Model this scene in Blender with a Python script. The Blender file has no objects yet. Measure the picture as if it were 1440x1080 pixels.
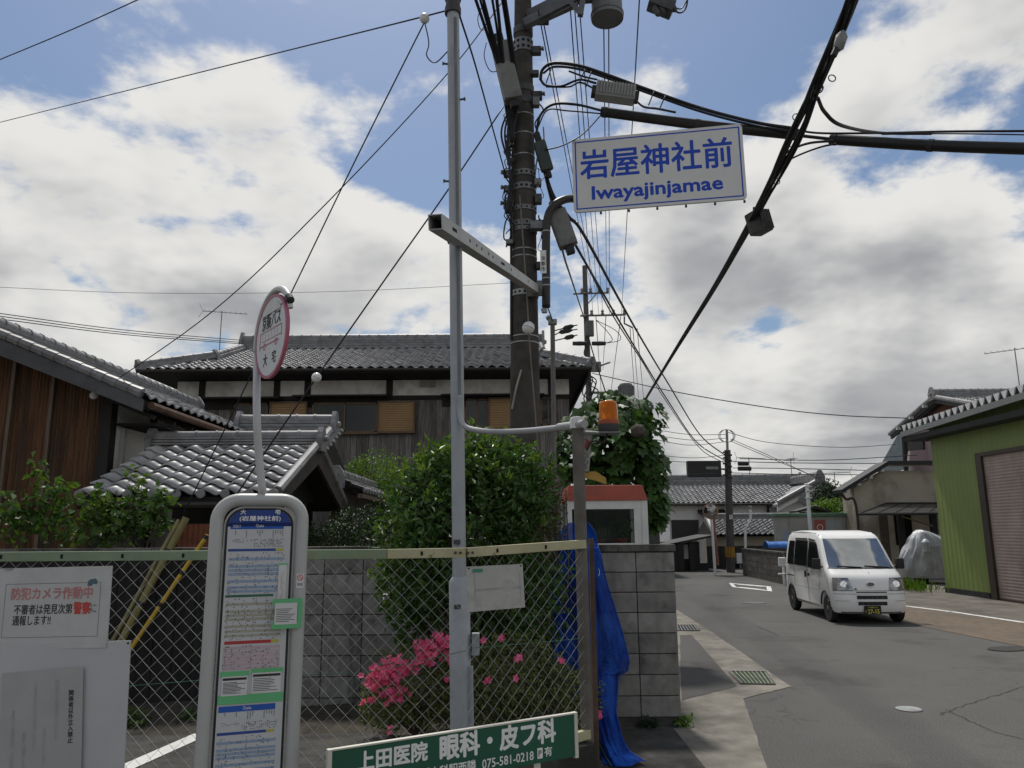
import bpy, bmesh, math, random
from mathutils import Vector, Matrix, noise as mnoise
random.seed(7)
R = math.radians
SC = bpy.context.scene
COL = SC.collection
# ------------------------------------------------------------------ camera
CAM_H = 1.92
PITCH, ROLL = R(10.75), R(-0.4)
CR = Matrix.Rotation(R(90) + PITCH, 3, 'X') @ Matrix.Rotation(ROLL, 3, 'Z')
cam = bpy.data.cameras.new('camera')
cam.lens, cam.sensor_width, cam.clip_start, cam.clip_end = 27.0, 36.0, 0.05, 3000
camo = bpy.data.objects.new('camera', cam)
camo.matrix_world = Matrix.Translation((0, 0, CAM_H)) @ CR.to_4x4()
COL.objects.link(camo)
SC.camera = camo
# ------------------------------------------------------------------ sky and sun
SUN_EL, SUN_AZ = R(62), R(-12)         # azimuth measured from straight ahead (+Y) towards +X
w = bpy.data.worlds.new('World')
SC.world = w
w.use_nodes = True
nt = w.node_tree
nt.nodes.clear()
def N(tree, typ, **kw):
    n = tree.nodes.new(typ)
    for k, v in kw.items():
        if k == 'ins':
            for i, val in v.items():
                n.inputs[i].default_value = val
        else:
            setattr(n, k, v)
    return n
def link(tree, a, b): tree.links.new(a, b)
def math_(tree, op, a, b=None, c=None, clamp=False):
    n = tree.nodes.new('ShaderNodeMath'); n.operation = op; n.use_clamp = clamp
    for i, v in enumerate((a, b, c)):
        if v is None: continue
        if isinstance(v, (int, float)): n.inputs[i].default_value = v
        else: tree.links.new(v, n.inputs[i])
    return n.outputs[0]
def mixc(tree, fac, a, b, blend='MIX'):
    n = tree.nodes.new('ShaderNodeMix'); n.data_type = 'RGBA'; n.blend_type = blend
    for i, v in ((0, fac), (6, a), (7, b)):
        if isinstance(v, (int, float)): n.inputs[i].default_value = v
        elif isinstance(v, tuple): n.inputs[i].default_value = v if len(v) == 4 else (*v, 1)
        else: tree.links.new(v, n.inputs[i])
    return n.outputs[2]
def ramp(tree, x, a, b):
    return math_(tree, 'SMOOTHSTEP', x, a, b) if False else _smooth(tree, x, a, b)
def _smooth(tree, x, a, b):
    n = tree.nodes.new('ShaderNodeMapRange'); n.interpolation_type = 'SMOOTHSTEP'
    tree.links.new(x, n.inputs[0]); n.inputs[1].default_value = a; n.inputs[2].default_value = b
    return n.outputs[0]
sky = N(nt, 'ShaderNodeTexSky', sky_type='NISHITA', sun_disc=False, sun_elevation=SUN_EL, sun_rotation=SUN_AZ,
        altitude=60, air_density=1.3, dust_density=1.6, ozone_density=1.5)
tc = N(nt, 'ShaderNodeTexCoord')
sep = N(nt, 'ShaderNodeSeparateXYZ'); link(nt, tc.outputs['Generated'], sep.inputs[0])
zz = math_(nt, 'ADD', math_(nt, 'MAXIMUM', sep.outputs[2], 0.0), 0.30)
cx = math_(nt, 'DIVIDE', sep.outputs[0], zz); cy = math_(nt, 'DIVIDE', sep.outputs[1], zz)
comb = N(nt, 'ShaderNodeCombineXYZ'); link(nt, cx, comb.inputs[0]); link(nt, cy, comb.inputs[1])
CLOUD_OFF = (1.8244, 8.1379, 0.0)
def cloud_noise(scale, off, det, rough, dist=0.0, k=1.0):
    m = N(nt, 'ShaderNodeMapping'); link(nt, comb.outputs[0], m.inputs[0])
    m.inputs['Location'].default_value = off; m.inputs['Scale'].default_value = (scale * k, scale * k, scale * k)
    n = N(nt, 'ShaderNodeTexNoise'); link(nt, m.outputs[0], n.inputs['Vector'])
    n.inputs['Scale'].default_value = 1; n.inputs['Detail'].default_value = det; n.inputs['Roughness'].default_value = rough
    n.inputs['Distortion'].default_value = dist
    return n.outputs[0]
# more cover towards the horizon, as a broken cloud layer shows in perspective
cover = math_(nt, 'MULTIPLY', _smooth(nt, sep.outputs[2], 0.62, 0.10), 0.095)
def density(k, det):
    big = cloud_noise(1.45, CLOUD_OFF, det, 0.56, 0.15, k)
    fine = cloud_noise(5.0, (9.2, 1.4, 0), det - 2, 0.60, 0.1, k)
    return math_(nt, 'ADD', math_(nt, 'ADD', math_(nt, 'MULTIPLY', big, 0.82), math_(nt, 'MULTIPLY', fine, 0.18)), cover)
dens = density(1.0, 10)
mask = _smooth(nt, dens, 0.470, 0.528)
# cloud between a point and the sun: sunlit tops stay white, undersides turn grey
sunward = math_(nt, 'MULTIPLY', math_(nt, 'ADD', density(0.955, 5), density(0.915, 5)), 0.5)
shade = cloud_noise(2.4, (1.7, 4.1, 0), 4, 0.5, 0.1)
grey = math_(nt, 'MULTIPLY', _smooth(nt, sunward, 0.50, 0.66), math_(nt, 'ADD', math_(nt, 'MULTIPLY', shade, 0.9), 0.38), clamp=True)
CB = 7.0
ccol = mixc(nt, grey, (CB, CB * 0.985, CB * 0.95), (CB * 0.36, CB * 0.372, CB * 0.395))
skyc = mixc(nt, 1.0, sky.outputs[0], (0.54, 0.60, 0.68), 'MULTIPLY')
scol = mixc(nt, math_(nt, 'MULTIPLY', mask, 0.97), skyc, ccol)
bg = N(nt, 'ShaderNodeBackground'); bg.inputs[1].default_value = 0.10
link(nt, scol, bg.inputs[0])
wo = N(nt, 'ShaderNodeOutputWorld'); link(nt, bg.outputs[0], wo.inputs[0])
sl = bpy.data.lights.new('sun', 'SUN'); sl.energy = 3.0; sl.angle = R(6); sl.color = (1.0, 0.96, 0.9)
so = bpy.data.objects.new('sun', sl)
sd = Vector((math.cos(SUN_EL) * math.sin(SUN_AZ), math.cos(SUN_EL) * math.cos(SUN_AZ), math.sin(SUN_EL)))
so.rotation_euler = sd.to_track_quat('Z', 'Y').to_euler(); so.location = (0, 0, 30)
COL.objects.link(so)
SC.view_settings.view_transform = 'Standard'; SC.view_settings.look = 'None'
SC.view_settings.exposure = 0.22; SC.view_settings.gamma = 1.0; SC.view_settings.use_curve_mapping = False
SC.render.engine = 'CYCLES'
SC.cycles.use_denoising = True
SC.cycles.max_bounces = 6; SC.cycles.transparent_max_bounces = 12
# ------------------------------------------------------------------ helpers
F = 1080.0
def ray(px, py):
    return CR @ Vector(((px - 720) / F, (540 - py) / F, -1.0))
def P(px, py, Y):
    d = ray(px, py); t = Y / d.y
    return Vector((d.x * t, Y, CAM_H + d.z * t))
def PX(px, py, X):
    d = ray(px, py); t = X / d.x
    return Vector((X, d.y * t, CAM_H + d.z * t))
def G(px, py, z=0.0):
    d = ray(px, py); t = (z - CAM_H) / d.z
    return Vector((d.x * t, d.y * t, z))
def V(*a): return Vector(a)

MATS = {}
def M(name, col, rough=0.75, var=0.18, scale=6.0, bump=0.0, bscale=40.0, metal=0.0, spec=0.4, rnd=0.0,
      col2=None, c2scale=1.3, c2lo=0.45, c2hi=0.65, stretch=None, alpha=None, transl=0.0, coat=0.0, emit=0.0):
    """procedural material: base colour broken up by noise, a second tone in patches, bump, per-object variation"""
    if name in MATS: return MATS[name]
    m = bpy.data.materials.new(name); m.use_nodes = True; MATS[name] = m
    t = m.node_tree; b = t.nodes['Principled BSDF']; out = t.nodes['Material Output']
    tc = N(t, 'ShaderNodeTexCoord'); src = tc.outputs['Object']
    if stretch:
        mp = N(t, 'ShaderNodeMapping'); link(t, src, mp.inputs[0]); mp.inputs['Scale'].default_value = stretch; src = mp.outputs[0]
    if rnd:
        oi = N(t, 'ShaderNodeObjectInfo')
        ad = N(t, 'ShaderNodeVectorMath', operation='ADD'); link(t, src, ad.inputs[0])
        cb = N(t, 'ShaderNodeCombineXYZ'); r9 = math_(t, 'MULTIPLY', oi.outputs['Random'], 37.0)
        link(t, r9, cb.inputs[0]); link(t, r9, cb.inputs[1]); link(t, cb.outputs[0], ad.inputs[1]); src = ad.outputs[0]
    n1 = N(t, 'ShaderNodeTexNoise'); link(t, src, n1.inputs['Vector'])
    n1.inputs['Scale'].default_value = scale; n1.inputs['Detail'].default_value = 6; n1.inputs['Roughness'].default_value = 0.6
    lo = tuple(c * (1 - var) for c in col); hi = tuple(min(1, c * (1 + var)) for c in col)
    c = mixc(t, _smooth(t, n1.outputs[0], 0.3, 0.7), lo, hi)
    if col2:
        n2 = N(t, 'ShaderNodeTexNoise'); link(t, src, n2.inputs['Vector'])
        n2.inputs['Scale'].default_value = c2scale; n2.inputs['Detail'].default_value = 5; n2.inputs['Roughness'].default_value = 0.65
        c = mixc(t, _smooth(t, n2.outputs[0], c2lo, c2hi), c, col2)
    if rnd:
        k = math_(t, 'ADD', math_(t, 'MULTIPLY', oi.outputs['Random'], 2 * rnd), 1 - rnd)
        hs = N(t, 'ShaderNodeHueSaturation'); link(t, c, hs.inputs['Color']); link(t, k, hs.inputs['Value']); c = hs.outputs[0]
    link(t, c, b.inputs['Base Color'])
    b.inputs['Roughness'].default_value = rough; b.inputs['Metallic'].default_value = metal
    b.inputs['Specular IOR Level'].default_value = spec
    if coat: b.inputs['Coat Weight'].default_value = coat; b.inputs['Coat Roughness'].default_value = 0.08
    if emit:
        link(t, c, b.inputs['Emission Color']); b.inputs['Emission Strength'].default_value = emit
    if bump:
        nb = N(t, 'ShaderNodeTexNoise'); link(t, src, nb.inputs['Vector']); nb.inputs['Scale'].default_value = bscale; nb.inputs['Detail'].default_value = 4
        bm_ = N(t, 'ShaderNodeBump'); bm_.inputs['Strength'].default_value = bump; bm_.inputs['Distance'].default_value = 0.02
        link(t, nb.outputs[0], bm_.inputs['Height']); link(t, bm_.outputs[0], b.inputs['Normal'])
    last = b.outputs[0]
    if transl:
        tr = N(t, 'ShaderNodeBsdfTranslucent'); link(t, mixc(t, 1.0, c, (1.3, 1.25, 0.5), 'MULTIPLY'), tr.inputs[0])
        mx = N(t, 'ShaderNodeMixShader'); mx.inputs[0].default_value = transl
        link(t, last, mx.inputs[1]); link(t, tr.outputs[0], mx.inputs[2]); last = mx.outputs[0]
    if alpha is not None:
        tp = N(t, 'ShaderNodeBsdfTransparent'); mx = N(t, 'ShaderNodeMixShader'); mx.inputs[0].default_value = alpha
        link(t, tp.outputs[0], mx.inputs[1]); link(t, last, mx.inputs[2]); last = mx.outputs[0]
    link(t, last, out.inputs['Surface'])
    return m
def weather(m, col, scale=1.0, lo=.5, hi=.7, amount=.6, stretch=(1, 1, 1), det=6):
    """stains, lichen or dirt with a shape of their own, laid over the whole surface in world space"""
    t = m.node_tree; b = t.nodes['Principled BSDF']; base = b.inputs['Base Color'].links[0].from_socket
    g = N(t, 'ShaderNodeNewGeometry'); mp = N(t, 'ShaderNodeMapping'); link(t, g.outputs['Position'], mp.inputs[0]); mp.inputs['Scale'].default_value = stretch
    n = N(t, 'ShaderNodeTexNoise'); link(t, mp.outputs[0], n.inputs['Vector']); n.inputs['Scale'].default_value = scale; n.inputs['Detail'].default_value = det; n.inputs['Roughness'].default_value = .65
    link(t, mixc(t, math_(t, 'MULTIPLY', _smooth(t, n.outputs[0], lo, hi), amount), base, col), b.inputs['Base Color']); return m
def glass(name, tint=(0.75, 0.82, 0.8), alpha=0.35, rough=0.03, gain=0.8):
    """window glass: a see-through pane that still mirrors the sky"""
    if name in MATS: return MATS[name]
    m = bpy.data.materials.new(name); m.use_nodes = True; MATS[name] = m
    t = m.node_tree; t.nodes.clear(); out = N(t, 'ShaderNodeOutputMaterial')
    fr = N(t, 'ShaderNodeFresnel'); fr.inputs[0].default_value = 1.5
    gl = N(t, 'ShaderNodeBsdfGlossy'); gl.inputs['Roughness'].default_value = rough
    tp = N(t, 'ShaderNodeBsdfTransparent'); tp.inputs[0].default_value = (*tint, 1)
    di = N(t, 'ShaderNodeBsdfDiffuse'); di.inputs[0].default_value = (0.06, 0.07, 0.07, 1)
    a = N(t, 'ShaderNodeMixShader'); a.inputs[0].default_value = alpha; link(t, tp.outputs[0], a.inputs[1]); link(t, di.outputs[0], a.inputs[2])
    b = N(t, 'ShaderNodeMixShader'); link(t, math_(t, 'MULTIPLY', fr.outputs[0], gain), b.inputs[0]); link(t, a.outputs[0], b.inputs[1]); link(t, gl.outputs[0], b.inputs[2])
    link(t, b.outputs[0], out.inputs[0])
    return m

def wm(o):
    m = o.matrix_basis.copy()
    while o.parent: o = o.parent; m = o.matrix_basis @ m
    return m
def tag(o, label=None, cat=None, group=None, kind=None):
    if label: o['label'] = label
    if cat: o['category'] = cat
    if group: o['group'] = group
    if kind: o['kind'] = kind
    return o
def thing(name, label, cat, loc=(0, 0, 0), rz=0.0, group=None, rot=None):
    o = bpy.data.objects.new(name, None); COL.objects.link(o); o.empty_display_size = 0.1
    o.location = loc; o.rotation_euler = rot if rot else (0, 0, rz)
    return tag(o, label, cat, group)
class MB:
    """collects verts and faces; build() links them as one mesh object"""
    def __init__(s): s.v = []; s.f = []
    def add(s, vs, fs):
        k = len(s.v); s.v += [Vector(v) for v in vs]; s.f += [tuple(i + k for i in f) for f in fs]; return s
    def box(s, c, size, rot=None, M4=None, taper=1.0):
        x, y, z = (size[0] / 2, size[1] / 2, size[2] / 2); c = Vector(c)
        vs = [Vector((sx * x * (taper if sz > 0 else 1), sy * y * (taper if sz > 0 else 1), sz * z)) for sz in (-1, 1) for sy in (-1, 1) for sx in (-1, 1)]
        if rot is not None:
            if not isinstance(rot, Matrix): rot = Matrix.Rotation(rot, 3, 'Z')
            vs = [rot @ v for v in vs]
        return s.add([v + c for v in vs], [(0, 2, 3, 1), (4, 5, 7, 6), (0, 1, 5, 4), (2, 6, 7, 3), (0, 4, 6, 2), (1, 3, 7, 5)])
    def bb(s, a, b):
        a = Vector(a); b = Vector(b); return s.box((a + b) / 2, [abs(b[i] - a[i]) for i in range(3)])
    def prism(s, pts, d):
        """planar polygon pts extruded by vector d"""
        n = len(pts); d = Vector(d); pts = [Vector(p) for p in pts]
        return s.add(pts + [p + d for p in pts], [tuple(range(n - 1, -1, -1)), tuple(range(n, 2 * n))] + [(i, (i + 1) % n, (i + 1) % n + n, i + n) for i in range(n)])
    def tube(s, pts, r, n=8, cap=True):
        pts = [Vector(p) for p in pts]; rs = r if isinstance(r, (list, tuple)) else [r] * len(pts)
        k = len(s.v); up = None
        for i, p in enumerate(pts):
            a = pts[max(i - 1, 0)]; b = pts[min(i + 1, len(pts) - 1)]; d = (b - a).normalized()
            if up is None: up = d.orthogonal().normalized()
            else:
                up = up - d * up.dot(d)
                up = up.normalized() if up.length > 1e-6 else d.orthogonal().normalized()
            q = d.cross(up)
            for j in range(n):
                an = 2 * math.pi * j / n; s.v.append(p + (up * math.cos(an) + q * math.sin(an)) * rs[i])
        for i in range(len(pts) - 1):
            for j in range(n):
                a = k + i * n + j; b = k + i * n + (j + 1) % n; s.f.append((a, b, b + n, a + n))
        if cap:
            s.f.append(tuple(k + j for j in range(n - 1, -1, -1))); e = k + (len(pts) - 1) * n; s.f.append(tuple(e + j for j in range(n)))
        return s
    def lathe(s, prof, c=(0, 0, 0), axis=(0, 0, 1), n=20):
        """profile of (radius, height) turned about axis through c"""
        ax = Vector(axis).normalized(); u = ax.orthogonal().normalized(); q = ax.cross(u); c = Vector(c); k = len(s.v)
        for r, h in prof:
            for j in range(n):
                an = 2 * math.pi * j / n; s.v.append(c + ax * h + (u * math.cos(an) + q * math.sin(an)) * max(r, 1e-4))
        for i in range(len(prof) - 1):
            for j in range(n):
                a = k + i * n + j; b = k + i * n + (j + 1) % n; s.f.append((a, b, b + n, a + n))
        s.f.append(tuple(k + j for j in range(n - 1, -1, -1))); e = k + (len(prof) - 1) * n; s.f.append(tuple(e + j for j in range(n)))
        return s
    def grid(s, fn, nu, nv):
        k = len(s.v)
        for i in range(nu + 1):
            for j in range(nv + 1): s.v.append(Vector(fn(i / nu, j / nv)))
        for i in range(nu):
            for j in range(nv):
                a = k + i * (nv + 1) + j; s.f.append((a, a + nv + 1, a + nv + 2, a + 1))
        return s
    def xf(s, m):
        s.v = [m @ v for v in s.v]; return s
    def build(s, name, mat, parent=None, world=True, smooth=False, bevel=0.0, origin=None, fix=True):
        me = bpy.data.meshes.new(name)
        vs = s.v
        o = bpy.data.objects.new(name, me)
        if parent is not None:
            o.parent = parent
            if world:
                inv = wm(parent).inverted(); vs = [inv @ v for v in vs]
        else:
            if origin is None:
                xs = [v.x for v in vs]; ys = [v.y for v in vs]; zs = [v.z for v in vs]
                origin = Vector(((min(xs) + max(xs)) / 2, (min(ys) + max(ys)) / 2, min(zs)))
            o.location = origin; vs = [v - Vector(origin) for v in vs]
        me.from_pydata([tuple(v) for v in vs], [], s.f)
        if fix:
            bm = bmesh.new(); bm.from_mesh(me); bmesh.ops.recalc_face_normals(bm, faces=bm.faces)
            if bevel:
                bmesh.ops.bevel(bm, geom=[e for e in bm.edges if len(e.link_faces) == 2 and e.calc_face_angle(0) > 0.5], offset=bevel, segments=2, affect='EDGES', profile=0.7)
            bm.to_mesh(me); bm.free()
        if smooth:
            me.polygons.foreach_set('use_smooth', [True] * len(me.polygons))
            if smooth != 'all':
                try: me.set_sharp_from_angle(angle=R(40))
                except Exception: pass
        me.materials.append(mat); COL.objects.link(o); o['__b'] = 1; del o['__b']
        return o
def inst(src, parent, loc=None, rot=None, name=None, scale=None):
    """copy of one object that shares its mesh"""
    o = src.copy(); COL.objects.link(o); o.parent = parent
    if loc is not None: o.location = loc
    if rot is not None: o.rotation_euler = rot
    if scale is not None: o.scale = scale
    return o
def struct(o): o['kind'] = 'structure'; return o
def stuff(o): o['kind'] = 'stuff'; return o
def spline(pts, n=8):
    """catmull-rom through pts"""
    p = [Vector(q) for q in pts]
    if len(p) < 3: return p
    p = [p[0] * 2 - p[1]] + p + [p[-1] * 2 - p[-2]]; out = []
    for i in range(1, len(p) - 2):
        for k in range(n):
            t = k / n; a, b, c, d = p[i - 1], p[i], p[i + 1], p[i + 2]
            out.append(0.5 * ((2 * b) + (c - a) * t + (2 * a - 5 * b + 4 * c - d) * t * t + (3 * b - a - 3 * c + d) * t ** 3))
    out.append(p[-2]); return out
def sagline(a, b, sag, n=14):
    a = Vector(a); b = Vector(b)
    return [a.lerp(b, i / n) - Vector((0, 0, 4 * sag * (i / n) * (1 - i / n))) for i in range(n + 1)]
TXT = {}
def text(body, size, mat, parent, M4, width=None, bold=0.0, depth=0.0006, name='lettering', align='CENTER', local=True):
    """flat print: M4 places the text plane (x right, y up, z out of the surface) in parent space"""
    c = bpy.data.curves.new('t', 'FONT'); c.body = body; c.size = size; c.align_x = align; c.align_y = 'CENTER'; c.resolution_u = 2
    c.space_line = 1.0
    o = bpy.data.objects.new('t', c); COL.objects.link(o)
    dg = bpy.context.evaluated_depsgraph_get(); me = bpy.data.meshes.new_from_object(o.evaluated_get(dg))
    bpy.data.objects.remove(o); bpy.data.curves.remove(c)
    vs = [v.co.copy() for v in me.vertices]; fs = [tuple(p.vertices) for p in me.polygons]; bpy.data.meshes.remove(me)
    if not vs: return None
    x0 = min(v.x for v in vs); x1 = max(v.x for v in vs); y0 = min(v.y for v in vs); y1 = max(v.y for v in vs)
    sx = (width / (x1 - x0)) if width else 1.0
    mx = (x0 + x1) / 2 if align == 'CENTER' else x0; my = (y0 + y1) / 2
    vs = [Vector(((v.x - mx) * sx, v.y - my, 0)) for v in vs]
    mb = MB(); offs = [(0, 0)]
    if bold: offs += [(bold, 0), (-bold, 0), (0, bold), (0, -bold), (bold * .7, bold * .7), (-bold * .7, bold * .7), (bold * .7, -bold * .7), (-bold * .7, -bold * .7)]
    for i, (dx, dy) in enumerate(offs):
        mb.add([M4 @ (v + Vector((dx, dy, depth + i * 0.00006))) for v in vs], fs)
    return stuff(mb.build(name, mat, parent, world=True, fix=False))
def frame(o, x, y):
    """4x4 with origin o, x axis and (about) y axis"""
    x = Vector(x).normalized(); z = x.cross(Vector(y)).normalized(); y = z.cross(x)
    m = Matrix((x, y, z)).transposed().to_4x4(); m.translation = Vector(o); return m
# leaves ------------------------------------------------------------
def leaf(mb, p, d, up, L, W):
    """two-triangle folded leaf from p along d"""
    d = d.normalized(); q = d.cross(up)
    q = q.normalized() if q.length > 1e-4 else d.orthogonal().normalized()
    n = q.cross(d); k = len(mb.v)
    mb.v += [p, p + d * L * .45 + q * W / 2 + n * W * .18, p + d * L - n * L * .12, p + d * L * .45 - q * W / 2 + n * W * .18]
    mb.f += [(k, k + 1, k + 2), (k, k + 2, k + 3)]
def rdir(rng):
    while True:
        v = Vector((rng.uniform(-1, 1), rng.uniform(-1, 1), rng.uniform(-1, 1)))
        if 0.05 < v.length < 1: return v.normalized()
def crown(mb, c, rad, n, L, rng, lump=0.25, freq=1.6, inner=0.45, seed=0.0, wl=0.5, face=0.6, cut=None):
    """leaf-sized faces through an uneven volume, denser towards its surface, in clumps"""
    c = Vector(c); k = 0; tries = 0
    while k < n and tries < n * 12:
        tries += 1
        d = rdir(rng); lm = 1 + lump * mnoise.noise(d * freq + Vector((seed, seed * 1.7, 3.1))) * 1.6 + .10 * mnoise.noise(d * freq * 3.3 + Vector((seed + 9, 1, 2)))
        u = inner + (1 - inner) * rng.random() ** 0.55
        p = c + Vector((d.x * rad[0], d.y * rad[1], d.z * rad[2])) * (u * lm)
        if mnoise.noise(p * (2.6 / max(rad)) + Vector((seed * 3, 5, 7))) < -0.28 and rng.random() < 0.8: continue
        if cut and not cut(p): continue
        o = (d * face + rdir(rng) * 0.8 + Vector((0, 0, 0.25))).normalized()
        ld = (o.cross(rdir(rng)) + o * 0.35 + Vector((0, 0, -0.15)))
        if ld.length < 1e-3: continue
        s = L * rng.uniform(0.7, 1.25); leaf(mb, p, ld, o, s, s * wl); k += 1
    return mb

def rect(mb, m, x0, y0, x1, y1, z=0.0008):
    """flat print rectangle on plane m"""
    mb.add([m @ V(x0, y0, z), m @ V(x1, y0, z), m @ V(x1, y1, z), m @ V(x0, y1, z)], [(0, 1, 2, 3)]); return mb
def plane4(tl, tr, bl):
    """frame centred on a panel given by three corners, with its width and height"""
    tl, tr, bl = Vector(tl), Vector(tr), Vector(bl)
    m = frame((tr + bl) / 2, tr - tl, tl - bl); return m, (tr - tl).length, (tl - bl).length
def slab(m, w, h, t, r=0.0):
    """panel of thickness t behind plane m, corners rounded by r"""
    if r <= 0: pts = [(-w / 2, -h / 2), (w / 2, -h / 2), (w / 2, h / 2), (-w / 2, h / 2)]
    else:
        pts = []
        for cx_, cy_, a0 in ((w / 2 - r, -h / 2 + r, -90), (w / 2 - r, h / 2 - r, 0), (-w / 2 + r, h / 2 - r, 90), (-w / 2 + r, -h / 2 + r, 180)):
            pts += [(cx_ + r * math.cos(R(a0 + k * 22.5)), cy_ + r * math.sin(R(a0 + k * 22.5))) for k in range(5)]
    z3 = m.to_3x3() @ V(0, 0, 1)
    return MB().prism([m @ V(x, y, -t) for x, y in pts], z3 * t)

def marks(m, x0, y0, x1, y1, n, sz, mat, parent, seed, name='worn_print'):
    """print too worn or small to read: short strokes scattered in a field"""
    rg2 = random.Random(seed); mb = MB()
    for i in range(n):
        x = rg2.uniform(x0, x1); y = y0 + (y1 - y0) * (i + rg2.random()) / n; a, b = (sz, sz * .28) if rg2.random() < .5 else (sz * .28, sz)
        rect(mb, m, x - a / 2, y - b / 2, x + a / 2, y + b / 2, .0008 + i * .00002)
    return stuff(mb.build(name, mat, parent, fix=False))
# ------------------------------------------------------------------ materials of the setting
def asphalt(name, col, stain):
    """asphalt: stone grains, worn patches, darker stains and hairline cracks"""
    m = M(name, col, 0.93, 0.12, 1.1, 0, spec=0.25); t = m.node_tree; b = t.nodes['Principled BSDF']
    src = N(t, 'ShaderNodeTexCoord').outputs['Object']; base = b.inputs['Base Color'].links[0].from_socket
    def nz(scale, det, rough=.6):
        n = N(t, 'ShaderNodeTexNoise'); link(t, src, n.inputs['Vector']); n.inputs['Scale'].default_value = scale; n.inputs['Detail'].default_value = det; n.inputs['Roughness'].default_value = rough; return n.outputs[0]
    grain = nz(75, 3, .75); c = mixc(t, _smooth(t, grain, .42, .68), base, tuple(v * 1.9 for v in col))
    c = mixc(t, math_(t, 'MULTIPLY', _smooth(t, nz(110, 2), .58, .70), .7), c, tuple(v * .45 for v in col))
    c = mixc(t, math_(t, 'MULTIPLY', _smooth(t, nz(.55, 7, .68), .50, .66), .75), c, stain)
    c = mixc(t, math_(t, 'MULTIPLY', _smooth(t, nz(2.6, 6, .7), .60, .74), .55), c, tuple(v * 1.35 for v in col))
    vo = N(t, 'ShaderNodeTexVoronoi', feature='DISTANCE_TO_EDGE'); vo.inputs['Scale'].default_value = .55
    wv_ = N(t, 'ShaderNodeVectorMath', operation='ADD'); link(t, src, wv_.inputs[0]); nn = N(t, 'ShaderNodeTexNoise'); link(t, src, nn.inputs['Vector']); nn.inputs['Scale'].default_value = 2.5; nn.inputs['Detail'].default_value = 5
    sc_ = N(t, 'ShaderNodeVectorMath', operation='SCALE'); link(t, nn.outputs['Color'], sc_.inputs[0]); sc_.inputs['Scale'].default_value = .9; link(t, sc_.outputs[0], wv_.inputs[1]); link(t, wv_.outputs[0], vo.inputs['Vector'])
    crk = math_(t, 'MULTIPLY', math_(t, 'SUBTRACT', 1.0, _smooth(t, vo.outputs[0], .002, .012)), _smooth(t, nz(.35, 3), .52, .6))
    c = mixc(t, math_(t, 'MULTIPLY', crk, .4), c, tuple(v * .35 for v in col)); link(t, c, b.inputs['Base Color'])
    bp = N(t, 'ShaderNodeBump'); bp.inputs['Strength'].default_value = .55; bp.inputs['Distance'].default_value = .012; link(t, grain, bp.inputs['Height']); link(t, bp.outputs[0], b.inputs['Normal'])
    return m
asph = asphalt('asphalt', (0.079, 0.0775, 0.0735), (0.056, 0.055, 0.052))
asph2 = M('asphalt_old', (0.050, 0.050, 0.050), 0.92, 0.3, 5, 0.5, 200, spec=0.25)
conc = M('concrete', (0.215, 0.20, 0.17), 0.9, 0.2, 3, 0.3, 120, col2=(0.13, 0.122, 0.104), c2scale=0.9, spec=0.25)
conc_d = M('concrete_dark', (0.075, 0.072, 0.066), 0.9, 0.25, 4, 0.3, 90, col2=(0.035, 0.034, 0.031), c2scale=1.8, spec=0.2)
brownp = M('brown_paving', (0.150, 0.118, 0.090), 0.92, 0.2, 6, 0.4, 180, col2=(0.115, 0.098, 0.080), c2scale=0.6, spec=0.2)
linew = M('road_paint', (0.62, 0.62, 0.60), 0.8, 0.12, 12, 0.2, 200, col2=(0.2, 0.2, 0.195), c2scale=5, c2lo=0.52, c2hi=0.66)
soil = M('soil', (0.045, 0.038, 0.028), 0.95, 0.4, 9, 0.6, 60)
blockm = M('concrete_block', (0.265, 0.26, 0.24), 0.92, 0.16, 7, 0.35, 150, rnd=0.16, col2=(0.075, 0.074, 0.066), c2scale=2.2, c2lo=0.5, c2hi=0.75, spec=0.2)
mortar = M('mortar', (0.055, 0.053, 0.048), 0.95, 0.25, 8)
copem = M('coping', (0.15, 0.145, 0.13), 0.92, 0.25, 5, 0.3, 90, col2=(0.06, 0.058, 0.05), c2scale=3, spec=0.2)
tilem = M('roof_tile', (0.31, 0.31, 0.312), 0.45, 0.2, 9, 0.12, 60, rnd=0.30, spec=0.5, col2=(0.17, 0.17, 0.17), c2scale=3.0, c2lo=0.55, c2hi=0.8)
tilej = M('roof_tile_field', (0.30, 0.30, 0.303), 0.4, 0.3, 5, 0.08, 60, spec=0.5)
ridgem = M('ridge_tile', (0.22, 0.22, 0.222), 0.5, 0.2, 6, 0.1, 60, rnd=0.12, spec=0.45)
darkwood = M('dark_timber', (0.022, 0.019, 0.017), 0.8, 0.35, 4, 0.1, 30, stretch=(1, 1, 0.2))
plaster = M('plaster', (0.74, 0.72, 0.67), 0.9, 0.08, 2, 0.1, 60, col2=(0.50, 0.48, 0.43), c2scale=1.1)
plasterw = M('white_plaster', (0.72, 0.72, 0.71), 0.9, 0.06, 1.5, 0.05, 60)
greyplank = M('weathered_plank', (0.165, 0.155, 0.145), 0.9, 0.35, 5, 0.25, 20, rnd=0.25, stretch=(6, 6, 0.5), spec=0.2)
rust = M('rusty_corrugated', (0.150, 0.078, 0.042), 0.85, 0.4, 3, 0.1, 40, col2=(0.075, 0.06, 0.045), c2scale=1.0, c2lo=0.45, c2hi=0.7, stretch=(6, 6, 0.35), spec=0.25)
batten = M('pale_batten', (0.15, 0.115, 0.085), 0.9, 0.25, 5, stretch=(4, 4, 0.5))
tanm = M('tan_shutter', (0.38, 0.245, 0.125), 0.7, 0.08, 3)
bronze = M('bronze_frame', (0.13, 0.085, 0.05), 0.5, 0.15, 5, metal=0.3)
blackm = M('black_metal', (0.016, 0.016, 0.017), 0.55, 0.25, 6)
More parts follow.
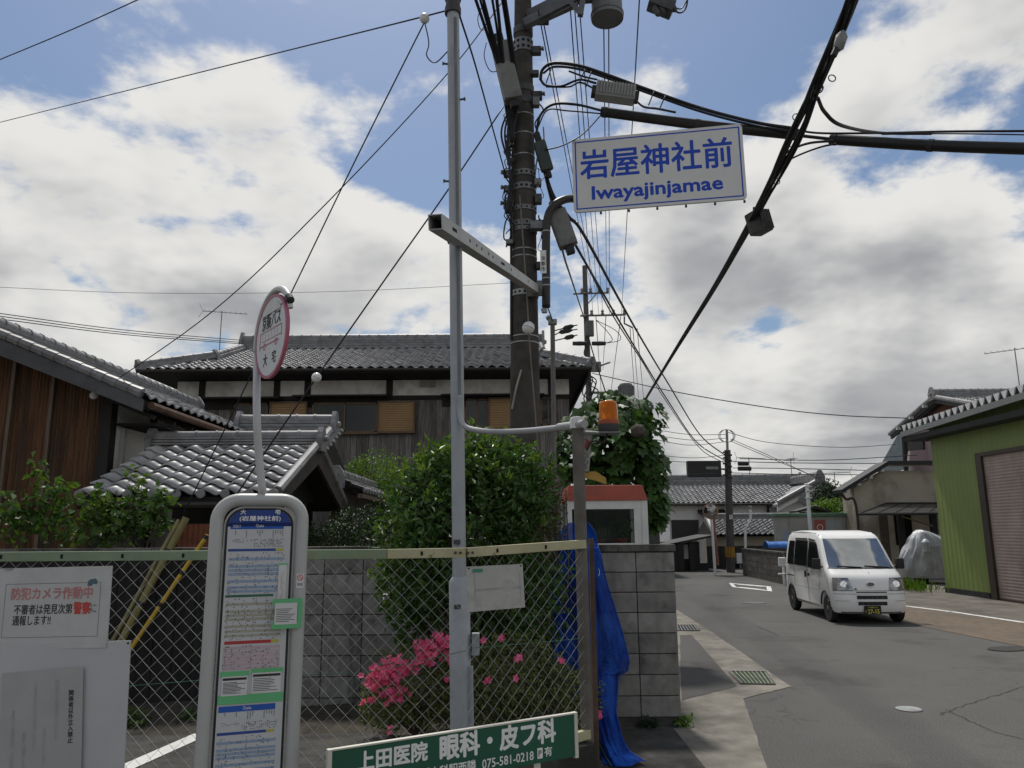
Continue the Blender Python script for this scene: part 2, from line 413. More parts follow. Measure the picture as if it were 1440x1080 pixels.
dark = M('dark_void', (0.010, 0.010, 0.010), 0.9, 0.3, 3)
galv = M('galvanised', (0.30, 0.31, 0.31), 0.5, 0.2, 8, 0.05, 40, metal=0.35, col2=(0.19, 0.19, 0.185), c2scale=3)
alu = M('aluminium', (0.48, 0.48, 0.46), 0.42, 0.1, 5, 0.03, 60, metal=0.45)
gutterm = M('dark_gutter', (0.035, 0.028, 0.024), 0.5, 0.2, 5)
weather(blockm, (.07, .07, .063), 1.6, .50, .72, .75, (2.2, 1, .35)); weather(blockm, (.075, .085, .05), 3.0, .60, .74, .5)
weather(copem, (.04, .042, .035), 2.5, .48, .66, .7)
weather(tilem, (.15, .15, .135), 2.2, .52, .70, .45); weather(tilem, (.30, .30, .28), 9.0, .60, .72, .5); weather(tilej, (.13, .13, .115), 1.6, .5, .68, .6)
weather(ridgem, (.10, .10, .09), 3.0, .48, .66, .6)
weather(conc, (.085, .08, .07), 1.3, .52, .70, .65); weather(conc, (.28, .265, .235), 7.0, .60, .75, .5)
weather(plaster, (.42, .40, .35), 1.2, .52, .72, .6, (2, 2, .5)); weather(rust, (.05, .035, .026), 1.1, .45, .68, .7, (2.5, 1, .35))
weather(greyplank, (.06, .055, .05), 1.4, .5, .7, .6, (3, 1, .4))
winglass = glass('window_glass', (0.55, 0.62, 0.62), 0.5)

# ------------------------------------------------------------------ ground, road, pavements
struct(MB().bb((-260, -80, -0.5), (260, 420, -0.012)).build('ground', asph2))
struct(MB().add([(-40, -6, 0), (60, -6, 0), (60, 120, 0), (-40, 120, 0)], [(0, 1, 2, 3)]).build('road', asph))
def sheet(name, pts, z, mat, thick=0.0):
    mb = MB()
    if thick: mb.prism([V(p.x, p.y, z - thick) for p in pts], (0, 0, thick))
    else: mb.add([V(p.x, p.y, z) for p in pts], [tuple(range(len(pts)))])
    return struct(mb.build(name, mat))
def wob(a, b, n, amp, seed):
    """uneven edge between two ground points"""
    out = []
    for i in range(n):
        t = i / n; p = a.lerp(b, t); d = (b - a).normalized(); q = V(-d.y, d.x, 0)
        out.append(p + q * amp * mnoise.noise(V(t * 9 + seed, seed, 0)))
    return out
# concrete gutter strip along the block wall with a corner that juts into the road
ed = [G(952, 858), G(1002, 890), G(1112, 966), G(1045, 983), G(1060, 1025), G(1080, 1085), G(1100, 1200)]
outer = []
for i in range(len(ed) - 1): outer += wob(ed[i], ed[i + 1], 9, 0.022, i * 3.3)
sheet('pavement', outer + [ed[-1], V(0.4, ed[-1].y, 0), V(0.4, 8.0, 0), V(1.6, 8.0, 0), V(1.72, 12.0, 0)], 0.006, conc)
inn = [G(956, 894), G(972, 893), G(1031, 960), G(1036, 966), G(958, 986)]
sheet('pavement_patch', sum([wob(inn[i], inn[(i + 1) % 5], 7, 0.02, i * 2.1 + 40) for i in range(5)], []), 0.010, asph)
struct(MB().bb((0.4, 4.0, -0.4), (1.55, 7.98, 0.010)).build('forecourt', conc_d))
# right verge: white line, brown paving, concrete apron before the green building
ba = [G(1262, 868), G(1290, 880), G(1440, 910), G(1700, 962)]
la = [G(1262, 852), G(1440, 876), G(1700, 912)]
sheet('brown_verge', [ba[0], *wob(ba[1], ba[2], 14, 0.03, 5), ba[2], ba[3], la[2], la[1], la[0]], 0.006, brownp)
sheet('apron', [la[0], la[1], la[2], V(30, 14, 0), V(30, 26, 0), V(12.2, 33, 0), V(10.6, 30, 0)], 0.005, M('apron_concrete', (0.125, 0.112, 0.095), 0.92, 0.25, 2, 0.3, 90, col2=(0.08, 0.07, 0.06), c2scale=0.8))
def stripe(name, pts, wdt, z=0.011):
    mb = MB(); n = len(pts)
    for i in range(n - 1):
        a, b = pts[i], pts[i + 1]; d = (b - a).normalized(); q = V(-d.y, d.x, 0) * wdt / 2
        mb.add([a - q + V(0, 0, z), b - q + V(0, 0, z), b + q + V(0, 0, z), a + q + V(0, 0, z)], [(0, 1, 2, 3)])
    return struct(mb.build(name, linew))
stripe('edge_line', [G(1268, 852), G(1340, 861), G(1440, 876), G(1700, 912)], 0.15)
# worn white box marking in the far junction
bx = [G(1025, 820), G(1084, 825), G(1086, 832), G(1030, 826)]
c0 = sum(bx, V(0, 0, 0)) / 4
mb = MB()
for i, wv in ((0, 0.62), (1, 0.8), (2, 0.62), (3, 0.8)):
    a, b = bx[i], bx[(i + 1) % 4]
    mb.add([V(a.x, a.y, .009), V(b.x, b.y, .009), *(V(*(q.lerp(c0, 0.45 if i % 2 == 0 else 0.22)).xy, .009) for q in (b, a))], [(0, 1, 2, 3)])
struct(mb.build('road_marking', linew))
# cracks and patches in the asphalt, manhole lids
tar = M('tar_seam', (0.034, 0.034, 0.033), 0.9, 0.3, 20)
def crack(pts, r, seed):
    pts = [G(*p) for p in pts]; out = []
    for i in range(len(pts) - 1): out += wob(pts[i], pts[i + 1], 14, 0.05, seed + i)
    out.append(pts[-1]); mb = MB()
    for i in range(len(out) - 1):
        a, b = out[i], out[i + 1]; d = (b - a).normalized(); q = V(-d.y, d.x, 0) * r * (0.5 + abs(mnoise.noise(V(i * .37, seed, 1))) * 1.4)
        mb.add([a - q + V(0, 0, .004), b - q + V(0, 0, .004), b + q + V(0, 0, .004), a + q + V(0, 0, .004)], [(0, 1, 2, 3)])
    struct(mb.build('road_crack', tar))
crack([(1062, 880), (1096, 894)], 0.012, 3.0)
crack([(1320, 1006), (1362, 990), (1440, 966)], 0.007, 9.0)
crack([(1330, 998), (1372, 1018), (1400, 1030), (1440, 1040)], 0.007, 17.0)
for cxy, dia, mt, nm, lb in (((1278, 998), 0.26, galv, 'valve_cover', 'small round pale grey valve cover set in the near road'),
                             ((1060, 848), 0.62, M('iron_lid', (0.075, 0.075, 0.073), 0.6, 0.2, 8), 'manhole_cover', 'round manhole cover in the road before the white box marking')):
    c = G(*cxy)
    tag(MB().lathe([(dia / 2, 0.0), (dia / 2, 0.011), (dia / 2 - .012, .013), (dia / 2 - .014, .0115), (0.02, .0115)], c, n=32).build(nm, mt), lb, 'manhole cover')
patch = [G(1418 + 30 * math.cos(a), 913 + 3.5 * math.sin(a)) for a in [i * math.pi / 10 for i in range(20)]]
sheet('road_patch', patch, 0.012, tar)
# two steel gratings in the gutter strip
moss = M('moss', (0.045, 0.075, 0.018), 0.95, 0.4, 12, 0.5, 80, col2=(0.03, 0.03, 0.025), c2scale=6)
def grating(quad, nbar, label, mossy):
    q = [G(*p) for p in quad]; c = sum(q, V(0, 0, 0)) / 4
    t = thing('drain_grating', label, 'drain grating', V(c.x, c.y, 0.007), group='drain gratings along the wall')
    MB().add([V(p.x, p.y, 0.012) for p in q], [(0, 1, 2, 3)]).build('drain_bed', moss if mossy else dark, t)
    fr = MB()
    for i in range(4): fr.tube([V(q[i].x, q[i].y, .016), V(q[(i + 1) % 4].x, q[(i + 1) % 4].y, .016)], 0.012, 4)
    fr.build('grating_frame', conc, t)
    for i in range(nbar):
        s = (i + .5) / nbar; a = q[0].lerp(q[1], s); b = q[3].lerp(q[2], s)
        MB().tube([V(a.x, a.y, .018), V(b.x, b.y, .018)], 0.007, 4).build('bar', galv, t)
grating([(1025, 946), (1078, 946), (1090, 964), (1042, 963)], 9, 'mossy steel drain grating at the jutting pavement corner', True)
grating([(950, 880), (977, 880), (984, 888), (953, 888)], 7, 'small steel drain grating close to the end of the block wall', False)

# ------------------------------------------------------------------ raised parking lot and its fence footing
LOT = 0.20
struct(MB().bb((-12, 4.05, -0.3), (0.42, 8.06, LOT)).build('parking_lot', M('lot_asphalt', (0.050, 0.049, 0.046), 0.95, 0.35, 6, 0.7, 120, col2=(0.085, 0.078, 0.066), c2scale=1.4, c2lo=.5, c2hi=.7)))
a, b = G(150, 1092, LOT), G(290, 1030, LOT)
d = (b - a).normalized(); a2 = a - d * 1.5; b2 = b + d * 0.5; q = V(-d.y, d.x, 0) * 0.075
struct(MB().add([V(*(p + s * q).xy, LOT + .005) for p, s in ((a2, -1), (b2, -1), (b2, 1), (a2, 1))], [(0, 1, 2, 3)]).build('parking_line', M('parking_paint', (0.55, 0.55, 0.53), 0.8, 0.08, 12)))
mb = MB()
rng = random.Random(5)
def moundz(x, y):
    return LOT + 0.16 * max(0, 1 - abs(y - 7.75) / 0.75) * (0.6 + 0.5 * mnoise.noise(V(x * 1.3, y * 2, 0)))
mb.grid(lambda u, v: (-11 + u * 11.4, 7.0 + v * 1.05, moundz(-11 + u * 11.4, 7.0 + v * 1.05) - (0.03 if v in (0, 1) else 0)), 60, 8)
struct(mb.build('planting_bed', soil, smooth=True))
WY = 8.1
# ------------------------------------------------------------------ concrete block wall (stack bond), every block its own piece
wall = thing('block_wall', 'long grey concrete block wall behind the wire fence, stained, with flat coping', 'wall', (-2.3, WY, 0))
X_END = 1.66
MB().bb((-8.4, WY + .012, 0.0), (X_END - .008, WY + .108, 1.70)).build('core', mortar, wall)
MB().bb((-8.4, WY - .02, 0.0), (X_END + .01, WY + .14, 0.082)).build('footing', conc_d, wall)
blk = None
for r in range(8):
    for k in range(25):
        x1 = X_END - k * 0.4
        if x1 - .4 < -8.4: break
        j = random.uniform(-.0025, .0025)
        if blk is None:
            blk = MB().box((0, 0, 0), (0.391, 0.12, 0.191)).build('block', blockm, wall, world=False, bevel=0.006)
            o = blk
        else: o = inst(blk, wall)
        o.location = (x1 - .2 + 2.3, 0.06 + j, 0.085 + r * .2 + .1)
for k in range(17):
    x1 = X_END + .012 - k * 0.6
    MB().bb((x1 - .596, WY - .018 + random.uniform(-.003, .003), 1.692), (x1, WY + .138, 1.762)).build('coping_stone', copem, wall, bevel=0.008)

# ------------------------------------------------------------------ roof tiles
def tile_mesh(wd, ln, amp=0.024, lip=0.032, n=8):
    mb = MB()
    xs = [i / n * wd for i in range(n + 1)]
    zs = [amp * math.cos(2 * math.pi * (i / n) - 0.6) + amp for i in range(n + 1)]
    for x, z in zip(xs, zs): mb.v.append(V(x, 0, z + lip))
    for x, z in zip(xs, zs): mb.v.append(V(x, ln, z))
    for x, z in zip(xs, zs): mb.v.append(V(x, 0.004, z + lip - 0.026))
    m = n + 1
    for i in range(n): mb.f += [(i, i + 1, m + i + 1, m + i), (i, 2 * m + i, 2 * m + i + 1, i + 1)]
    return mb
def roof_tiles(parent, o, ax, up, ncol, nrow, wd, ln, mask=None, parts=True, limit=300, mat=None, amp=0.024, lip=0.032, n=8):
    """tiles laid row by row from the eave corner o; mask(col,row) drops those past a hip"""
    ax = Vector(ax).normalized(); up = Vector(up).normalized(); nz = ax.cross(up)
    base = Matrix((ax, up, nz)).transposed().to_4x4(); inv = wm(parent).inverted()
    src = None; cnt = 0; rest = MB()
    for r in range(nrow):
        for c in range(ncol):
            if mask and not mask(c, r): continue
            m = base.copy(); m.translation = Vector(o) + ax * (c * wd) + up * (r * ln) + nz * random.uniform(-.006, .006)
            if parts and cnt < limit:
                if src is None:
                    src = tile_mesh(wd * 1.02, ln * 1.12, amp, lip, n).build('tile', mat or tilem, parent, world=False, smooth='all', fix=False); t = src
                else: t = inst(src, parent)
                t.matrix_basis = inv @ m @ Matrix.Rotation(random.uniform(-.014, .014), 4, 'X') @ Matrix.Rotation(random.uniform(-.012, .012), 4, 'Z'); cnt += 1
            else:
                tm = tile_mesh(wd * 1.02, ln * 1.12, amp, lip, n).xf(m); rest.add(tm.v, tm.f)
    if rest.v: stuff(rest.build('tile_field', tilej, parent, smooth='all', fix=False))
def ridge(parent, a, b, h=0.22, wd=0.26, seg=0.3, layers=3, name='ridge_tile', ends=(True, True), caps=True, mat=None):
    """stacked flat tiles with round caps and an ornamental end tile"""
    a = Vector(a); b = Vector(b); L = (b - a).length; d = (b - a).normalized(); q = d.cross(V(0, 0, 1)).normalized(); up = q.cross(d)
    rot = Matrix((d, q, up)).transposed()
    for i in range(layers):
        wl = wd * (1 - 0.10 * i)
        MB().box((a + b) / 2 + up * (h * (i + .5) / layers), (L, wl, h / layers - 0.012), rot).build('ridge_course', mat or ridgem, parent)
    n = max(1, int(L / seg)); r = wd * 0.34
    if caps:
        for i in range(n):
            p0 = a + d * (L * i / n) + up * (h + r * 0.25); p1 = a + d * (L * (i + 1) / n) + up * (h + r * 0.25)
            MB().tube([p0, p0 + d * .03, p0 + d * .031, p1 + d * .01], [r * 1.12, r * 1.12, r, r * .97], 10).build(name, mat or ridgem, parent, smooth=True)
    else:
        MB().tube([a + up * (h + r * .25), b + up * (h + r * .25)], r, 8).build(name, mat or ridgem, parent, smooth=True)
    for k, e in enumerate(ends):
        if not e: continue
        p = a if k == 0 else b; s = -d if k == 0 else d
        mb = MB(); w2 = wd * .62; hh = h + wd * .62
        prof = [(-w2, -0.1), (w2, -0.1), (w2 * 1.1, hh * .35), (w2 * .75, hh * .7), (w2 * .35, hh), (-w2 * .35, hh), (-w2 * .75, hh * .7), (-w2 * 1.1, hh * .35)]
        mb.prism([p + q * x + up * z + s * .0 for x, z in prof], s * 0.08)
        mb.lathe([(wd * .2, 0), (wd * .2, .05), (wd * .12, .07)], p + s * .08 + up * (hh * .35), s, 10)
        mb.build('end_tile', mat or ridgem, parent)

# ------------------------------------------------------------------ barn with rusty corrugated gable, left
bx0, bz0, bxr, bm_ = -5.0, 3.72, -7.4, 0.42
bzr = bz0 + (bx0 - bxr) * bm_
barn = thing('barn', 'old barn with rusty brown corrugated gable wall and grey tiled roof', 'barn', (-8.4, 13.8, 0))
BY0, BY1 = 10.25, 17.6
cw = MB(); n = 190; xa, xb = -10.6, -5.78
for i in range(n + 1):
    x = xa + (xb - xa) * i / n; z = bz0 + (bx0 - x) * bm_ - 0.22 if x > bxr else bz0 + (bx0 - bxr) * bm_ - 0.22 - (bxr - x) * bm_
    yo = 10.78 + (0.012 if i % 2 else -0.012)
    cw.v += [V(x, yo, 0), V(x, yo, z)]
for i in range(n): k = 2 * i; cw.f.append((k, k + 2, k + 3, k + 1))
cw.build('corrugated_wall', rust, barn, fix=False)
for px in (64, 6):
    a = P(px, 640, 10.72); zt = bz0 + (bx0 - a.x) * bm_ - .25
    MB().bb((a.x - .024, 10.71, 0), (a.x + .024, 10.745, zt)).build('batten', batten, barn)
MB().bb((-5.82, 10.73, 0), (-5.66, 10.9, 3.75)).build('corner_post', darkwood, barn)
MB().bb((-5.76, 10.9, 0.0), (-5.66, 17.4, 3.93)).build('side_wall', plaster, barn)
for yy in (11.9, 13.3, 14.9, 16.5): MB().bb((-5.70, yy, 0), (-5.62, yy + .15, 3.7)).build('wall_post', darkwood, barn)
MB().bb((-5.69, 10.9, 2.55), (-5.61, 17.4, 2.70)).build('wall_beam', darkwood, barn)
MB().bb((-5.655, 11.02, 2.1), (-5.60, 11.09, 3.4)).build('downpipe', alu, barn)
up = V(-1, 0, bm_).normalized(); nb = int(math.hypot(bx0 - bxr, bzr - bz0) / 0.235)
# roof deck: slab under the tiles
dk = V(-bm_, 0, -1).normalized() * -0.0
MB().prism([V(bx0, BY0, bz0 - .03), V(bxr, BY0, bzr - .03), V(bxr - 3.3, BY0, bzr - .03 - 3.3 * bm_), V(bxr - 3.3, BY0, bzr - .15 - 3.3 * bm_), V(bxr, BY0, bzr - .15), V(bx0, BY0, bz0 - .15)], (0, BY1 - BY0, 0)).build('roof_deck', darkwood, barn)
roof_tiles(barn, V(bx0 + .05, BY0 - .05, bz0 - .02), (0, 1, 0), up, 27, nb, 0.27, 0.235)
MB().prism([V(bx0 + .02, BY0 - .06, bz0 - .20), V(bx0 + .02, BY0 - .06, bz0 - .03), V(bxr, BY0 - .06, bzr - .03), V(bxr, BY0 - .06, bzr - .26)], (0, .05, 0)).build('bargeboard', M('grey_bargeboard', (0.085, 0.085, 0.088), 0.8, 0.2, 4, stretch=(1, 1, 1)), barn)
sr = MB()
for i in range(14):   # verge cover tiles along the gable edge
    t0 = i / 14; p = V(bx0, BY0 - .04, bz0 + .045).lerp(V(bxr, BY0 - .04, bzr + .045), t0); p2 = V(bx0, BY0 - .04, bz0 + .045).lerp(V(bxr, BY0 - .04, bzr + .045), t0 + 1 / 14)
    MB().tube([p, p2], [.075, .066], 8).build('verge_tile', ridgem, barn, smooth=True)
ridge(barn, V(bxr, BY0 - .1, bzr + .02), V(bxr, BY1 + .1, bzr + .02), 0.12, 0.28, 0.3, layers=2)
MB().tube([V(bx0 + .07, BY0 + .1, bz0 - .10), V(bx0 + .07, BY1, bz0 - .14)], 0.055, 8).build('gutter', M('rusty_gutter', (0.10, 0.055, 0.035), 0.7, 0.3, 8), barn, smooth=True)
for i in range(11):
    yy = BY0 + .35 + i * .64
    MB().box((bx0 - .35, yy, bz0 - .08), (0.8, .05, .06), Matrix.Rotation(math.atan(bm_), 3, 'Y')).build('rafter', darkwood, barn)
MB().bb((-5.7, 10.9, 3.42), (-5.1, 17.4, 3.46)).build('soffit', darkwood, barn)

# ------------------------------------------------------------------ tiled gate roof
gx0, gx1, gy0, gy1, gz0, gz1 = -5.14, -2.83, 9.25, 11.1, 2.36, 3.13
gate = thing('roofed_gate', 'small roofed gate with big grey wavy tiles and a dark open gable', 'gate', ((gx0 + gx1) / 2, gy1, 0))
upg = V(0, gy1 - gy0, gz1 - gz0).normalized(); sl_ = math.hypot(gy1 - gy0, gz1 - gz0)
MB().prism([V(gx0, gy0, gz0 - .03), V(gx0, gy1, gz1 - .03), V(gx0, 2 * gy1 - gy0, gz0 - .03), V(gx0, 2 * gy1 - gy0, gz0 - .12), V(gx0, gy1, gz1 - .12), V(gx0, gy0, gz0 - .12)], (gx1 - gx0 - .02, 0, 0)).build('roof_deck', darkwood, gate)
nc = 8; wd = (gx1 - gx0) / nc
roof_tiles(gate, V(gx0, gy0 - .05, gz0 - .03), (1, 0, 0), upg, nc, 8, wd, (sl_ - .04) / 8, amp=0.032, lip=0.045, n=12)
roof_tiles(gate, V(gx1, 2 * gy1 - gy0 + .05, gz0 - .03), (-1, 0, 0), V(0, -upg.y, upg.z), nc, 8, wd, (sl_ - .04) / 8, parts=False, amp=0.032, lip=0.045)
ridge(gate, V(gx0 - .05, gy1, gz1 + .02), V(gx1 + .02, gy1, gz1 + .02), 0.12, 0.22, 0.29)
for sgn in (1, -1):
    ye = gy0 if sgn > 0 else 2 * gy1 - gy0
    MB().prism([V(gx1 - .02, ye - sgn * .08, gz0 - .05), V(gx1 - .02, gy1, gz1 - .04), V(gx1 - .02, gy1, gz1 - .26), V(gx1 - .02, ye - sgn * .08, gz0 - .21)], (0.05, 0, 0)).build('bargeboard', M('gate_board', (0.062, 0.052, 0.045), 0.85, 0.25, 5), gate)
    MB().tube([V(gx1 + .02, ye, gz0 + .04), V(gx1 + .02, gy1, gz1 + .05)], 0.06, 8).build('verge_tile', ridgem, gate, smooth=True)
for i in range(9):
    MB().lathe([(0.055, 0), (0.055, .03), (0.04, .034)], V(gx0 + i * wd, gy0 - .06, gz0 + .005), (0, -1, 0), 10).build('eave_end_tile', ridgem, gate)
MB().tube([V(gx0, gy0 - .06, gz0 - .12), V(gx1 - .3, gy0 - .06, gz0 - .13)], 0.045, 8).build('gutter', gutterm, gate, smooth=True)
for xx in (gx0 + .3, gx1 - .45):
    for yy in (gy1 - .9, gy1 + .9): MB().bb((xx - .08, yy - .08, 0), (xx + .08, yy + .08, 2.7)).build('post', darkwood, gate)
MB().bb((gx0 + .3, gy1 - .05, 0), (gx1 - .45, gy1 + .05, 2.85)).build('door_wall', darkwood, gate)
MB().bb((gx1 - .55, gy1 - 1.0, 1.5), (gx1 - .47, gy1 + 1.0, 2.6)).build('side_panel', plaster, gate)
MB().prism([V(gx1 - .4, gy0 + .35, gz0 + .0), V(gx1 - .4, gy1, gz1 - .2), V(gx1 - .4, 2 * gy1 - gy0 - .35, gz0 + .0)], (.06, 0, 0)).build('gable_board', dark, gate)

# porch roof behind the gate and the tiled garden wall running back from it
porch = thing('porch', 'entrance porch roof of grey tiles right behind the roofed gate', 'porch', (-4.0, 14.2, 0))
pz = P(400, 588, 14.2).z - .2
ridge(porch, P(340, 588, 14.2) - V(0, 0, .25), P(468, 588, 14.2) - V(0, 0, .25), 0.2, 0.28, 0.3)
pr = P(468, 588, 14.2).x
roof_tiles(porch, V(pr - 2.6, 12.7, pz - .68), (1, 0, 0), V(0, 1.5, .62), 9, 7, 0.29, 0.235, limit=300)
MB().prism([V(pr - 2.6, 12.75, pz - .75), V(pr - 2.6, 14.2, pz - .14), V(pr - 2.6, 15.7, pz - .75)], (2.58, 0, 0)).build('gable_block', darkwood, porch)
MB().tube([V(pr, 12.7, pz - .60), V(pr, 14.2, pz + .02)], .075, 8).build('verge_tile', ridgem, porch, smooth=True)
for i in range(7):
    p = V(pr + .02, 12.75, pz - .62).lerp(V(pr + .02, 14.1, pz - .05), i / 6.5)
    MB().box(p + V(.12, 0, 0), (.2, .17, .05), Matrix.Rotation(-0.4, 3, 'Y')).build('side_tile', ridgem, porch)
for xx in (pr - 2.4, pr - .35): MB().bb((xx - .07, 13.1, 0), (xx + .07, 13.24, pz - .6)).build('post', darkwood, porch)
MB().bb((pr - 2.4, 14.1, 0), (pr - .3, 14.2, pz - .5)).build('back_wall', darkwood, porch)
gw = thing('garden_wall', 'garden wall capped with curved grey tiles beside the dark gable', 'wall', (-2.9, 15.6, 0))
MB().bb((-3.02, 12.9, 0), (-2.84, 18.2, 2.55)).build('wall_body', M('grey_brown_wall', (0.10, 0.092, 0.08), 0.9, 0.2, 3), gw)  # plain grey-brown wall colour with random variation
for sgn in (1, -1):
    roof_tiles(gw, V(-2.93 + sgn * .42, 12.9 if sgn > 0 else 18.2, 2.56), (0, sgn, 0), V(-sgn * .42, 0, .2), 20, 2, .265, .235, parts=(sgn > 0))
ridge(gw, V(-2.93, 12.85, 2.72), V(-2.93, 18.2, 2.72), .14, .22, .29)
for i in range(20): MB().lathe([(.05, 0), (.05, .03), (.03, .035)], V(-2.50, 12.95 + i * .265, 2.585), (1, 0, 0), 8).build('eave_end_tile', ridgem, gw)
MB().bb((-2.58, 12.9, 2.46), (-2.50, 18.2, 2.53)).build('eave_board', batten, gw)
# ------------------------------------------------------------------ two-storey tiled house behind
HY, RY = 19.9, 24.0
hz = P(500, 518, HY).z; hr = P(520, 491, RY).z
XL, XR = P(194, 515, HY).x, P(832, 510, HY).x
house = thing('tiled_house', 'large two storey house with dark plank upper wall and wide grey tiled roof', 'house', ((XL + XR) / 2, 23, 0))
gl, gr_ = P(343, 478, RY).x, P(762, 480, RY).x
GYm = 21.6
upm = V(0, RY - HY, hr - hz).normalized(); sl_ = math.hypot(RY - HY, hr - hz); nrow = 19; ln = sl_ / nrow
ncol = int((XR - XL) / 0.265); wdh = (XR - XL) / ncol
def hmask(c, r):
    y = HY + (RY - HY) * (r + .4) / nrow; x = XL + (c + .5) * wdh
    t = min(1, (y - HY) / (GYm - HY))
    return XL + (gl - XL) * t - .05 < x < XR + (gr_ - XR) * t + .05
hzm = hz + (hr - hz) * (GYm - HY) / (RY - HY)
MB().add([V(XL, HY, hz - .03), V(XR, HY, hz - .03), V(gr_, GYm, hzm - .03), V(gr_, RY, hr - .03), V(gl, RY, hr - .03), V(gl, GYm, hzm - .03)], [(0, 1, 2, 3, 4, 5)]).build('roof_deck', darkwood, house)
roof_tiles(house, V(XL, HY - .04, hz - .02), (1, 0, 0), upm, ncol, nrow, wdh, ln, mask=hmask, amp=0.028, lip=0.04)
# back slope and the skirts at both ends
MB().add([V(XL, 28.1, hz), V(XR, 28.1, hz), V(gr_, 26.4, hzm), V(gr_, RY, hr), V(gl, RY, hr), V(gl, 26.4, hzm)], [(0, 1, 2, 3, 4, 5)]).build('back_slope', tilej, house)
for xe, xg in ((XL, gl), (XR, gr_)):
    MB().add([V(xe, HY, hz), V(xg, GYm, hzm), V(xg, 26.4, hzm), V(xe, 28.1, hz)], [(0, 1, 2, 3)]).build('skirt_roof', tilej, house)
    MB().add([V(xg, GYm, hzm), V(xg, RY, hr), V(xg, 26.4, hzm)], [(0, 1, 2)]).build('gable', plaster, house)
    s = 1 if xe > 0 else -1
    ridge(house, V(xg - s * .1, GYm - .1, hzm + .04), V(xe - s * .05, HY + .05, hz + .04), .12, .22, .3, layers=1)
    ridge(house, V(xg - s * .05, RY, hr + .02), V(xg - s * .05, GYm, hzm + .04), .1, .24, .3, layers=1, ends=(False, True))
ridge(house, V(gl, RY, hr), V(gr_, RY, hr), .34, .36, .3, layers=4)
# eaves: fascia, soffit, gutter
wy = 20.9; wl, wr = P(250, 540, wy).x, P(800, 540, wy).x
MB().bb((XL + .05, HY + .0, hz - .12), (XR - .05, HY + .05, hz - .04)).build('fascia', darkwood, house)
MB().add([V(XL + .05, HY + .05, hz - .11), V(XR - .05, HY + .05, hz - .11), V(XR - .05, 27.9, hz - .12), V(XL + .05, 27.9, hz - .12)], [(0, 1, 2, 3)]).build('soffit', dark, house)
MB().bb((XR - .10, HY, hz - .2), (XR - .04, 27.9, hz - .06)).build('side_fascia', darkwood, house)
MB().tube([V(XL, HY - .05, hz - .04), V(XR, HY - .05, hz - .05)], .05, 8).build('gutter', gutterm, house, smooth=True)
# walls
zt, zb = hz - .13, P(600, 556, wy).z
MB().bb((wl, wy + .05, 0), (wr, 27.4, hz - .14)).build('wall_core', dark, house)
MB().bb((wl, wy, zb), (wr, wy + .05, zt)).build('plaster_band', plaster, house)
for px in (285, 390, 433, 548, 640, 722, 775):
    x = P(px, 540, wy).x; MB().bb((x - .09, wy - .02, zb - .05), (x + .09, wy + .04, zt)).build('stud', darkwood, house)
MB().bb((wl, wy - .025, zb - .12), (wr, wy + .04, zb)).build('beam', darkwood, house)
MB().bb((P(590, 540, wy).x, wy - .015, P(590, 545, wy).z), (P(613, 540, wy).x, wy + .02, P(590, 535, wy).z)).build('vent_grille', M('vent', (0.3, 0.29, 0.26), 0.8), house)
pl = None
npl = int((wr - wl) / .165)
for i in range(npl):
    x = wl + (i + .5) * (wr - wl) / npl
    if pl is None:
        pl = MB().box((0, 0, 0), (.158, .03, zb - .12 - 1.5)).build('plank', greyplank, house, world=False); o = pl
    else: o = inst(pl, house)
    o.location = wm(house).inverted() @ V(x, wy + .03 + random.uniform(-.006, .006), (zb - .12 + 1.5) / 2)
curtain = M('pale_curtain', (0.30, 0.31, 0.29), 0.9, 0.15, 3, stretch=(8, 1, .3))
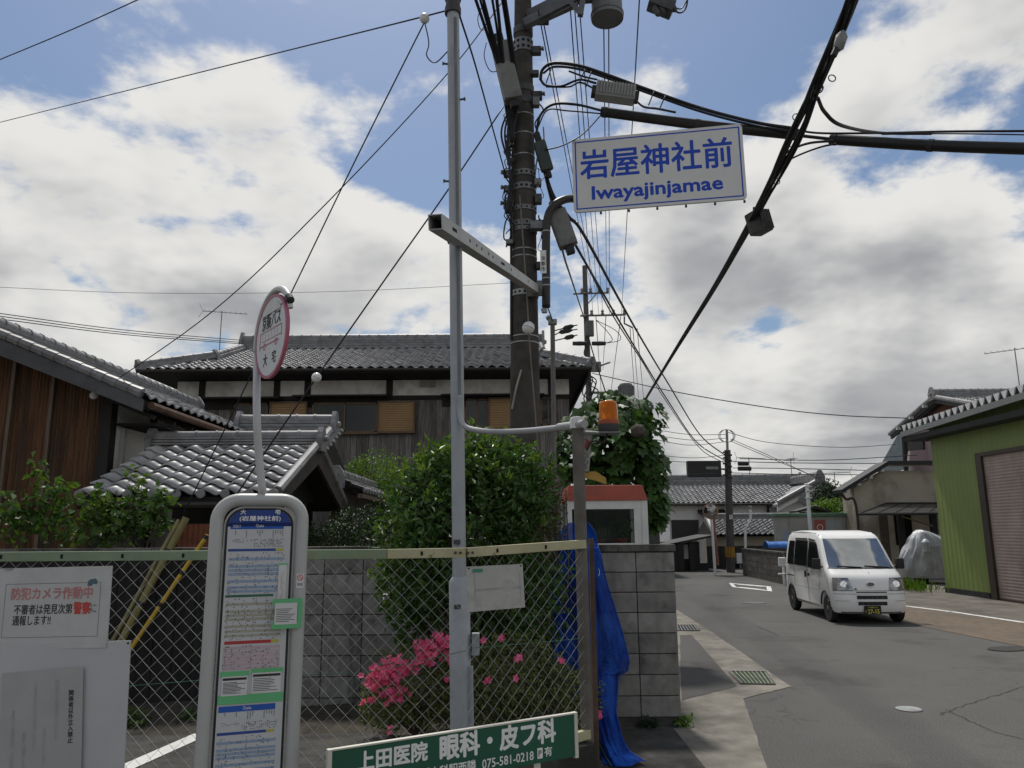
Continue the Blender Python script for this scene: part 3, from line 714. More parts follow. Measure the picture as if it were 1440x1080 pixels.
def win(xa, xb, ya, yb, glassx, shutter, hood=None):
    """sliding window with its shutter box; px ranges"""
    z0, z1 = P(600, yb, wy).z, P(600, ya, wy).z
    if glassx:
        x0, x1 = P(glassx[0], 580, wy).x, P(glassx[1], 580, wy).x
        wn = MB().bb((x0, wy - .02, z0), (x1, wy + .005, z1)).build('window', dark, house)
        fr = MB(); t = .045
        for a, b in (((x0, z0), (x1, z0 + t)), ((x0, z1 - t), (x1, z1)), ((x0, z0), (x0 + t, z1)), ((x1 - t, z0), (x1, z1)), (((x0 + x1) / 2 - t / 2, z0), ((x0 + x1) / 2 + t / 2, z1))):
            fr.bb((a[0], wy - .085, a[1]), (b[0], wy - .02, b[1]))
        fr.build('frame', bronze, wn)
        xm = (x0 + x1) / 2
        for k, (a, b) in enumerate(((x0 + t, xm), (xm, x1 - t))):
            MB().bb((a, wy - .06 + .015 * k, z0 + t), (b, wy - .054 + .015 * k, z1 - t)).build('pane', winglass, wn)
            MB().bb((a + .02, wy - .026, z0 + t), (b - .02, wy - .0225, z1 - t)).build('curtain', curtain if k == 0 else M('dim_curtain', (0.09, 0.11, 0.11), .9, .15, 3), wn)
        MB().bb((x0 - .03, wy - .12, z0 - .05), (x1 + .03, wy - .01, z0)).build('sill', bronze, wn)
    if shutter:
        x0, x1 = P(shutter[0], 580, wy).x, P(shutter[1], 580, wy).x
        sb = MB().bb((x0, wy - .10, z0), (x1, wy - .02, z1)).build('shutter_box', tanm, house)
        sl = MB(); n = 13
        for i in range(n):
            z = z0 + (i + .5) * (z1 - z0) / n; sl.box((0.5 * (x0 + x1), wy - .112, z), (x1 - x0 - .05, .03, (z1 - z0) / n * .72), Matrix.Rotation(.35, 3, 'X'))
        stuff(sl.build('slat_field', tanm, sb))
        for xx in (x0, x1): MB().bb((xx - .025, wy - .14, z0 - .03), (xx + .025, wy - .02, z1 + .03)).build('box_edge', bronze, sb)
        for z in (z0, z1): MB().bb((x0 - .02, wy - .138, z - .03), (x1 + .02, wy - .018, z + .03)).build('box_edge', bronze, sb)
    if hood:
        x0, x1 = P(hood[0], 550, wy).x, P(hood[1], 550, wy).x; z = P(600, hood[2], wy).z
        hd = MB().prism([V(x0, wy - .02, z + .06), V(x0, wy - .45, z - .02), V(x0, wy - .45, z - .06), V(x0, wy - .02, z - .02)], (x1 - x0, 0, 0)).build('window_hood', darkwood, house)
        MB().bb((x0, wy - .02, z - .30), (x1, wy + .0, z - .02)).build('hood_shade_strip', darkwood, house)  # dark strip stands in for shade on the wall under the hood
win(0, 0, 566, 608, (440, 531), (533, 583), (417, 548, 557))
win(0, 0, 566, 608, (330, 378), (382, 432), (268, 398, 559))
win(0, 0, 562, 605, (655, 687), (688, 738), (622, 765, 557))
win(0, 0, 560, 600, (760, 782), None)
# soil of the yard behind the wall
struct(MB().bb((-12, 8.24, -.1), (1.5, 19.5, 0.05)).build('yard', soil))
# television antenna on the roof
def antenna(name, label, base, h, s, rz, group='television antennas on the roofs'):
    t = thing(name, label, 'antenna', base, rz, group)
    MB().tube([V(0, 0, 0), V(0, 0, h)], .016 * s, 6).build('mast', galv, t, world=False)
    MB().tube([V(-.55 * s, 0, h - .05), V(.75 * s, 0, h - .05)], .011 * s, 5).build('boom', galv, t, world=False)
    for i in range(9):
        x = (-.5 + i * .15) * s; MB().tube([V(x, -.18 * s, h - .04), V(x, .18 * s, h - .04)], .005 * s, 4).build('element', galv, t, world=False)
    MB().tube([V(-.55 * s, 0, h - .05), V(-.66 * s, 0, h + .18 * s)], .008 * s, 4).build('reflector', galv, t, world=False)
    MB().tube([V(-.55 * s, 0, h - .05), V(-.66 * s, 0, h - .26 * s)], .008 * s, 4).build('reflector', galv, t, world=False)
ab = P(308, 500, 23.0)
antenna('antenna', 'thin television antenna rising above the left end of the large house roof', ab, P(308, 437, 23).z - ab.z, 1.0, 0.3)

# ------------------------------------------------------------------ booth with red roof band behind the wall
BYf = 9.35
x0, x1 = P(797, 740, BYf).x, P(911, 740, BYf).x
zr1, zr0 = P(850, 682, BYf).z, P(850, 704, BYf).z
booth = thing('glass_booth', 'white framed glass booth with a red roof band behind the block wall', 'booth', ((x0 + x1) / 2, BYf + .5, 0))
red = weather(M('red_band', (0.36, 0.085, 0.052), 0.6, 0.1, 4, spec=0.35), (.26, .08, .06), 2.5, .5, .7, .6)
whitef = M('white_frame', (0.66, 0.66, 0.64), 0.5, 0.08, 4)
mb = MB(); cy_ = BYf + .5
mb.add([V(x0 - .01, BYf - .03, zr0), V(x1 + .01, BYf - .03, zr0), V(x1 + .01, BYf + 1.03, zr0), V(x0 - .01, BYf + 1.03, zr0),
        V(x0 + .03, BYf + .02, zr1), V(x1 - .04, BYf + .02, zr1), V(x1 - .04, BYf + .98, zr1), V(x0 + .03, BYf + .98, zr1)],
       [(0, 1, 5, 4), (1, 2, 6, 5), (2, 3, 7, 6), (3, 0, 4, 7), (4, 5, 6, 7), (3, 2, 1, 0)])
mb.build('roof_band', red, booth, bevel=.025, smooth=True)
for xx in (x0 + .03, x1 - .03):
    for yy in (BYf + .03, BYf + .97): MB().bb((xx - .035, yy - .035, 0), (xx + .035, yy + .035, zr0)).build('corner_post', whitef, booth)
MB().bb((x0 + .065, BYf, zr0 - .10), (x1 - .065, BYf + .06, zr0)).build('top_rail', whitef, booth)
MB().bb((x1 - .16, BYf + .005, 0), (x1 - .065, BYf + .05, zr0 - .10)).build('door_stile', whitef, booth)
zs = P(850, 764, BYf).z
MB().bb((x0 + .065, BYf, zs - .12), (x1 - .16, BYf + .06, zs - .0)).build('bottom_rail', whitef, booth)
MB().bb((x0 + .065, BYf + .02, zs), (x1 - .16, BYf + .026, zr0 - .10)).build('pane', glass('booth_glass', (0.82, 0.86, 0.84), 0.10, gain=.35), booth)
MB().bb((x0 + .02, BYf + .065, 0.1), (x0 + .026, BYf + .935, zr0)).build('pane', MATS['booth_glass'], booth)
MB().bb((x1 - .026, BYf + .065, 0.1), (x1 - .02, BYf + .935, zr0)).build('pane', MATS['booth_glass'], booth)
MB().bb((x0 + .065, BYf + .95, 0), (x1 - .065, BYf + .97, zr0)).build('back_panel', M('booth_back', (0.03, 0.04, 0.032), .8, .4, 3), booth)
MB().bb((x0 + .065, BYf + .08, zs - .14), (x1 - .065, BYf + .6, zs - .10)).build('shelf', whitef, booth)
MB().bb((x0 + .065, BYf + .065, 0), (x1 - .065, BYf + .075, zs - .13)).build('lower_panel', whitef, booth)
leafg = M('leaf_green', (0.055, 0.115, 0.025), 0.5, 0.45, 9, transl=0.25, spec=0.4)
for px, s in ((842, 1.0), (872, 1.15)):
    p = P(px, 764, BYf + .35); p.z = zs - .10
    t = thing('potted_plant', ('smaller' if s == 1 else 'bigger') + ' leafy plant in a red pot inside the glass booth', 'potted plant', p, group='potted plants in the booth')
    MB().lathe([(.05 * s, 0), (.075 * s, .11 * s), (.08 * s, .11 * s), (.08 * s, .135 * s), (.065 * s, .135 * s), (.06 * s, .12 * s)], n=14).build('pot', M('red_pot', (0.33, 0.045, 0.04), .5, .1), t, world=False, smooth=True)
    mb = MB(); crown(mb, (0, 0, .24 * s), (.13 * s, .13 * s, .13 * s), 140, .06, random.Random(px), inner=.1); mb.build('foliage', leafg, t, world=False, fix=False)
# ------------------------------------------------------------------ wire fence along the lot
FY = 3.9
J = P(655, 777, FY); E_ = P(822, 765, 4.3)
zL = P(0, 783, FY).z
A0 = V(-3.6, FY, zL)
railg = M('rail_green', (0.19, 0.26, 0.165), 0.6, 0.12, 5, col2=(0.24, 0.215, 0.12), c2scale=1.6, c2lo=.5, c2hi=.62)
railc = M('rail_cream', (0.42, 0.39, 0.24), 0.6, 0.12, 6, col2=(0.12, 0.07, 0.03), c2scale=6, c2lo=.62, c2hi=.72)
wirem = M('galvanised_wire', (0.38, 0.38, 0.37), 0.5, 0.2, 10, metal=0.3)
base_s = MB().bb((-3.7, FY - .06, -.2), (J.x, FY + .06, 0.58))
fence = thing('wire_fence', 'chain link fence with faded green and cream top rail around the parking lot', 'fence', (-1.5, FY, 0))
base_s.build('footing_wall', conc_d, fence)
dirE = (E_ - J); dirE.z = 0; dirE.normalize(); qE = V(-dirE.y, dirE.x, 0)
mid = (V(J.x, J.y, 0) + V(E_.x, E_.y, 0)) / 2
MB().box((mid.x, mid.y, .40), ((E_ - J).length, .12, .86), math.atan2(dirE.y, dirE.x)).build('footing_wall', conc_d, fence)
def rail(a, b, mat, nm='top_rail'):
    d = (b - a).normalized(); q = d.cross(V(0, 0, 1)).normalized(); up = q.cross(d); L = (b - a).length
    rot = Matrix((d, q, up)).transposed()
    r = MB().box((a + b) / 2, (L, .034, .046), rot).build(nm, mat, fence, bevel=.003)
    return d, q, up, L
for (a, b, m) in ((A0, P(545, 779, FY), railg), (P(545.5, 779, FY), J, railc), (J + V(.003, 0, 0), E_, railc)):
    d, q, up, L = rail(a, b, m)
    for i in range(int(L / .30)):
        p = a + d * (.17 + i * .30) + q * .0175
        MB().box(p, (.012, .003, .02), Matrix((d, q, up)).transposed()).build('slot', dark, fence)
for dx in (-.05, -.025, .012, .035):
    MB().lathe([(.007, 0), (.007, .006), (.004, .01)], J + V(dx, -.018, 0), (0, -1, 0), 8).build('bolt', M('rusty_bolt', (.09, .05, .03), .8), fence)
def mesh(a, b, z0, nm='wire_mesh', pitch=0.0735):
    """woven wire: each vertical wire zigzags and hooks into its neighbours"""
    d = V(b.x - a.x, b.y - a.y, 0); L = d.length; d.normalize(); q = V(-d.y, d.x, 0); mb = MB(); p = pitch / 2
    n = int(L / p)
    for i in range(n):
        pts = []; ztop = a.z + (b.z - a.z) * (i / n) - .02; k = 0; z = ztop
        while z > z0:
            s = (k + i) % 2; off = p * (i + s) ; bx = V(a.x, a.y, 0) + d * off
            amp = .0022 * (1 if s else -1) + 0.004 * mnoise.noise(V(off * 2, z * 2, 4))
            pts.append(V(bx.x, bx.y, z + .002 * mnoise.noise(V(off * 5, z * 5, 1))) + q * amp); z -= p; k += 1
        if len(pts) > 1: mb.tube(pts, 0.0013, 4, cap=False)
    return stuff(mb.build(nm, wirem, fence, fix=False))
mesh(A0, J, 0.6); mesh(J + V(.01, 0, 0), E_, P(820, 1032, 4.3).z)
zb2 = P(820, 1032, 4.3).z
rail(V(J.x, J.y, zb2 - .02), V(E_.x, E_.y, zb2), railc, 'bottom_rail')
gwire = M('green_wire', (0.05, 0.16, 0.10), .5)
MB().tube([P(175, 965, 3.92), P(300, 955, 3.92), P(520, 945, 3.92), P(655, 915, 3.92)], .0018, 5).build('tension_wire', gwire, fence)
MB().tube([P(657, 912, 3.92), P(740, 905, 4.1), P(815, 898, 4.3)], .0018, 5).build('tension_wire', gwire, fence)
for px in (335, -60):
    x = P(px, 800, FY + .05).x; MB().tube([V(x, FY + .05, .5), V(x, FY + .05, zL - .02)], .024, 10).build('post', railg, fence, smooth=True)

# end post with conduit, warning plate and the beacon
postm = M('post_brown_grey', (0.135, 0.125, 0.108), 0.7, 0.2, 5, col2=(0.09, 0.075, 0.06), c2scale=3)
pt, pb = P(812, 598, 4.32), P(829, 1085, 4.32); pb2 = pb + (pb - pt) * .9; pb2.z = 0
pb2 = V(pb.x + .0, pb.y, 0)
epost = thing('end_post', 'brownish grey steel post at the end of the wire fence with a white cap', 'post', pb2)
MB().tube([pb2, pt], .033, 14).build('shaft', postm, epost, smooth=True)
MB().lathe([(.042, -.02), (.042, .035), (.036, .045), (.01, .05)], pt, n=14).build('cap', whitef, epost, smooth=True)
a, b = P(829, 757, 4.36), P(838, 1085, 4.36)
MB().bb((a.x - .004, 4.34, 0.0), (a.x + .022, 4.36, a.z)).build('angle_flange', M('rusty_angle', (.10, .065, .045), .8, .3, 9), epost)
MB().bb((a.x - .004, 4.361, 0.0), (a.x, 4.385, a.z - .002)).build('angle_web', MATS['rusty_angle'], epost)
MB().lathe([(.006, 0), (.012, .004), (.012, .016), (.004, .02)], P(805, 655, 4.27), (-1, -.3, 0), 10).build('bolt_head', alu, epost)
wp = thing('warning_plate', 'narrow weathered white plate with faded red lettering hung on the end post', 'sign', P(824, 662, 4.36))
m, wv, hv = plane4(P(819, 602, 4.36), P(830, 603, 4.36), P(820, 664, 4.36))
slab(m, wv, hv, .004).build('plate', M('weathered_white', (.36, .355, .34), .7, .12, 8), wp)
fred = M('faded_red', (.40, .09, .06), .7, .2, 9)
marks(m, -.012, .012, .012, .060, 26, .016, fred, wp, 3)
marks(m, -.010, -.105, .010, -.01, 30, .011, M('faded_ink', (.16, .15, .15), .8), wp, 5)
yb = MB().prism([P(820, 663, 4.36), P(838, 663, 4.36), P(852, 672, 4.36), P(853, 681, 4.36), P(838, 676, 4.36), P(820, 672, 4.36)], (0, .006, 0)).build('yellow_bracket', M('yellow_paint', (.42, .25, .05), .6), wp)
bc = P(856, 597, 4.32)
beacon = thing('warning_beacon', 'orange rotating warning beacon on a bracket beside the end post', 'beacon', bc)
MB().lathe([(.052, -.045), (.060, -.03), (.064, -.005), (.064, .0)], bc, n=24).build('base', M('beacon_base', (.05, .05, .052), .5), beacon, smooth=True)
MB().lathe([(.060, .001), (.060, .022), (.056, .026)], bc, n=24).build('collar', M('beacon_collar', (.32, .06, .012), .35), beacon, smooth=True)
om = bpy.data.materials.new('orange_lens'); om.use_nodes = True
t_ = om.node_tree; b_ = t_.nodes['Principled BSDF']
b_.inputs['Base Color'].default_value = (0.85, 0.24, 0.008, 1); b_.inputs['Roughness'].default_value = .12; b_.inputs['Transmission Weight'].default_value = 0.55; b_.inputs['IOR'].default_value = 1.25
nz_ = N(t_, 'ShaderNodeTexNoise'); nz_.inputs['Scale'].default_value = 30
link(t_, mixc(t_, nz_.outputs[0], (.70, .17, .004), (.95, .33, .02)), b_.inputs['Base Color'])
MB().lathe([(.054, .027), (.051, .115), (.047, .127), (.036, .134), (.004, .135)], bc, n=28).build('lens', om, beacon, smooth=True)
MB().lathe([(.012, .02), (.012, .06)], bc, n=10).build('lamp', alu, beacon)
MB().grid(lambda u, v: bc + V((.012 + .022 * v) * math.cos(u * 2.6 + 1.7), (.012 + .022 * v) * math.sin(u * 2.6 + 1.7), .045 + .05 * (v)), 8, 4).build('reflector', M('beacon_reflector', (.8, .45, .1), .15, metal=.9), beacon, smooth=True)
MB().tube([pt - V(0, 0, .04) + V(.03, 0, 0), bc + V(-.05, 0, -.05)], .012, 6).build('bracket', galv, beacon)
MB().box(bc + V(0, 0, -.05), (.12, .12, .006)).build('mount_plate', galv, beacon)
MB().tube(spline([bc + V(-.01, 0, -.05), bc + V(-.03, .01, -.10), bc + V(-.09, .01, -.09), pt + V(.05, .01, -.14)], 6), .006, 6).build('cord', blackm, beacon)

# ------------------------------------------------------------------ signs fixed to the fence
white = M('sign_white', (.50, .50, .49), .5, .05, 4, col2=(.43, .43, .41), c2scale=2.5)
ink = M('ink', (.03, .03, .03), .7, .1)
pinkr = M('faded_pink', (.47, .20, .20), .7, .1)
redt = M('red_print', (.48, .07, .06), .7, .1)
greyink = M('faded_grey_ink', (.34, .34, .33), .8, .1)
sg = thing('camera_notice', 'white plate with pink and black lettering about security cameras on the fence', 'sign', P(70, 912, 3.86))
m, wv, hv = plane4(P(-14, 800, 3.86), P(155, 796, 3.83), P(-19, 914, 3.86))
slab(m, wv, hv, .005, .004).build('plate', white, sg)
k = wv / 169
slab(m @ Matrix.Translation((0, -hv / 2 + .012, .004)), wv - .003, .022, .003).build('bottom_fold', white, sg)
fr = MB(); X0, X1, Y0, Y1 = -wv / 2 + 22 * k, wv / 2 - 14 * k, -hv / 2 + 15 * k, hv / 2 - 21 * k
for (a, b, c, d) in ((X0, Y0, X1, Y0 + .0016), (X0, Y1 - .0016, X1, Y1), (X0, Y0 + .0017, X0 + .0016, Y1 - .0017), (X1 - .0016, Y0 + .0017, X1, Y1 - .0017)): rect(fr, m, a, b, c, d)
fr.build('border', ink, sg, fix=False)
T = Matrix.Translation
text('防犯カメラ作動中', .06, pinkr, sg, m @ T(((X0 + X1) / 2 - .004, .068 * 1.0, 0)), width=113 * k, bold=.0016)
text('不審者は発見次第', .05, ink, sg, m @ T((X0 + 55 * k, -.006, 0)), width=81 * k, bold=.0007)
text('警察', .06, redt, sg, m @ T((X0 + 109 * k, -.004, 0)), width=23 * k, bold=.0022)
text('に', .05, ink, sg, m @ T((X0 + 125 * k, -.006, 0)), width=8 * k)
text('通報します!!', .05, ink, sg, m @ T((X0 + 40 * k, -.075 + .018, 0)), width=53 * k, bold=.0007)
cm = MB(); cx0 = X1 - 12 * k; cy0 = Y1 + 1 * k
cm.add([m @ V(cx0 + x * k, cy0 + y * k, .0009) for x, y in ((-7, -5), (-1, -6), (1, -3), (6, -4), (7, 1), (4, 4), (-3, 3), (-6, 1))], [tuple(range(8))]); cm.build('camera_picture', M('blue_grey_print', (.09, .14, .18), .7), sg, fix=False)
for px in (12, 118):
    for py in (800, 908):
        MB().bb(P(px, py, 3.852) - V(.018, .0, .004), P(px, py, 3.848) + V(.018, 0, .004)).build('clip', M('clear_clip', (.3, .3, .3), .3), sg)
sb = thing('no_entry_board', 'large white board with vertical black lettering forbidding entry, low on the fence', 'sign', P(80, 1080, 3.84))
m, wv, hv = plane4(P(-30, 908, 3.85), P(178, 901, 3.83), P(-42, 1180, 3.85))
slab(m, wv, hv, .006).build('board', M('board_white', (.47, .475, .48), .45, .04, 3), sb)
k = wv / 208
m2, w2, h2 = plane4(P(6, 947, 3.845), P(120, 938, 3.825), P(-6, 1140, 3.845)); m2 = m2 @ T((0, 0, .004))
slab(m2, w2, h2, .0015).build('paper', M('paper', (.38, .38, .37), .7, .06, 5), sb)
def vtext(s, size, mat, par, m, x, ytop, step, bold=0):
    for i, ch in enumerate(s):
        if ch != ' ': text(ch, size, mat, par, m @ T((x, ytop - i * step, .0004)), bold=bold)
def vtext1(s, size, mat, par, m, x, ytop, bold=0, sl=1.0):
    s2 = '\n'.join(s); c = text(s2, size, mat, par, m @ T((x, ytop, .0004)), bold=bold); return c
kk = w2 / 114
vtext1('関係者以外立入禁止', 7.6 * kk, ink, sb, m2, w2 / 2 - 16 * kk, h2 / 2 - 62 * kk, bold=.0006)
vtext1('関係者の営業所内への立入を', 6 * kk, greyink, sb, m2, w2 / 2 - 36 * kk, h2 / 2 - 52 * kk)
vtext1('お断りいたします。', 6 * kk, greyink, sb, m2, w2 / 2 - 52 * kk, h2 / 2 - 100 * kk)
vtext1('不審者を見かけた場合、直ちに', 6 * kk, greyink, sb, m2, w2 / 2 - 66 * kk, h2 / 2 - 58 * kk)
vtext1('警察へ通報します。', 6 * kk, greyink, sb, m2, w2 / 2 - 80 * kk, h2 / 2 - 105 * kk)
vtext1('京阪バス株式会社　山科営業所', 6 * kk, greyink, sb, m2, w2 / 2 - 96 * kk, h2 / 2 - 90 * kk)
for x, y in ((wv / 2 - .012, hv / 2 - .012),):
    MB().lathe([(.005, 0), (.005, .003), (.002, .004)], m @ V(x, y, 0), (0, -1, 0), 8).build('rivet', ink, sb)
nb = thing('blank_notice', 'faded blank white notice plate hung on the fence beside the grey pole', 'sign', P(695, 860, 4.0))
m, wv, hv = plane4(P(658, 797, 3.89), P(737, 793, 4.06), P(656, 861, 3.87))
slab(m, wv, hv, .004).build('plate', M('faded_notice', (.42, .415, .385), .6, .08, 8, col2=(.34, .335, .31), c2scale=9), nb)
fr = MB()
for (a, b, c, d) in ((-wv * .36, -hv * .06, wv * .44, -.001), (-wv * .38, -hv * .4, -wv * .355, hv * .34), (wv * .42, -hv * .4, wv * .44, hv * .34)): rect(fr, m, a, b, c, d)
fr.build('faint_rules', M('faint_rule', (.36, .355, .33), .8), nb, fix=False)
gt = MB(); rect(gt, m, -wv * .40, hv * .36, -wv * .22, hv * .44, .001); gt.build('green_tape', M('teal_tape', (.05, .25, .17), .6), nb, fix=False)
for sx in (-.46, .46): MB().lathe([(.005, 0), (.003, .004)], m @ V(wv * sx, hv * .46, 0), (0, -1, 0), 8).build('rivet', ink, nb)

# ------------------------------------------------------------------ green clinic sign on two posts
cs = thing('clinic_sign', 'long low green sign with white lettering on pale posts before the fence', 'sign', P(640, 1080, 3.3) * 1.0)
tl, tr = P(467, 1056, 3.10), P(807, 1004, 3.6); bl = tl - V(0, 0, .175)
m, wv, hv = plane4(tl, tr, bl)
slab(m, wv, hv, .012).build('panel', M('sign_green', (.012, .095, .055), .4, .08, 3, spec=.5), cs)
fcream = M('cream_frame', (.62, .60, .52), .6, .1)
for s in (-1, 1): slab(m @ T((s * (wv / 2 + .008), 0, .006)), .016, hv + .012, .024).build('end_trim', fcream, cs)
slab(m @ T((0, hv / 2 + .003, .004)), wv, .006, .02).build('top_trim', fcream, cs)
wt = M('white_print', (.78, .78, .76), .6, .05)
text('上田医院', .075, wt, cs, m @ T((-wv * .275, hv * .20, 0)), width=wv * .265, bold=.0026)
text('眼科・皮フ科', .1, wt, cs, m @ T((wv * .16, hv * .20, 0)), width=wv * .50, bold=.0036)
text('京阪山科駅西隣', .05, wt, cs, m @ T((-wv * .075, -hv * .30, 0)), width=wv * .26, bold=.0009)
text('075-581-0218', .05, wt, cs, m @ T((wv * .195, -hv * .30, 0)), width=wv * .225, bold=.0006)
text('有', .042, wt, cs, m @ T((wv * .375, -hv * .27, 0)), bold=.0006)
pk = MB(); rect(pk, m, wv * .325, -hv * .40, wv * .349, -hv * .16, .0008); pk.build('parking_square', wt, cs, fix=False)
text('P', .034, MATS['sign_green'], cs, m @ T((wv * .337, -hv * .28, .0006)), bold=.0006)
for f_ in (-.30, .335):
    p = m @ V(wv * f_, -hv / 2 + .02, -.022); MB().bb((p.x - .014, p.y - .01, 0), (p.x + .014, p.y + .012, p.z)).build('post', fcream, cs)

# ------------------------------------------------------------------ bus stop
BS = P(357, 900, 3.3); BS.z = 0
yaw = R(18)
bus = thing('bus_stop', 'grey arched bus stop frame with blue header, timetable sheets and round top disc', 'bus stop', BS)
xa = V(math.cos(yaw), math.sin(yaw), 0); na = V(math.sin(yaw), -math.cos(yaw), 0)
def BP(x, z, n=0.0): return BS + xa * x + na * n + V(0, 0, z)
zt = P(362, 694, 3.3).z
hw = .172; rt = .027; rc = .09
path = [BP(-hw, 0.05)] + [BP(-hw, zz_) for zz_ in (.8, 1.4, zt - rt - rc)]
path += [BP(-hw + rc - rc * math.cos(a), zt - rt - rc + rc * math.sin(a)) for a in [R(i * 11.25) for i in range(1, 8)]]
path += [BP(-hw + rc, zt - rt), BP(hw - rc, zt - rt)]
path += [BP(hw - rc + rc * math.sin(a), zt - rt - rc + rc * math.cos(a)) for a in [R(i * 11.25) for i in range(1, 9)]]
path += [BP(hw, zz_) for zz_ in (1.4, .8, 0.05)]
busgrey = M('bus_frame_grey', (.44, .44, .43), .42, .08, 3, metal=.15, col2=(.45, .45, .44), c2scale=4)
MB().tube(path, rt, 16).build('frame_tube', busgrey, bus, smooth='all')
MB().box(BP(0, .03), (.55, .4, .06), yaw).build('base', conc_d, bus, bevel=.01)
def arch(w, z0, z1, r, n, t):
    pts = [(-w, z0), (w, z0)] + [(w - r + r * math.cos(R(a)), z1 - r + r * math.sin(R(a))) for a in range(0, 91, 15)] + [(-w + r - r * math.sin(R(a)), z1 - r + r * math.cos(R(a))) for a in range(0, 91, 15)]
    return MB().prism([BP(x, z, n) for x, z in pts], na * t)
arch(.136, .55, zt - .062, .075, -.012, .016).build('gasket', blackm, bus)
arch(.143, .54, zt - .054, .08, -.016, .014).build('back_panel', busgrey, bus)
arch(.127, .56, zt - .070, .068, .002, .004).build('board', M('board_paper', (.52, .53, .54), .5, .04, 4), bus)
zh = P(360, 735, 3.3).z
hp = [(-.1265, zh), (.1265, zh)] + [(.1265 - .068 + .068 * math.cos(R(a)), zt - .070 - .068 + .068 * math.sin(R(a))) for a in range(0, 91, 15)] + [(-.1265 + .068 - .068 * math.sin(R(a)), zt - .070 - .068 + .068 * math.cos(R(a))) for a in range(0, 91, 15)]
MB().prism([BP(x, z, .0062) for x, z in hp], na * .001).build('header', M('header_blue', (.016, .05, .24), .4, .06), bus)
mB = frame(BP(0, 0, .0064), xa, (0, 0, 1))
bw = .127
def zpx(y): return P(357, y, 3.3).z
hwht = M('header_white', (.78, .78, .78), .6)
text('大　　　　　宅', .021, hwht, bus, mB @ T((0, zpx(720) , .001)), width=.160, bold=.0007)
text('(岩屋神社前)', .022, hwht, bus, mB @ T((0, zpx(729.5), .001)), width=.165, bold=.0005)
cols = {k: M('print_' + k, c, .6, .05) for k, c in dict(blue=(.02, .10, .42), lblue=(.26, .34, .46), navy=(.03, .07, .28), green=(.04, .13, .085), beige=(.36, .35, .28), red=(.42, .04, .04), pink=(.46, .36, .40), yellow=(.48, .42, .08), tape=(.13, .46, .20), paper=(.60, .60, .59), ink=(.03, .03, .035), grey=(.2, .2, .21)).items()}
rows = [('blue', 736, 744, .02, .90), ('navy', 771.5, 775, .0, .78), ('yellow', 771.5, 775, .785, .91), ('green', 835.5, 839, 0, .78), ('red', 900, 904.5, .03, .78), ('yellow', 900, 904.5, .785, .90),
        ('blue', 990.5, 999, .0, .90), ('navy', 1027, 1031, .0, .77), ('yellow', 1027, 1031, .775, .9)]
for y in (784, 794, 799.5, 805, 815, 823.5, 829): rows.append(('lblue', y, y + 3.8, .02, .93))
for y in (1040, 1050, 1055.5, 1061, 1071, 1080, 1086): rows.append(('lblue', y, y + 3.8, .0, .93))
for y in (847, 857, 862.5, 868, 878, 885, 891): rows.append(('beige', y, y + 3.6, .02, .93))
for y in (908, 914, 919.5, 925, 930.5, 936): rows.append(('pink', y, y + 4.2, .02, .93))
def bx_(f): return -bw + .006 + f * (2 * bw - .012)
for i, c in enumerate(sorted(set(r[0] for r in rows))):
    pm = MB()
    for r in rows:
        if r[0] == c: rect(pm, mB, bx_(r[3]), zpx(r[2]), bx_(r[4]), zpx(r[1]), .0006)
    stuff(pm.build('timetable_band', cols[c], bus, fix=False))
# rows of tiny figures on the sheets
rg = random.Random(3); pm = MB()
def scribble(y0, y1, dens, x0=.02, x1=.93, hgt=1.4, wdt=.012, step=2.8):
    y = y0
    while y < y1:
        x = x0
        while x < x1:
            if rg.random() < dens: rect(pm, mB, bx_(x), zpx(y + hgt), bx_(min(x + wdt * rg.uniform(.5, 1.5), x1)), zpx(y), .0011)
            x += wdt * 2.1
        y += step
scribble(758, 770, .62, .42, .93, .9, .016, 2.0); scribble(758, 763, .6, .06, .4, .8, .016, 1.8)
scribble(777, 833, .13); scribble(841, 897, .14); scribble(907, 939, .14); scribble(1033, 1100, .13)
scribble(1014, 1026, .62, .38, .93, .9, .016, 2.0); scribble(1014, 1018, .6, .06, .36, .8, .016, 1.8)
for xx in (.10, .28, .46, .5, .54, .72, .76, .80, .84, .88):
    for base in (746, 1000):
        for q in range(rg.randint(2, 5)): rect(pm, mB, bx_(xx), zpx(base + q * 2.2 + 1.4), bx_(xx + .012), zpx(base + q * 2.2), .0011)
for xx in (.05, .15, .46, .66):
    for base in (778, 841, 907, 1034):
        for q in range(16 if base != 907 else 9):
            if rg.random() < .55: rect(pm, mB, bx_(xx), zpx(base + q * 3.6 + 1.5), bx_(xx + .010), zpx(base + q * 3.6), .0011)
stuff(pm.build('timetable_figures', cols['ink'], bus, fix=False))
text('2020-3', .016, hwht, bus, mB @ T((bx_(.12), zpx(740), .0007)), width=.03)
text('Oyake', .018, hwht, bus, mB @ T((bx_(.5), zpx(740), .0007)), width=.032)
text('Oyake', .018, hwht, bus, mB @ T((bx_(.45), zpx(995), .0007)), width=.032)
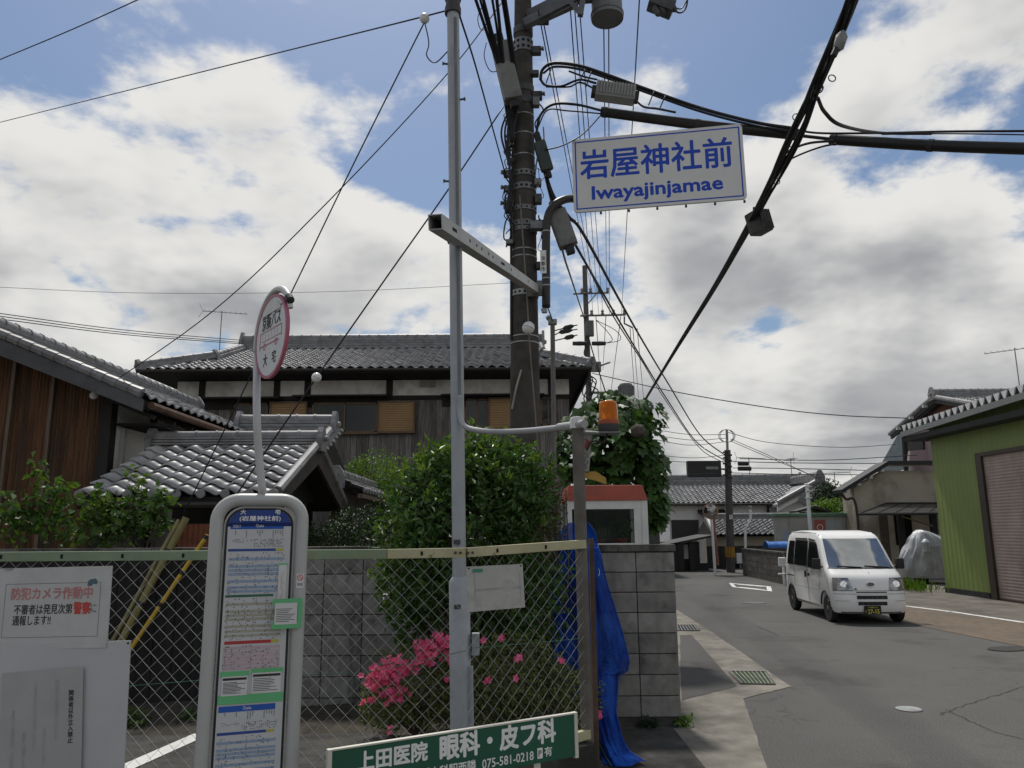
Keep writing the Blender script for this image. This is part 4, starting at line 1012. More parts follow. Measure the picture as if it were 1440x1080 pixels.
def note(x0, x1, y0, y1, z, nm, lines, head=True, tape=None):
    """taped paper slip on the board"""
    if tape:
        tp = MB()
        for a, b, c, d in tape: tp.add(slab(mB @ T(((a + b) / 2, (zpx(c) + zpx(d)) / 2, z - .0012)), b - a, zpx(c) - zpx(d), .0006).v, [(0, 1, 2, 3), (4, 5, 6, 7)])
        tp.build('green_tape', cols['tape'], bus)
    n_ = slab(mB @ T(((x0 + x1) / 2, (zpx(y0) + zpx(y1)) / 2, z)), x1 - x0, zpx(y0) - zpx(y1), .0006).build(nm, cols['paper'], bus)
    lm = MB()
    if head: rect(lm, mB, x0 + .004, zpx(y0 + 5.5), x1 - .004, zpx(y0 + 2), z + .0005)
    for i in range(lines):
        y = y0 + 8 + i * (y1 - y0 - 10) / max(1, lines)
        rect(lm, mB, x0 + .006, zpx(y + .8), x0 + (x1 - x0) * rg.uniform(.55, .95), zpx(y), z + .0005)
    stuff(lm.build('small_print', cols['ink'], n_, fix=False))
note(-.115, -.016, 949, 976, .004, 'paper_slip', 9, tape=[(-.122, -.012, 942, 950), (-.126, .125, 975, 988)])
note(.0, .115, 946, 975, .004, 'paper_slip', 8, tape=[(-.004, .120, 940, 948)])
note(.076, .165, 848, 878, .040, 'paper_slip', 8, head=False, tape=[(.066, .185, 842, 851), (.066, .185, 874, 884), (.168, .186, 851.2, 873.8)])
note(.084, .117, 795, 852, .004, 'paper_slip', 0, head=False, tape=[(.082, .119, 793, 799)])
marks(mB @ T((0, 0, .0042)), .094, zpx(848), .106, zpx(804), 40, .004, redt, bus, 8)
# smoking ban sticker on the frame
sm = frame(BP(hw, zpx(818), rt + .0008), xa, (0, 0, 1))
st = slab(sm, .030, .060, .0012).build('sticker', cols['paper'], bus)
rgm = MB()
for i in range(20):
    a0, a1 = R(i * 18), R(i * 18 + 18)
    rgm.add([sm @ V(r_ * math.cos(a), .014 + r_ * math.sin(a), .0006) for r_, a in ((.0095, a0), (.0125, a0), (.0125, a1), (.0095, a1))], [(0, 1, 2, 3)])
rgm.add([sm @ V(x, .014 + y, .0006) for x, y in ((-.008, .006), (-.006, .008), (.008, -.006), (.006, -.008))], [(0, 1, 2, 3)])
stuff(rgm.build('ban_symbol', redt, st, fix=False))
text('禁煙', .012, ink, st, sm @ T((0, -.014, .0)), width=.022)
# top disc on its bent pipe
dc = P(382, 473, 3.3); dx = V(.61, -.79, 0); dn = V(-.79, -.61, 0)
def DP(u, v, n=0.0): return dc + dx * u + V(0, 0, v) + dn * n
rD = .19
tube = [BP(.006, zt - rt * .6), P(364, 640, 3.3), P(361, 580, 3.3)]
arc = [DP((rD + .022) * math.cos(R(a)), (rD + .022) * math.sin(R(a)), -.01) for a in range(196, 34, -9)]
MB().tube(spline(tube + arc, 4), .0165, 12).build('bent_pipe', busgrey, bus, smooth='all')
MB().lathe([(.018, 0), (.018, .03), (.01, .035)], arc[-1], (arc[-1] - arc[-2]), 12).build('pipe_cap', ink, bus)
MB().tube([arc[-1] - V(0, 0, .0), arc[-1] + V(.01, 0, -.05)], .012, 8).build('disc_clamp', alu, bus)
pinkrim = M('rim_pink', (.40, .11, .16), .5, .08)
MB().lathe([(rD, -.008), (rD, .006), (rD - .013, .007), (rD - .013, -.008)], dc, dn, 48).build('disc_rim', pinkrim, bus, smooth=True)
MB().lathe([(rD - .013, -.006), (rD - .013, .0045), (.01, .0046)], dc, dn, 48).build('disc_face', M('disc_white', (.58, .59, .59), .45, .04), bus)
mD = frame(dc + dn * .005, dx, (0, 0, 1))
text('京阪バス', .075, ink, bus, mD @ T((0, .075, 0)), width=.22, bold=.0009)
bmk = MB()
for (a, b, c, d) in ((-.13, -.034, .10, -.028), (-.13, .030, .13, .034), (-.13, -.045, -.125, .03), (.126, -.02, .13, .03), (-.10, -.012, .13, -.009)): rect(bmk, mD, a, b, c, d, .0008)
for i in range(6): rect(bmk, mD, -.10 + i * .036, -.004, -.098 + i * .036, .028, .0008); 
for cx_ in (-.07, .07):
    for i in range(16):
        a0, a1 = R(i * 22.5), R(i * 22.5 + 22.5)
        bmk.add([mD @ V(cx_ + r_ * math.cos(a), -.036 + r_ * math.sin(a), .0010) for r_, a in ((.011, a0), (.016, a0), (.016, a1), (.011, a1))], [(0, 1, 2, 3)])
stuff(bmk.build('bus_picture', pinkrim, bus, fix=False))
text('大　宅', .06, ink, bus, mD @ T((0, -.10, 0)), width=.15, bold=.0006)
cr = MB(); pts = [(-(rD - .03) * math.cos(R(a)), (rD - .03) * math.sin(R(a))) for a in range(42, 139, 8)]
cr.prism([DP(x, z, .0052) for x, z in pts], dn * .003); cr.build('top_plate', alu, bus)
bar = MB(); rect(bar, mD, -.125, .118, .125, .123, .0008); bar.build('divider', ink, bus, fix=False)
# ------------------------------------------------------------------ grey steel pole behind the fence
GY = 5.35
gp = M('grey_pole', (.36, .38, .40), .5, .08, 2, metal=.15, col2=(.31, .325, .345), c2scale=3)
gt_, gb_ = P(637, 4, GY), P(648, 1000, GY); gb_ = gb_ + (gb_ - gt_) * ((gb_.z - LOT) / (gt_.z - gb_.z))
gpole = thing('steel_pole', 'slim grey steel pole with thicker foot standing behind the wire fence', 'pole', gb_)
gd = (gt_ - gb_).normalized()
def GPt(py, dx=0.0, dy=0.0):
    z = P(644, py, GY).z; return gb_ + gd * ((z - gb_.z) / gd.z) + V(dx, dy, 0)
MB().tube([gb_, gt_], .047, 18).build('shaft', gp, gpole, smooth=True)
MB().tube([gb_, GPt(818), GPt(811)], [.070, .070, .050], 18).build('foot_sleeve', gp, gpole, smooth=True)
MB().box(GPt(905, .105, -.02), (.05, .06, .14)).build('junction_box', M('box_grey', (.28, .29, .30), .5), gpole, bevel=.005)
MB().tube([GPt(935, .078, -.05), GPt(1040, .078, -.05)], .010, 8).build('thin_conduit', gp, gpole, smooth=True)
for py in (762, 852): 
    MB().box(GPt(py, -.01, -.055), (.045, .03, .03)).build('step_bolt', M('dark_bolt', (.07, .07, .07), .6), gpole)
for py in (90, 140, 255):
    MB().lathe([(.008, 0), (.008, .03), (.014, .032), (.014, .042)], GPt(py, .045 if py == 140 else -.045), (1 if py == 140 else -1, -.2, 0), 8).build('step_bolt', MATS['dark_bolt'], gpole)
MB().lathe([(.064, -.10), (.064, -.05), (.056, -.048), (.056, .02), (.064, .022), (.064, .07)], gt_, n=16).build('head_clamp', M('head_dark', (.06, .06, .06), .6), gpole, smooth=True)
MB().tube([GPt(30, .02, -.046), GPt(300, .02, -.046), GPt(560, .02, -.046)], .012, 8).build('service_cable', M('cable_grey', (.17, .18, .19), .6), gpole, smooth=True)
conduit = spline([GPt(558, .02, -.055), GPt(585, .022, -.06), P(656, 601, 5.2), P(690, 607, 5.0), P(740, 606, 4.75), P(800, 600, 4.38), P(818, 597, 4.27)], 8)
cd = thing('conduit_pipe', 'pale grey conduit bent from the steel pole across to the end post', 'pipe', GPt(590))
MB().tube(conduit, .019, 12).build('bent_run', M('conduit_grey', (.33, .34, .35), .5, .06), cd, smooth='all')
MB().tube([P(786, 601, 4.47), P(822, 596, 4.24)], .024, 12).build('sleeve', M('conduit_grey2', (.38, .38, .37), .5), cd, smooth=True)

# ------------------------------------------------------------------ concrete utility pole
PY = 9.4
cpm = M('pole_concrete', (.078, .072, .064), .88, .18, 6, .25, 60, col2=(.052, .048, .043), c2scale=2.2, spec=.2)
c1, c2 = P(738.5, 600, PY), P(735.5, 40, PY); cd_ = (c2 - c1).normalized()
def CP(z): return c1 + cd_ * ((z - c1.z) / cd_.z)
def CPy(py): return CP(P(737, py, PY).z)
def CR_(z): return .192 - (z - 3.0) * .0125
upole = thing('concrete_pole', 'thick concrete utility pole with steel bands rising behind the clipped bush', 'utility pole', CP(0))
zz_ = [0, 2, 4, 6, 8, 10, 12.5]
MB().tube([CP(z) for z in zz_], [CR_(z) for z in zz_], 28).build('shaft', cpm, upole, smooth=True)
def band(py, h, mat, pr=.006, nm='band', holes=0):
    c = CPy(py); r = CR_(c.z); 
    o = MB().lathe([(r + .0005, -h / 2), (r + pr, -h / 2), (r + pr, h / 2), (r + .0005, h / 2)], c, cd_, 28).build(nm, mat, upole, smooth=True)
    for i in range(holes):
        a = R(-150 + i * 120 / max(1, holes - 1)); q = c + V(math.cos(a), math.sin(a), 0) * (r + pr)
        MB().lathe([(h * .22, 0), (h * .22, .002)], q, V(math.cos(a), math.sin(a), 0), 8).build('band_hole', dark, o)
    return c, r
bandm = M('band_steel', (.17, .175, .175), .5, .2, 10, metal=.4)
strap = M('strap_steel', (.30, .305, .305), .4, .15, 10, metal=.4)
for py in (46, 64, 72, 128, 145): band(py, .10, bandm if py in (64, 72) else M('band_dark', (.07, .07, .068), .6, .3, 8), .012, holes=5 if py in (64, 72) else 0)
for py, h in ((248, .075), (267, .085), (297, .06), (318, .07), (326, .05)): band(py, h, bandm, .012, holes=6)
band(415, .075, M('band_white', (.36, .37, .36), .5), .012, holes=7)
for py in (165, 192, 222, 354, 364, 475, 484): band(py, .014, strap, .004, 'strap')
for py, dx, s in ((290, -.27, .09), (247, -.23, .08), (268, -.25, .07), (318, .24, .10), (404, .23, .12), (75, .2, .1), (138, .22, .1)):
    c = CPy(py); r = CR_(c.z)
    MB().box(c + V(math.copysign(r + .05, dx), -.05, 0), (.13, .09, s)).build('band_lug', MATS['band_dark'] if py < 150 else bandm, upole, bevel=.008)
    MB().lathe([(.018, 0), (.018, .05), (.03, .052), (.03, .07)], c + V(math.copysign(r + .08, dx), -.08, 0), (math.copysign(1, dx), -.4, 0), 8).build('lug_bolt', MATS['band_dark'], upole)
# cables strapped up the pole face
for x_, y_, pts_ in ((-.17, -.09, ((140, 0), (210, -.02), (320, .0), (480, 0))), (-.15, -.12, ((120, 0), (190, .01), (330, -.02)))):
    MB().tube(spline([CPy(py) + V(x_ + d_, y_, 0) for py, d_ in pts_], 6), .016, 6).build('riser_cable', blackm, upole)
rgw = random.Random(44)
for k in range(16):   # thin drop wires curling round the fittings
    py = rgw.uniform(130, 340); sx = -1 if k % 3 else 1; c = CPy(py); r = CR_(c.z); pts = []
    for j in range(6): pts.append(c + V(sx * (r + rgw.uniform(.0, .13)), -.08 - rgw.uniform(0, .12), -.12 * j + rgw.uniform(-.06, .06)))
    MB().tube(spline(pts, 5), rgw.choice((.005, .007, .010)), 5).build('drop_wire', blackm if k % 4 else M('wire_pale', (.25, .24, .22), .6), upole, smooth='all')
for k, (py, sx) in enumerate(((155, -1), (172, -1), (205, -1), (232, -1), (262, 1), (285, 1), (345, -1), (378, 1), (150, 1), (110, 1))):
    c = CPy(py); r = CR_(c.z); MB().box(c + V(sx * (r + .03), -.10, 0), (.09, .10, .06 + .03 * (k % 3))).build('small_fitting', MATS['band_dark'] if k % 2 else bandm, upole, bevel=.008)
MB().tube(spline([P(733, 520, PY - .22), P(726, 545, PY - .24), P(720, 575, PY - .22)], 5), .012, 6).build('loose_strap', M('strap_pale', (.3, .27, .22), .6), upole)
# upper steel arms and transformer
armm = M('arm_steel', (.13, .135, .135), .55, .2, 6, metal=.3)
for (a, b, s) in (((738, 34, 9.2), (835, -14, 9.0), .11), ((742, 22, 9.5), (832, -24, 9.3), .10), ((757, 30, 9.2), (812, 5, 9.05), .07), ((823, -20, 9.0), (816, 22, 9.0), .07), ((798, 0, 9.05), (818, 20, 9.0), .06)):
    p, q = P(*a), P(*b); d = (q - p); L = d.length; d.normalize(); sd_ = d.cross(V(0, 0, 1)).normalized()
    MB().box((p + q) / 2, (L, s, s), Matrix((d, sd_, sd_.cross(d))).transposed()).build('steel_arm', armm, upole)
c = CPy(30); MB().box(c + V(.2, -.12, -.02), (.3, .2, .12)).build('arm_clamp', MATS['band_dark'], upole)
tr = P(854, 27, 9.2)
tf = thing('pole_transformer', 'grey drum transformer hung from steel arms beside the pole top', 'transformer', tr)
MB().lathe([(.20, .02), (.215, .0), (.215, .05), (.205, .06), (.205, .75), (.18, .85), (.05, .9)], tr, n=28).build('tank', M('tank_grey', (.15, .155, .15), .5, .1, 4), tf, smooth=True)
MB().lathe([(.222, .05), (.222, .075), (.2, .08)], tr, n=28).build('tank_band', armm, tf, smooth=True)
MB().tube([tr + V(-.15, 0, .3), P(800, 2, 9.2)], .05, 6).build('hanger', armm, tf)
bl_ = P(930, 8, 8.6)
br = thing('cable_clamp', 'dark clustered cable fitting hanging at the top edge beside the transformer', 'cable fitting', bl_)
MB().box(bl_, (.32, .2, .16), Matrix.Rotation(R(25), 3, 'Y')).build('housing', MATS['band_dark'], br, bevel=.02)
for i in range(4): MB().lathe([(.035, 0), (.035, .12), (.02, .14)], bl_ + V(-.1 + i * .07, -.05, -.05 + .02 * i), (.4, 0, -1), 10).build('socket', MATS['band_dark'], br)
MB().tube(spline([bl_ + V(.1, 0, 0), P(955, 18, 8.6), P(965, 10, 8.6), P(968, -15, 8.6)], 6), .011, 6).build('pigtail', blackm, br)
MB().tube(spline([bl_ + V(.12, 0, .02), P(958, 12, 8.6), P(972, -12, 8.6)], 6), .009, 6).build('pigtail', blackm, br)
MB().tube([bl_ + V(0, 0, .05), P(918, -30, 8.6)], .02, 6).build('hanger_rod', armm, br)

# square steel channel reaching from the pole towards the viewer
ca, cb = P(612, 312, 4.6), P(753, 407, 9.16)
ch = thing('channel_arm', 'pale square steel channel with slots reaching out from the concrete pole', 'steel arm', cb)
d = (cb - ca); L = d.length; d.normalize(); sdv = d.cross(V(0, 0, 1)).normalized(); upv = sdv.cross(d)
rot = Matrix((d, sdv, upv)).transposed(); chm = M('channel_grey', (.42, .425, .41), .5, .12, 5, metal=.25)
hs, th = .046, .006
for off, sz in ((upv * hs, (L, 2 * hs, th)), (-upv * hs, (L, 2 * hs, th)), (sdv * (hs - th / 2), (L, th, 2 * hs - th)), (-sdv * (hs - th / 2), (L, th, 2 * hs - th))):
    MB().box((ca + cb) / 2 + off, sz, rot).build('channel_face', chm, ch)
for f_, ln_ in ((.07, .12), (.17, .03), (.22, .03), (.26, .03), (.32, .03), (.36, .03), (.46, .18), (.56, .03), (.80, .03)):
    for s in (1,):
        side = sdv * (hs + .001) if sdv.dot(V(1, 0, 0)) > 0 else -sdv * (hs + .001)
        MB().box(ca + d * (L * f_) + side, (ln_, .002, .022), rot).build('slot', dark, ch)
MB().box(cb, (.10, .20, .17), rot).build('pole_bracket', bandm, ch, bevel=.006)
MB().box(GPt(338, 0, -.02), (.12, .12, .03)).build('pole_clamp', chm, ch)
MB().box(GPt(333, -.065, -.02), (.03, .05, .05)).build('clamp_lug', MATS['dark_bolt'], ch)

# ------------------------------------------------------------------ intersection name sign
m, wv, hv = plane4(P(803, 197, 9.22), P(1042, 174, 8.86), P(808, 299, 9.22))
sgn = thing('name_sign', 'white blue bordered road name sign carried on a black arm beside the pole', 'sign', m @ V(0, -hv / 2, 0))
slab(m, wv, hv, .03, .05).build('panel', M('panel_white', (.68, .68, .65), .45, .03, 2), sgn, smooth=True)
sblue = M('sign_blue', (.008, .06, .48), .5, .05)
fr = MB(); bx = wv / 2 - .035; by = hv / 2 - .035; t = .017
for (a, b, c, d) in ((-bx, -by, bx, -by + t), (-bx, by - t, bx, by), (-bx, -by + t, -bx + t, by - t), (bx - t, -by + t, bx, by - t)): rect(fr, m, a, b, c, d)
fr.build('border', sblue, sgn, fix=False)
text('岩屋神社前', .425, sblue, sgn, m @ T((-.02, hv * .14, 0)), width=wv * .885, bold=.0075)
text('Iwayajinjamae', .25, sblue, sgn, m @ T((-.02, -hv * .285, 0)), width=wv * .755, bold=.008)
for i in range(6):
    p = m @ V(-wv / 2 + wv * (.16 + i * .165), -hv / 2 - .01, -.02); MB().lathe([(.014, 0), (.014, .03)], p, (0, 0, -1), 6).build('edge_bolt', ink, sgn)
blackp = M('black_pipe', (.030, .026, .025), .45, .2, 5)
pp = spline([P(768, 432, 9.12), P(768, 400, 9.12), P(768, 330, 9.12), P(771, 303, 9.12), P(780, 288, 9.13), P(793, 281, 9.2), P(803, 279, 9.32)], 8) + [m @ V(-wv * .40, -hv * .30, -.13), m @ V(.6, -hv * .25, -.13)]
MB().tube(pp, .052, 14).build('arm_pipe', blackp, sgn, smooth='all')
for y_ in (-.1, .25): slab(m @ T((0, hv * y_, -.031)), wv * .94, .05, .03).build('back_rail', alu, sgn)
for py in (318, 404): MB().box(P(757, py, 9.18), (.20, .12, .10)).build('pole_clamp', bandm, sgn, bevel=.006)
for py in (326, 392, 402): MB().lathe([(.055, -.008), (.055, .008)], P(768, py, 9.12), (0, 0, 1), 14).build('pipe_strap', strap, sgn)
lp = frame(P(764, 368, 9.06), (1, 0, 0), (0, 0, 1)); slab(lp, .075, .30, .003).build('owner_label', M('label_white', (.72, .72, .7), .5), sgn)
for i, chx in enumerate('京都市'): text(chx, .06, ink, sgn, lp @ T((0, .045 - i * .07, 0)), bold=.001)
text('◯', .04, greyink, sgn, lp @ T((0, .115, 0)))
for dz, r_ in ((0, .03), (.04, .022)): MB().lathe([(r_, 0), (r_, .05), (r_ * .5, .06)], P(764 + dz * 60, 434, 9.12), (0.2, 0, -1), 10).build('drip_fitting', galv, sgn)

# ------------------------------------------------------------------ closures and repeater boxes on the cables
def longbox(name, label, a, b, wpx, mat, cat='cable box'):
    a, b = P(*a), P(*b); d = (a - b); L = d.length; d.normalize(); s = d.cross(V(0, -1, 0)).normalized(); n_ = s.cross(d)
    t = thing(name, label, cat, b); r = Matrix((s, n_, d)).transposed(); w_ = wpx
    MB().box((a + b) / 2, (w_, w_ * .8, L), r).build('casing', mat, t, bevel=w_ * .2, smooth=True)
    MB().box((a + b) / 2 - n_ * 0 + s * w_ * .0, (w_ * 1.04, w_ * .1, L * .96), r).build('seam', M('seam_grey', (.16, .16, .155), .6), t)
    MB().box(a + d * .05, (w_ * .5, w_ * .5, .16), r).build('cable_inlet', blackm, t, bevel=.02)
    MB().box(b - d * .04, (w_ * .45, w_ * .45, .12), r).build('cable_inlet', blackm, t, bevel=.02)
    return t
cbox = M('closure_grey', (.20, .20, .19), .6, .12, 4, col2=(.13, .13, .125), c2scale=3)
longbox('cable_closure', 'long grey cable closure strapped to the upper left of the concrete pole', (703, 62, 9.0), (722, 142, 9.0), .24, cbox)
longbox('cable_closure', 'grey cable closure hanging under the name sign arm beside the pole', (782, 297, 9.3), (800, 347, 9.3), .24, cbox)
longbox('cable_closure', 'dark green cable closure on the pole just left of the name sign', (758, 200, 9.2), (770, 240, 9.25), .16, M('closure_green', (.045, .06, .055), .6), )
rp = P(865, 131, 8.9)
rep = thing('line_repeater', 'ribbed pale grey line repeater box hanging from the looped cables', 'cable box', rp)
rr = Matrix.Rotation(R(9), 3, 'Y'); rpm = M('repeater_grey', (.30, .30, .28), .55, .1, 5)
MB().box(rp, (.50, .18, .20), rr).build('housing', rpm, rep, bevel=.02)
for i in range(13): MB().box(rp + rr @ V(-.23 + i * .038, -.10, .01), (.012, .03, .17), rr).build('cooling_rib', rpm, rep)
for s in (-1, 1): MB().box(rp + rr @ V(s * .27, 0, -.02), (.06, .12, .12), rr).build('end_gland', ink, rep, bevel=.01)
b2 = P(1067, 313, 8.6)
bb_ = thing('splice_box', 'dark ribbed splice box hanging on the diagonal cable bundle', 'cable box', b2)
r2 = Matrix.Rotation(R(-12), 3, 'Y') @ Matrix.Rotation(R(30), 3, 'Z')
MB().box(b2, (.20, .2, .27), r2).build('housing', M('splice_dark', (.075, .072, .068), .6, .2, 8), bb_, bevel=.02)
for i in range(7): MB().box(b2 + r2 @ V(-.085 + i * .028, -.11, 0), (.010, .03, .24), r2).build('cooling_rib', MATS['splice_dark'], bb_)
MB().tube([b2 + V(-.05, 0, .15), P(1060, 292, 8.4)], .012, 6).build('hanger', blackm, bb_)

# ------------------------------------------------------------------ cables
cab = M('cable_black', (.014, .014, .017), .6, .2, 8)
thin = M('cable_thin', (.025, .025, .028), .6, .2, 8)
def cable(label, pts, r, mat=None, group=None, n=8, seg=6):
    p3 = [P(*p) for p in pts]
    if len(p3) == 2: p3 = sagline(p3[0], p3[1], 0.0, 4)
    else: p3 = spline(p3, n)
    return tag(MB().tube(p3, r, seg).build('overhead_cable', mat or cab, smooth='all'), label, 'cable', group or 'overhead cables')
def ball(px, py, Y, s, label, two=True):
    c = P(px, py, Y); t = thing('insulator', label, 'insulator', c, group='white insulators on the guy wires')
    wht = M('porcelain', (.72, .72, .70), .3, .05)
    ax = V(.35, 0, 1)
    MB().lathe([(.3 * s, -1.0 * s), (.75 * s, -.72 * s), (.98 * s, -.25 * s), (1.0 * s, -.08 * s), (.85 * s, 0), (1.0 * s, .08 * s), (.98 * s, .25 * s), (.75 * s, .72 * s), (.3 * s, 1.0 * s)], c, ax, 18).build('porcelain_body', wht, t, smooth=True)
    MB().lathe([(.87 * s, -.07 * s), (.87 * s, .07 * s)], c, ax, 18).build('groove', ink, t)
# guys and service lines to the left
cable('long thin wire from the steel pole top running off the picture to the left', [(-20, 177, 14), (300, 97, 8.5), (585, 26, 5.6), (634, 12, 5.35)], .007)
cable('short stretch of wire crossing the top left corner', [(-20, 92, 12), (100, 42, 11), (215, -10, 10)], .009)
cable('guy wire from the steel pole top slanting down past the bus stop disc', [(600, 25, 5.5), (495, 235, 5.9), (405, 421, 6.3), (252, 735, 7.0)], .006)
cable('service wire from the concrete pole down to the barn gable', [(712, -5, 9.1), (628, 105, 8.9), (460, 285, 8.7), (300, 437, 9.6), (132, 556, 10.5)], .007)
cable('guy wire from the concrete pole with a white ball insulator low down', [(708, 150, 9.2), (628, 270, 9.0), (540, 395, 8.9), (445, 531, 8.8), (330, 700, 8.6), (300, 760, 8.5)], .010)
cable('dark cable dropping from the steel pole top to the concrete pole', [(645, 18, 5.4), (668, 90, 6.3), (690, 170, 7.7), (712, 250, 9.2)], .009)
cable('faint horizontal wire across the sky behind the bus stop disc', [(-20, 403, 40), (200, 412, 40), (470, 410, 40), (735, 397, 40)], .012, thin)
for i, (y0, y1) in enumerate(((438, 477), (442, 480), (446, 482))):
    cable(('upper', 'middle', 'lower')[i] + ' of three thin service wires from the left edge to the house roof', [(-20, y0, 16), (170, (y0 + y1) / 2 + 6, 19), (345, y1 + 2, 22)], .011, thin, 'parallel service wires at the left')
ball(445, 531, 8.8, .058, 'white ball insulator on the guy wire before the big house window')
ball(743, 461, 9.0, .075, 'white ball insulator hanging against the concrete pole')
ball(597, 26, 5.5, .04, 'small insulator on the wire joint beside the steel pole top')
ball(132, 556, 10.5, .055, 'small insulator at the barn gable where the service wire ends')
cable('guy wire hanging down the face of the concrete pole', [(731, 275, 9.1), (740, 400, 9.05), (743, 452, 9.0), (746, 500, 9.1), (757, 640, 9.1), (760, 740, 9.1)], .009, M('guy_grey', (.16, .15, .135), .6))
cable('looped end of wire dangling beside the steel pole', [(597, 30, 5.5), (603, 60, 5.5), (600, 78, 5.5), (612, 88, 5.5), (630, 72, 5.35)], .005)
# bundles at the pole's upper left
for i, (x0, xm, x1) in enumerate(((664, 686, 712), (671, 690, 714), (676, 693, 716), (690, 700, 708), (697, 704, 712), (704, 714, 724), (708, 718, 728))):
    cable(('first', 'second', 'third', 'fourth', 'fifth', 'sixth', 'seventh')[i] + ' from the left of the seven black cables coming down to the pole top', [(x0, -15, 8.2), (xm, 50, 8.7), (x1, 130, 9.1), (720, 200, 9.2)], .017 if i % 2 else .022, cab, 'cables descending to the pole top')
for i, dx in enumerate((0, 4, 9)):
    cable(('inner', 'middle', 'outermost')[i] + ' of three slack cables hugging the left side of the concrete pole', [(722 + dx * .3, 140, 9.1), (714 - dx, 185, 9.15), (717, 240, 9.15), (715 - dx * .3, 300, 9.15)], .014, cab, 'cables clipped to the pole side')
cable('curly tail of cable left of the pole top', [(680, 5, 8.8), (672, 25, 8.8), (677, 42, 8.9), (690, 36, 8.9)], .006)
cable('drooping loop of cable on the left of the pole closure', [(684, 60, 8.9), (681, 80, 8.9), (690, 100, 9.0), (706, 98, 9.0)], .006)
# looped trunk cables to the right
tr_pts = [(760, 112, 9.2), (763, 98, 9.2), (778, 89, 9.1), (812, 92, 9.0), (850, 104, 9.0), (905, 124, 9.1), (985, 152, 9.2), (1062, 172, 9.2), (1112, 180, 9.1)]
cable('upper trunk cable looping out from the pole above the name sign', tr_pts, .022)
cable('second trunk cable lying just under the looped one', [(p[0] + 1, p[1] + 5, p[2]) for p in tr_pts[1:]], .016)
cable('lower half of the cable loop running into the repeater box', [(760, 112, 9.2), (768, 120, 9.2), (790, 121, 9.1), (815, 112, 9.0), (838, 117, 8.9)], .016)
cable('second strand of the cable loop before the repeater box', [(768, 122, 9.2), (800, 122, 9.1), (816, 116, 9.0), (838, 126, 8.9)], .012)
cable('thin strand from loop top down into the repeater box', [(800, 100, 9.0), (822, 108, 8.95), (840, 112, 8.9)], .012)
for i, (x, y0, y1) in enumerate(((768, 94, 117), (815, 97, 116), (824, 100, 122), (912, 128, 148), (928, 134, 152))):
    cable(('first', 'second', 'third', 'fourth', 'fifth')[i] + ' tie strut from the pole bracing the looped trunk cables', [(x + 8, y0, 9.0 - i * .1), (x, y1, 9.0 - i * .1)], .008, cab, 'tie struts in the cable loop')
cable('cable leaving the repeater box towards the dark cover', [(893, 140, 8.8), (905, 150, 8.7), (925, 153, 8.6), (950, 158, 8.5)], .014)
cable('lower feeder cable arching from the pole to the dark cover', [(754, 188, 9.2), (760, 162, 9.2), (778, 147, 9.15), (810, 147, 9.0), (848, 156, 9.5)], .018)
cable('slack thinner feeder below the arching one', [(756, 180, 9.2), (770, 155, 9.2), (800, 156, 9.1), (848, 160, 9.5)], .010)
cable('thin drop wire swinging from the dark cover back to the pole', [(845, 162, 9.4), (820, 188, 9.3), (790, 205, 9.1), (755, 213, 9.2)], .009)
coverm = M('cover_black', (.016, .015, .014), .5, .2, 5)
def cover(label, a, b, r):
    a, b = P(*a), P(*b); t = thing('cable_cover', label, 'cable cover', (a + b) / 2, group='black cable covers across the road')
    mid_ = a.lerp(b, .5) - V(0, 0, .02)
    MB().tube(spline([a, mid_, b], 6), r, 14).build('sleeve', coverm, t, smooth=True)
    for f_ in (0.02, .5, .98): MB().lathe([(r * 1.1, -.03), (r * 1.1, .03)], a.lerp(b, f_) - V(0, 0, .02 * (1 - abs(f_ - .5) * 2)), (b - a), 14).build('collar', ink, t, smooth=True)
cover('thick black cable cover running right from the pole above the name sign', (845, 157, 9.5), (1122, 190, 9.2), .066)
cover('thick black cable cover leaving the picture at the right edge', (1168, 196, 9.0), (1475, 210, 7.6), .066)
cable('cable emerging between the two black covers', [(1118, 190, 9.2), (1145, 193, 9.1), (1172, 196, 9.0)], .022)
cable('trunk cable continuing over the right hand cover', [(1112, 180, 9.1), (1150, 187, 8.9), (1240, 187, 8.6), (1330, 185, 8.2), (1470, 184, 7.6)], .014)
cable('thin cable above the right hand cover to the picture edge', [(1240, 189, 8.6), (1340, 188, 8.2), (1470, 190, 7.6)], .008)
cable('cable swooping down from the bundle to the right hand cover', [(1150, 138, 6.2), (1160, 158, 6.5), (1185, 177, 6.8), (1240, 187, 8.2), (1310, 188, 8.2)], .018)
cable('loose cable curling under the crossing of covers and bundle', [(1092, 232, 7.2), (1105, 215, 7.2), (1135, 202, 7.2), (1172, 198, 7.2)], .013)
cable('second loose cable under the crossing', [(1088, 240, 7.4), (1115, 222, 7.3), (1150, 208, 7.2), (1176, 202, 7.2)], .010)
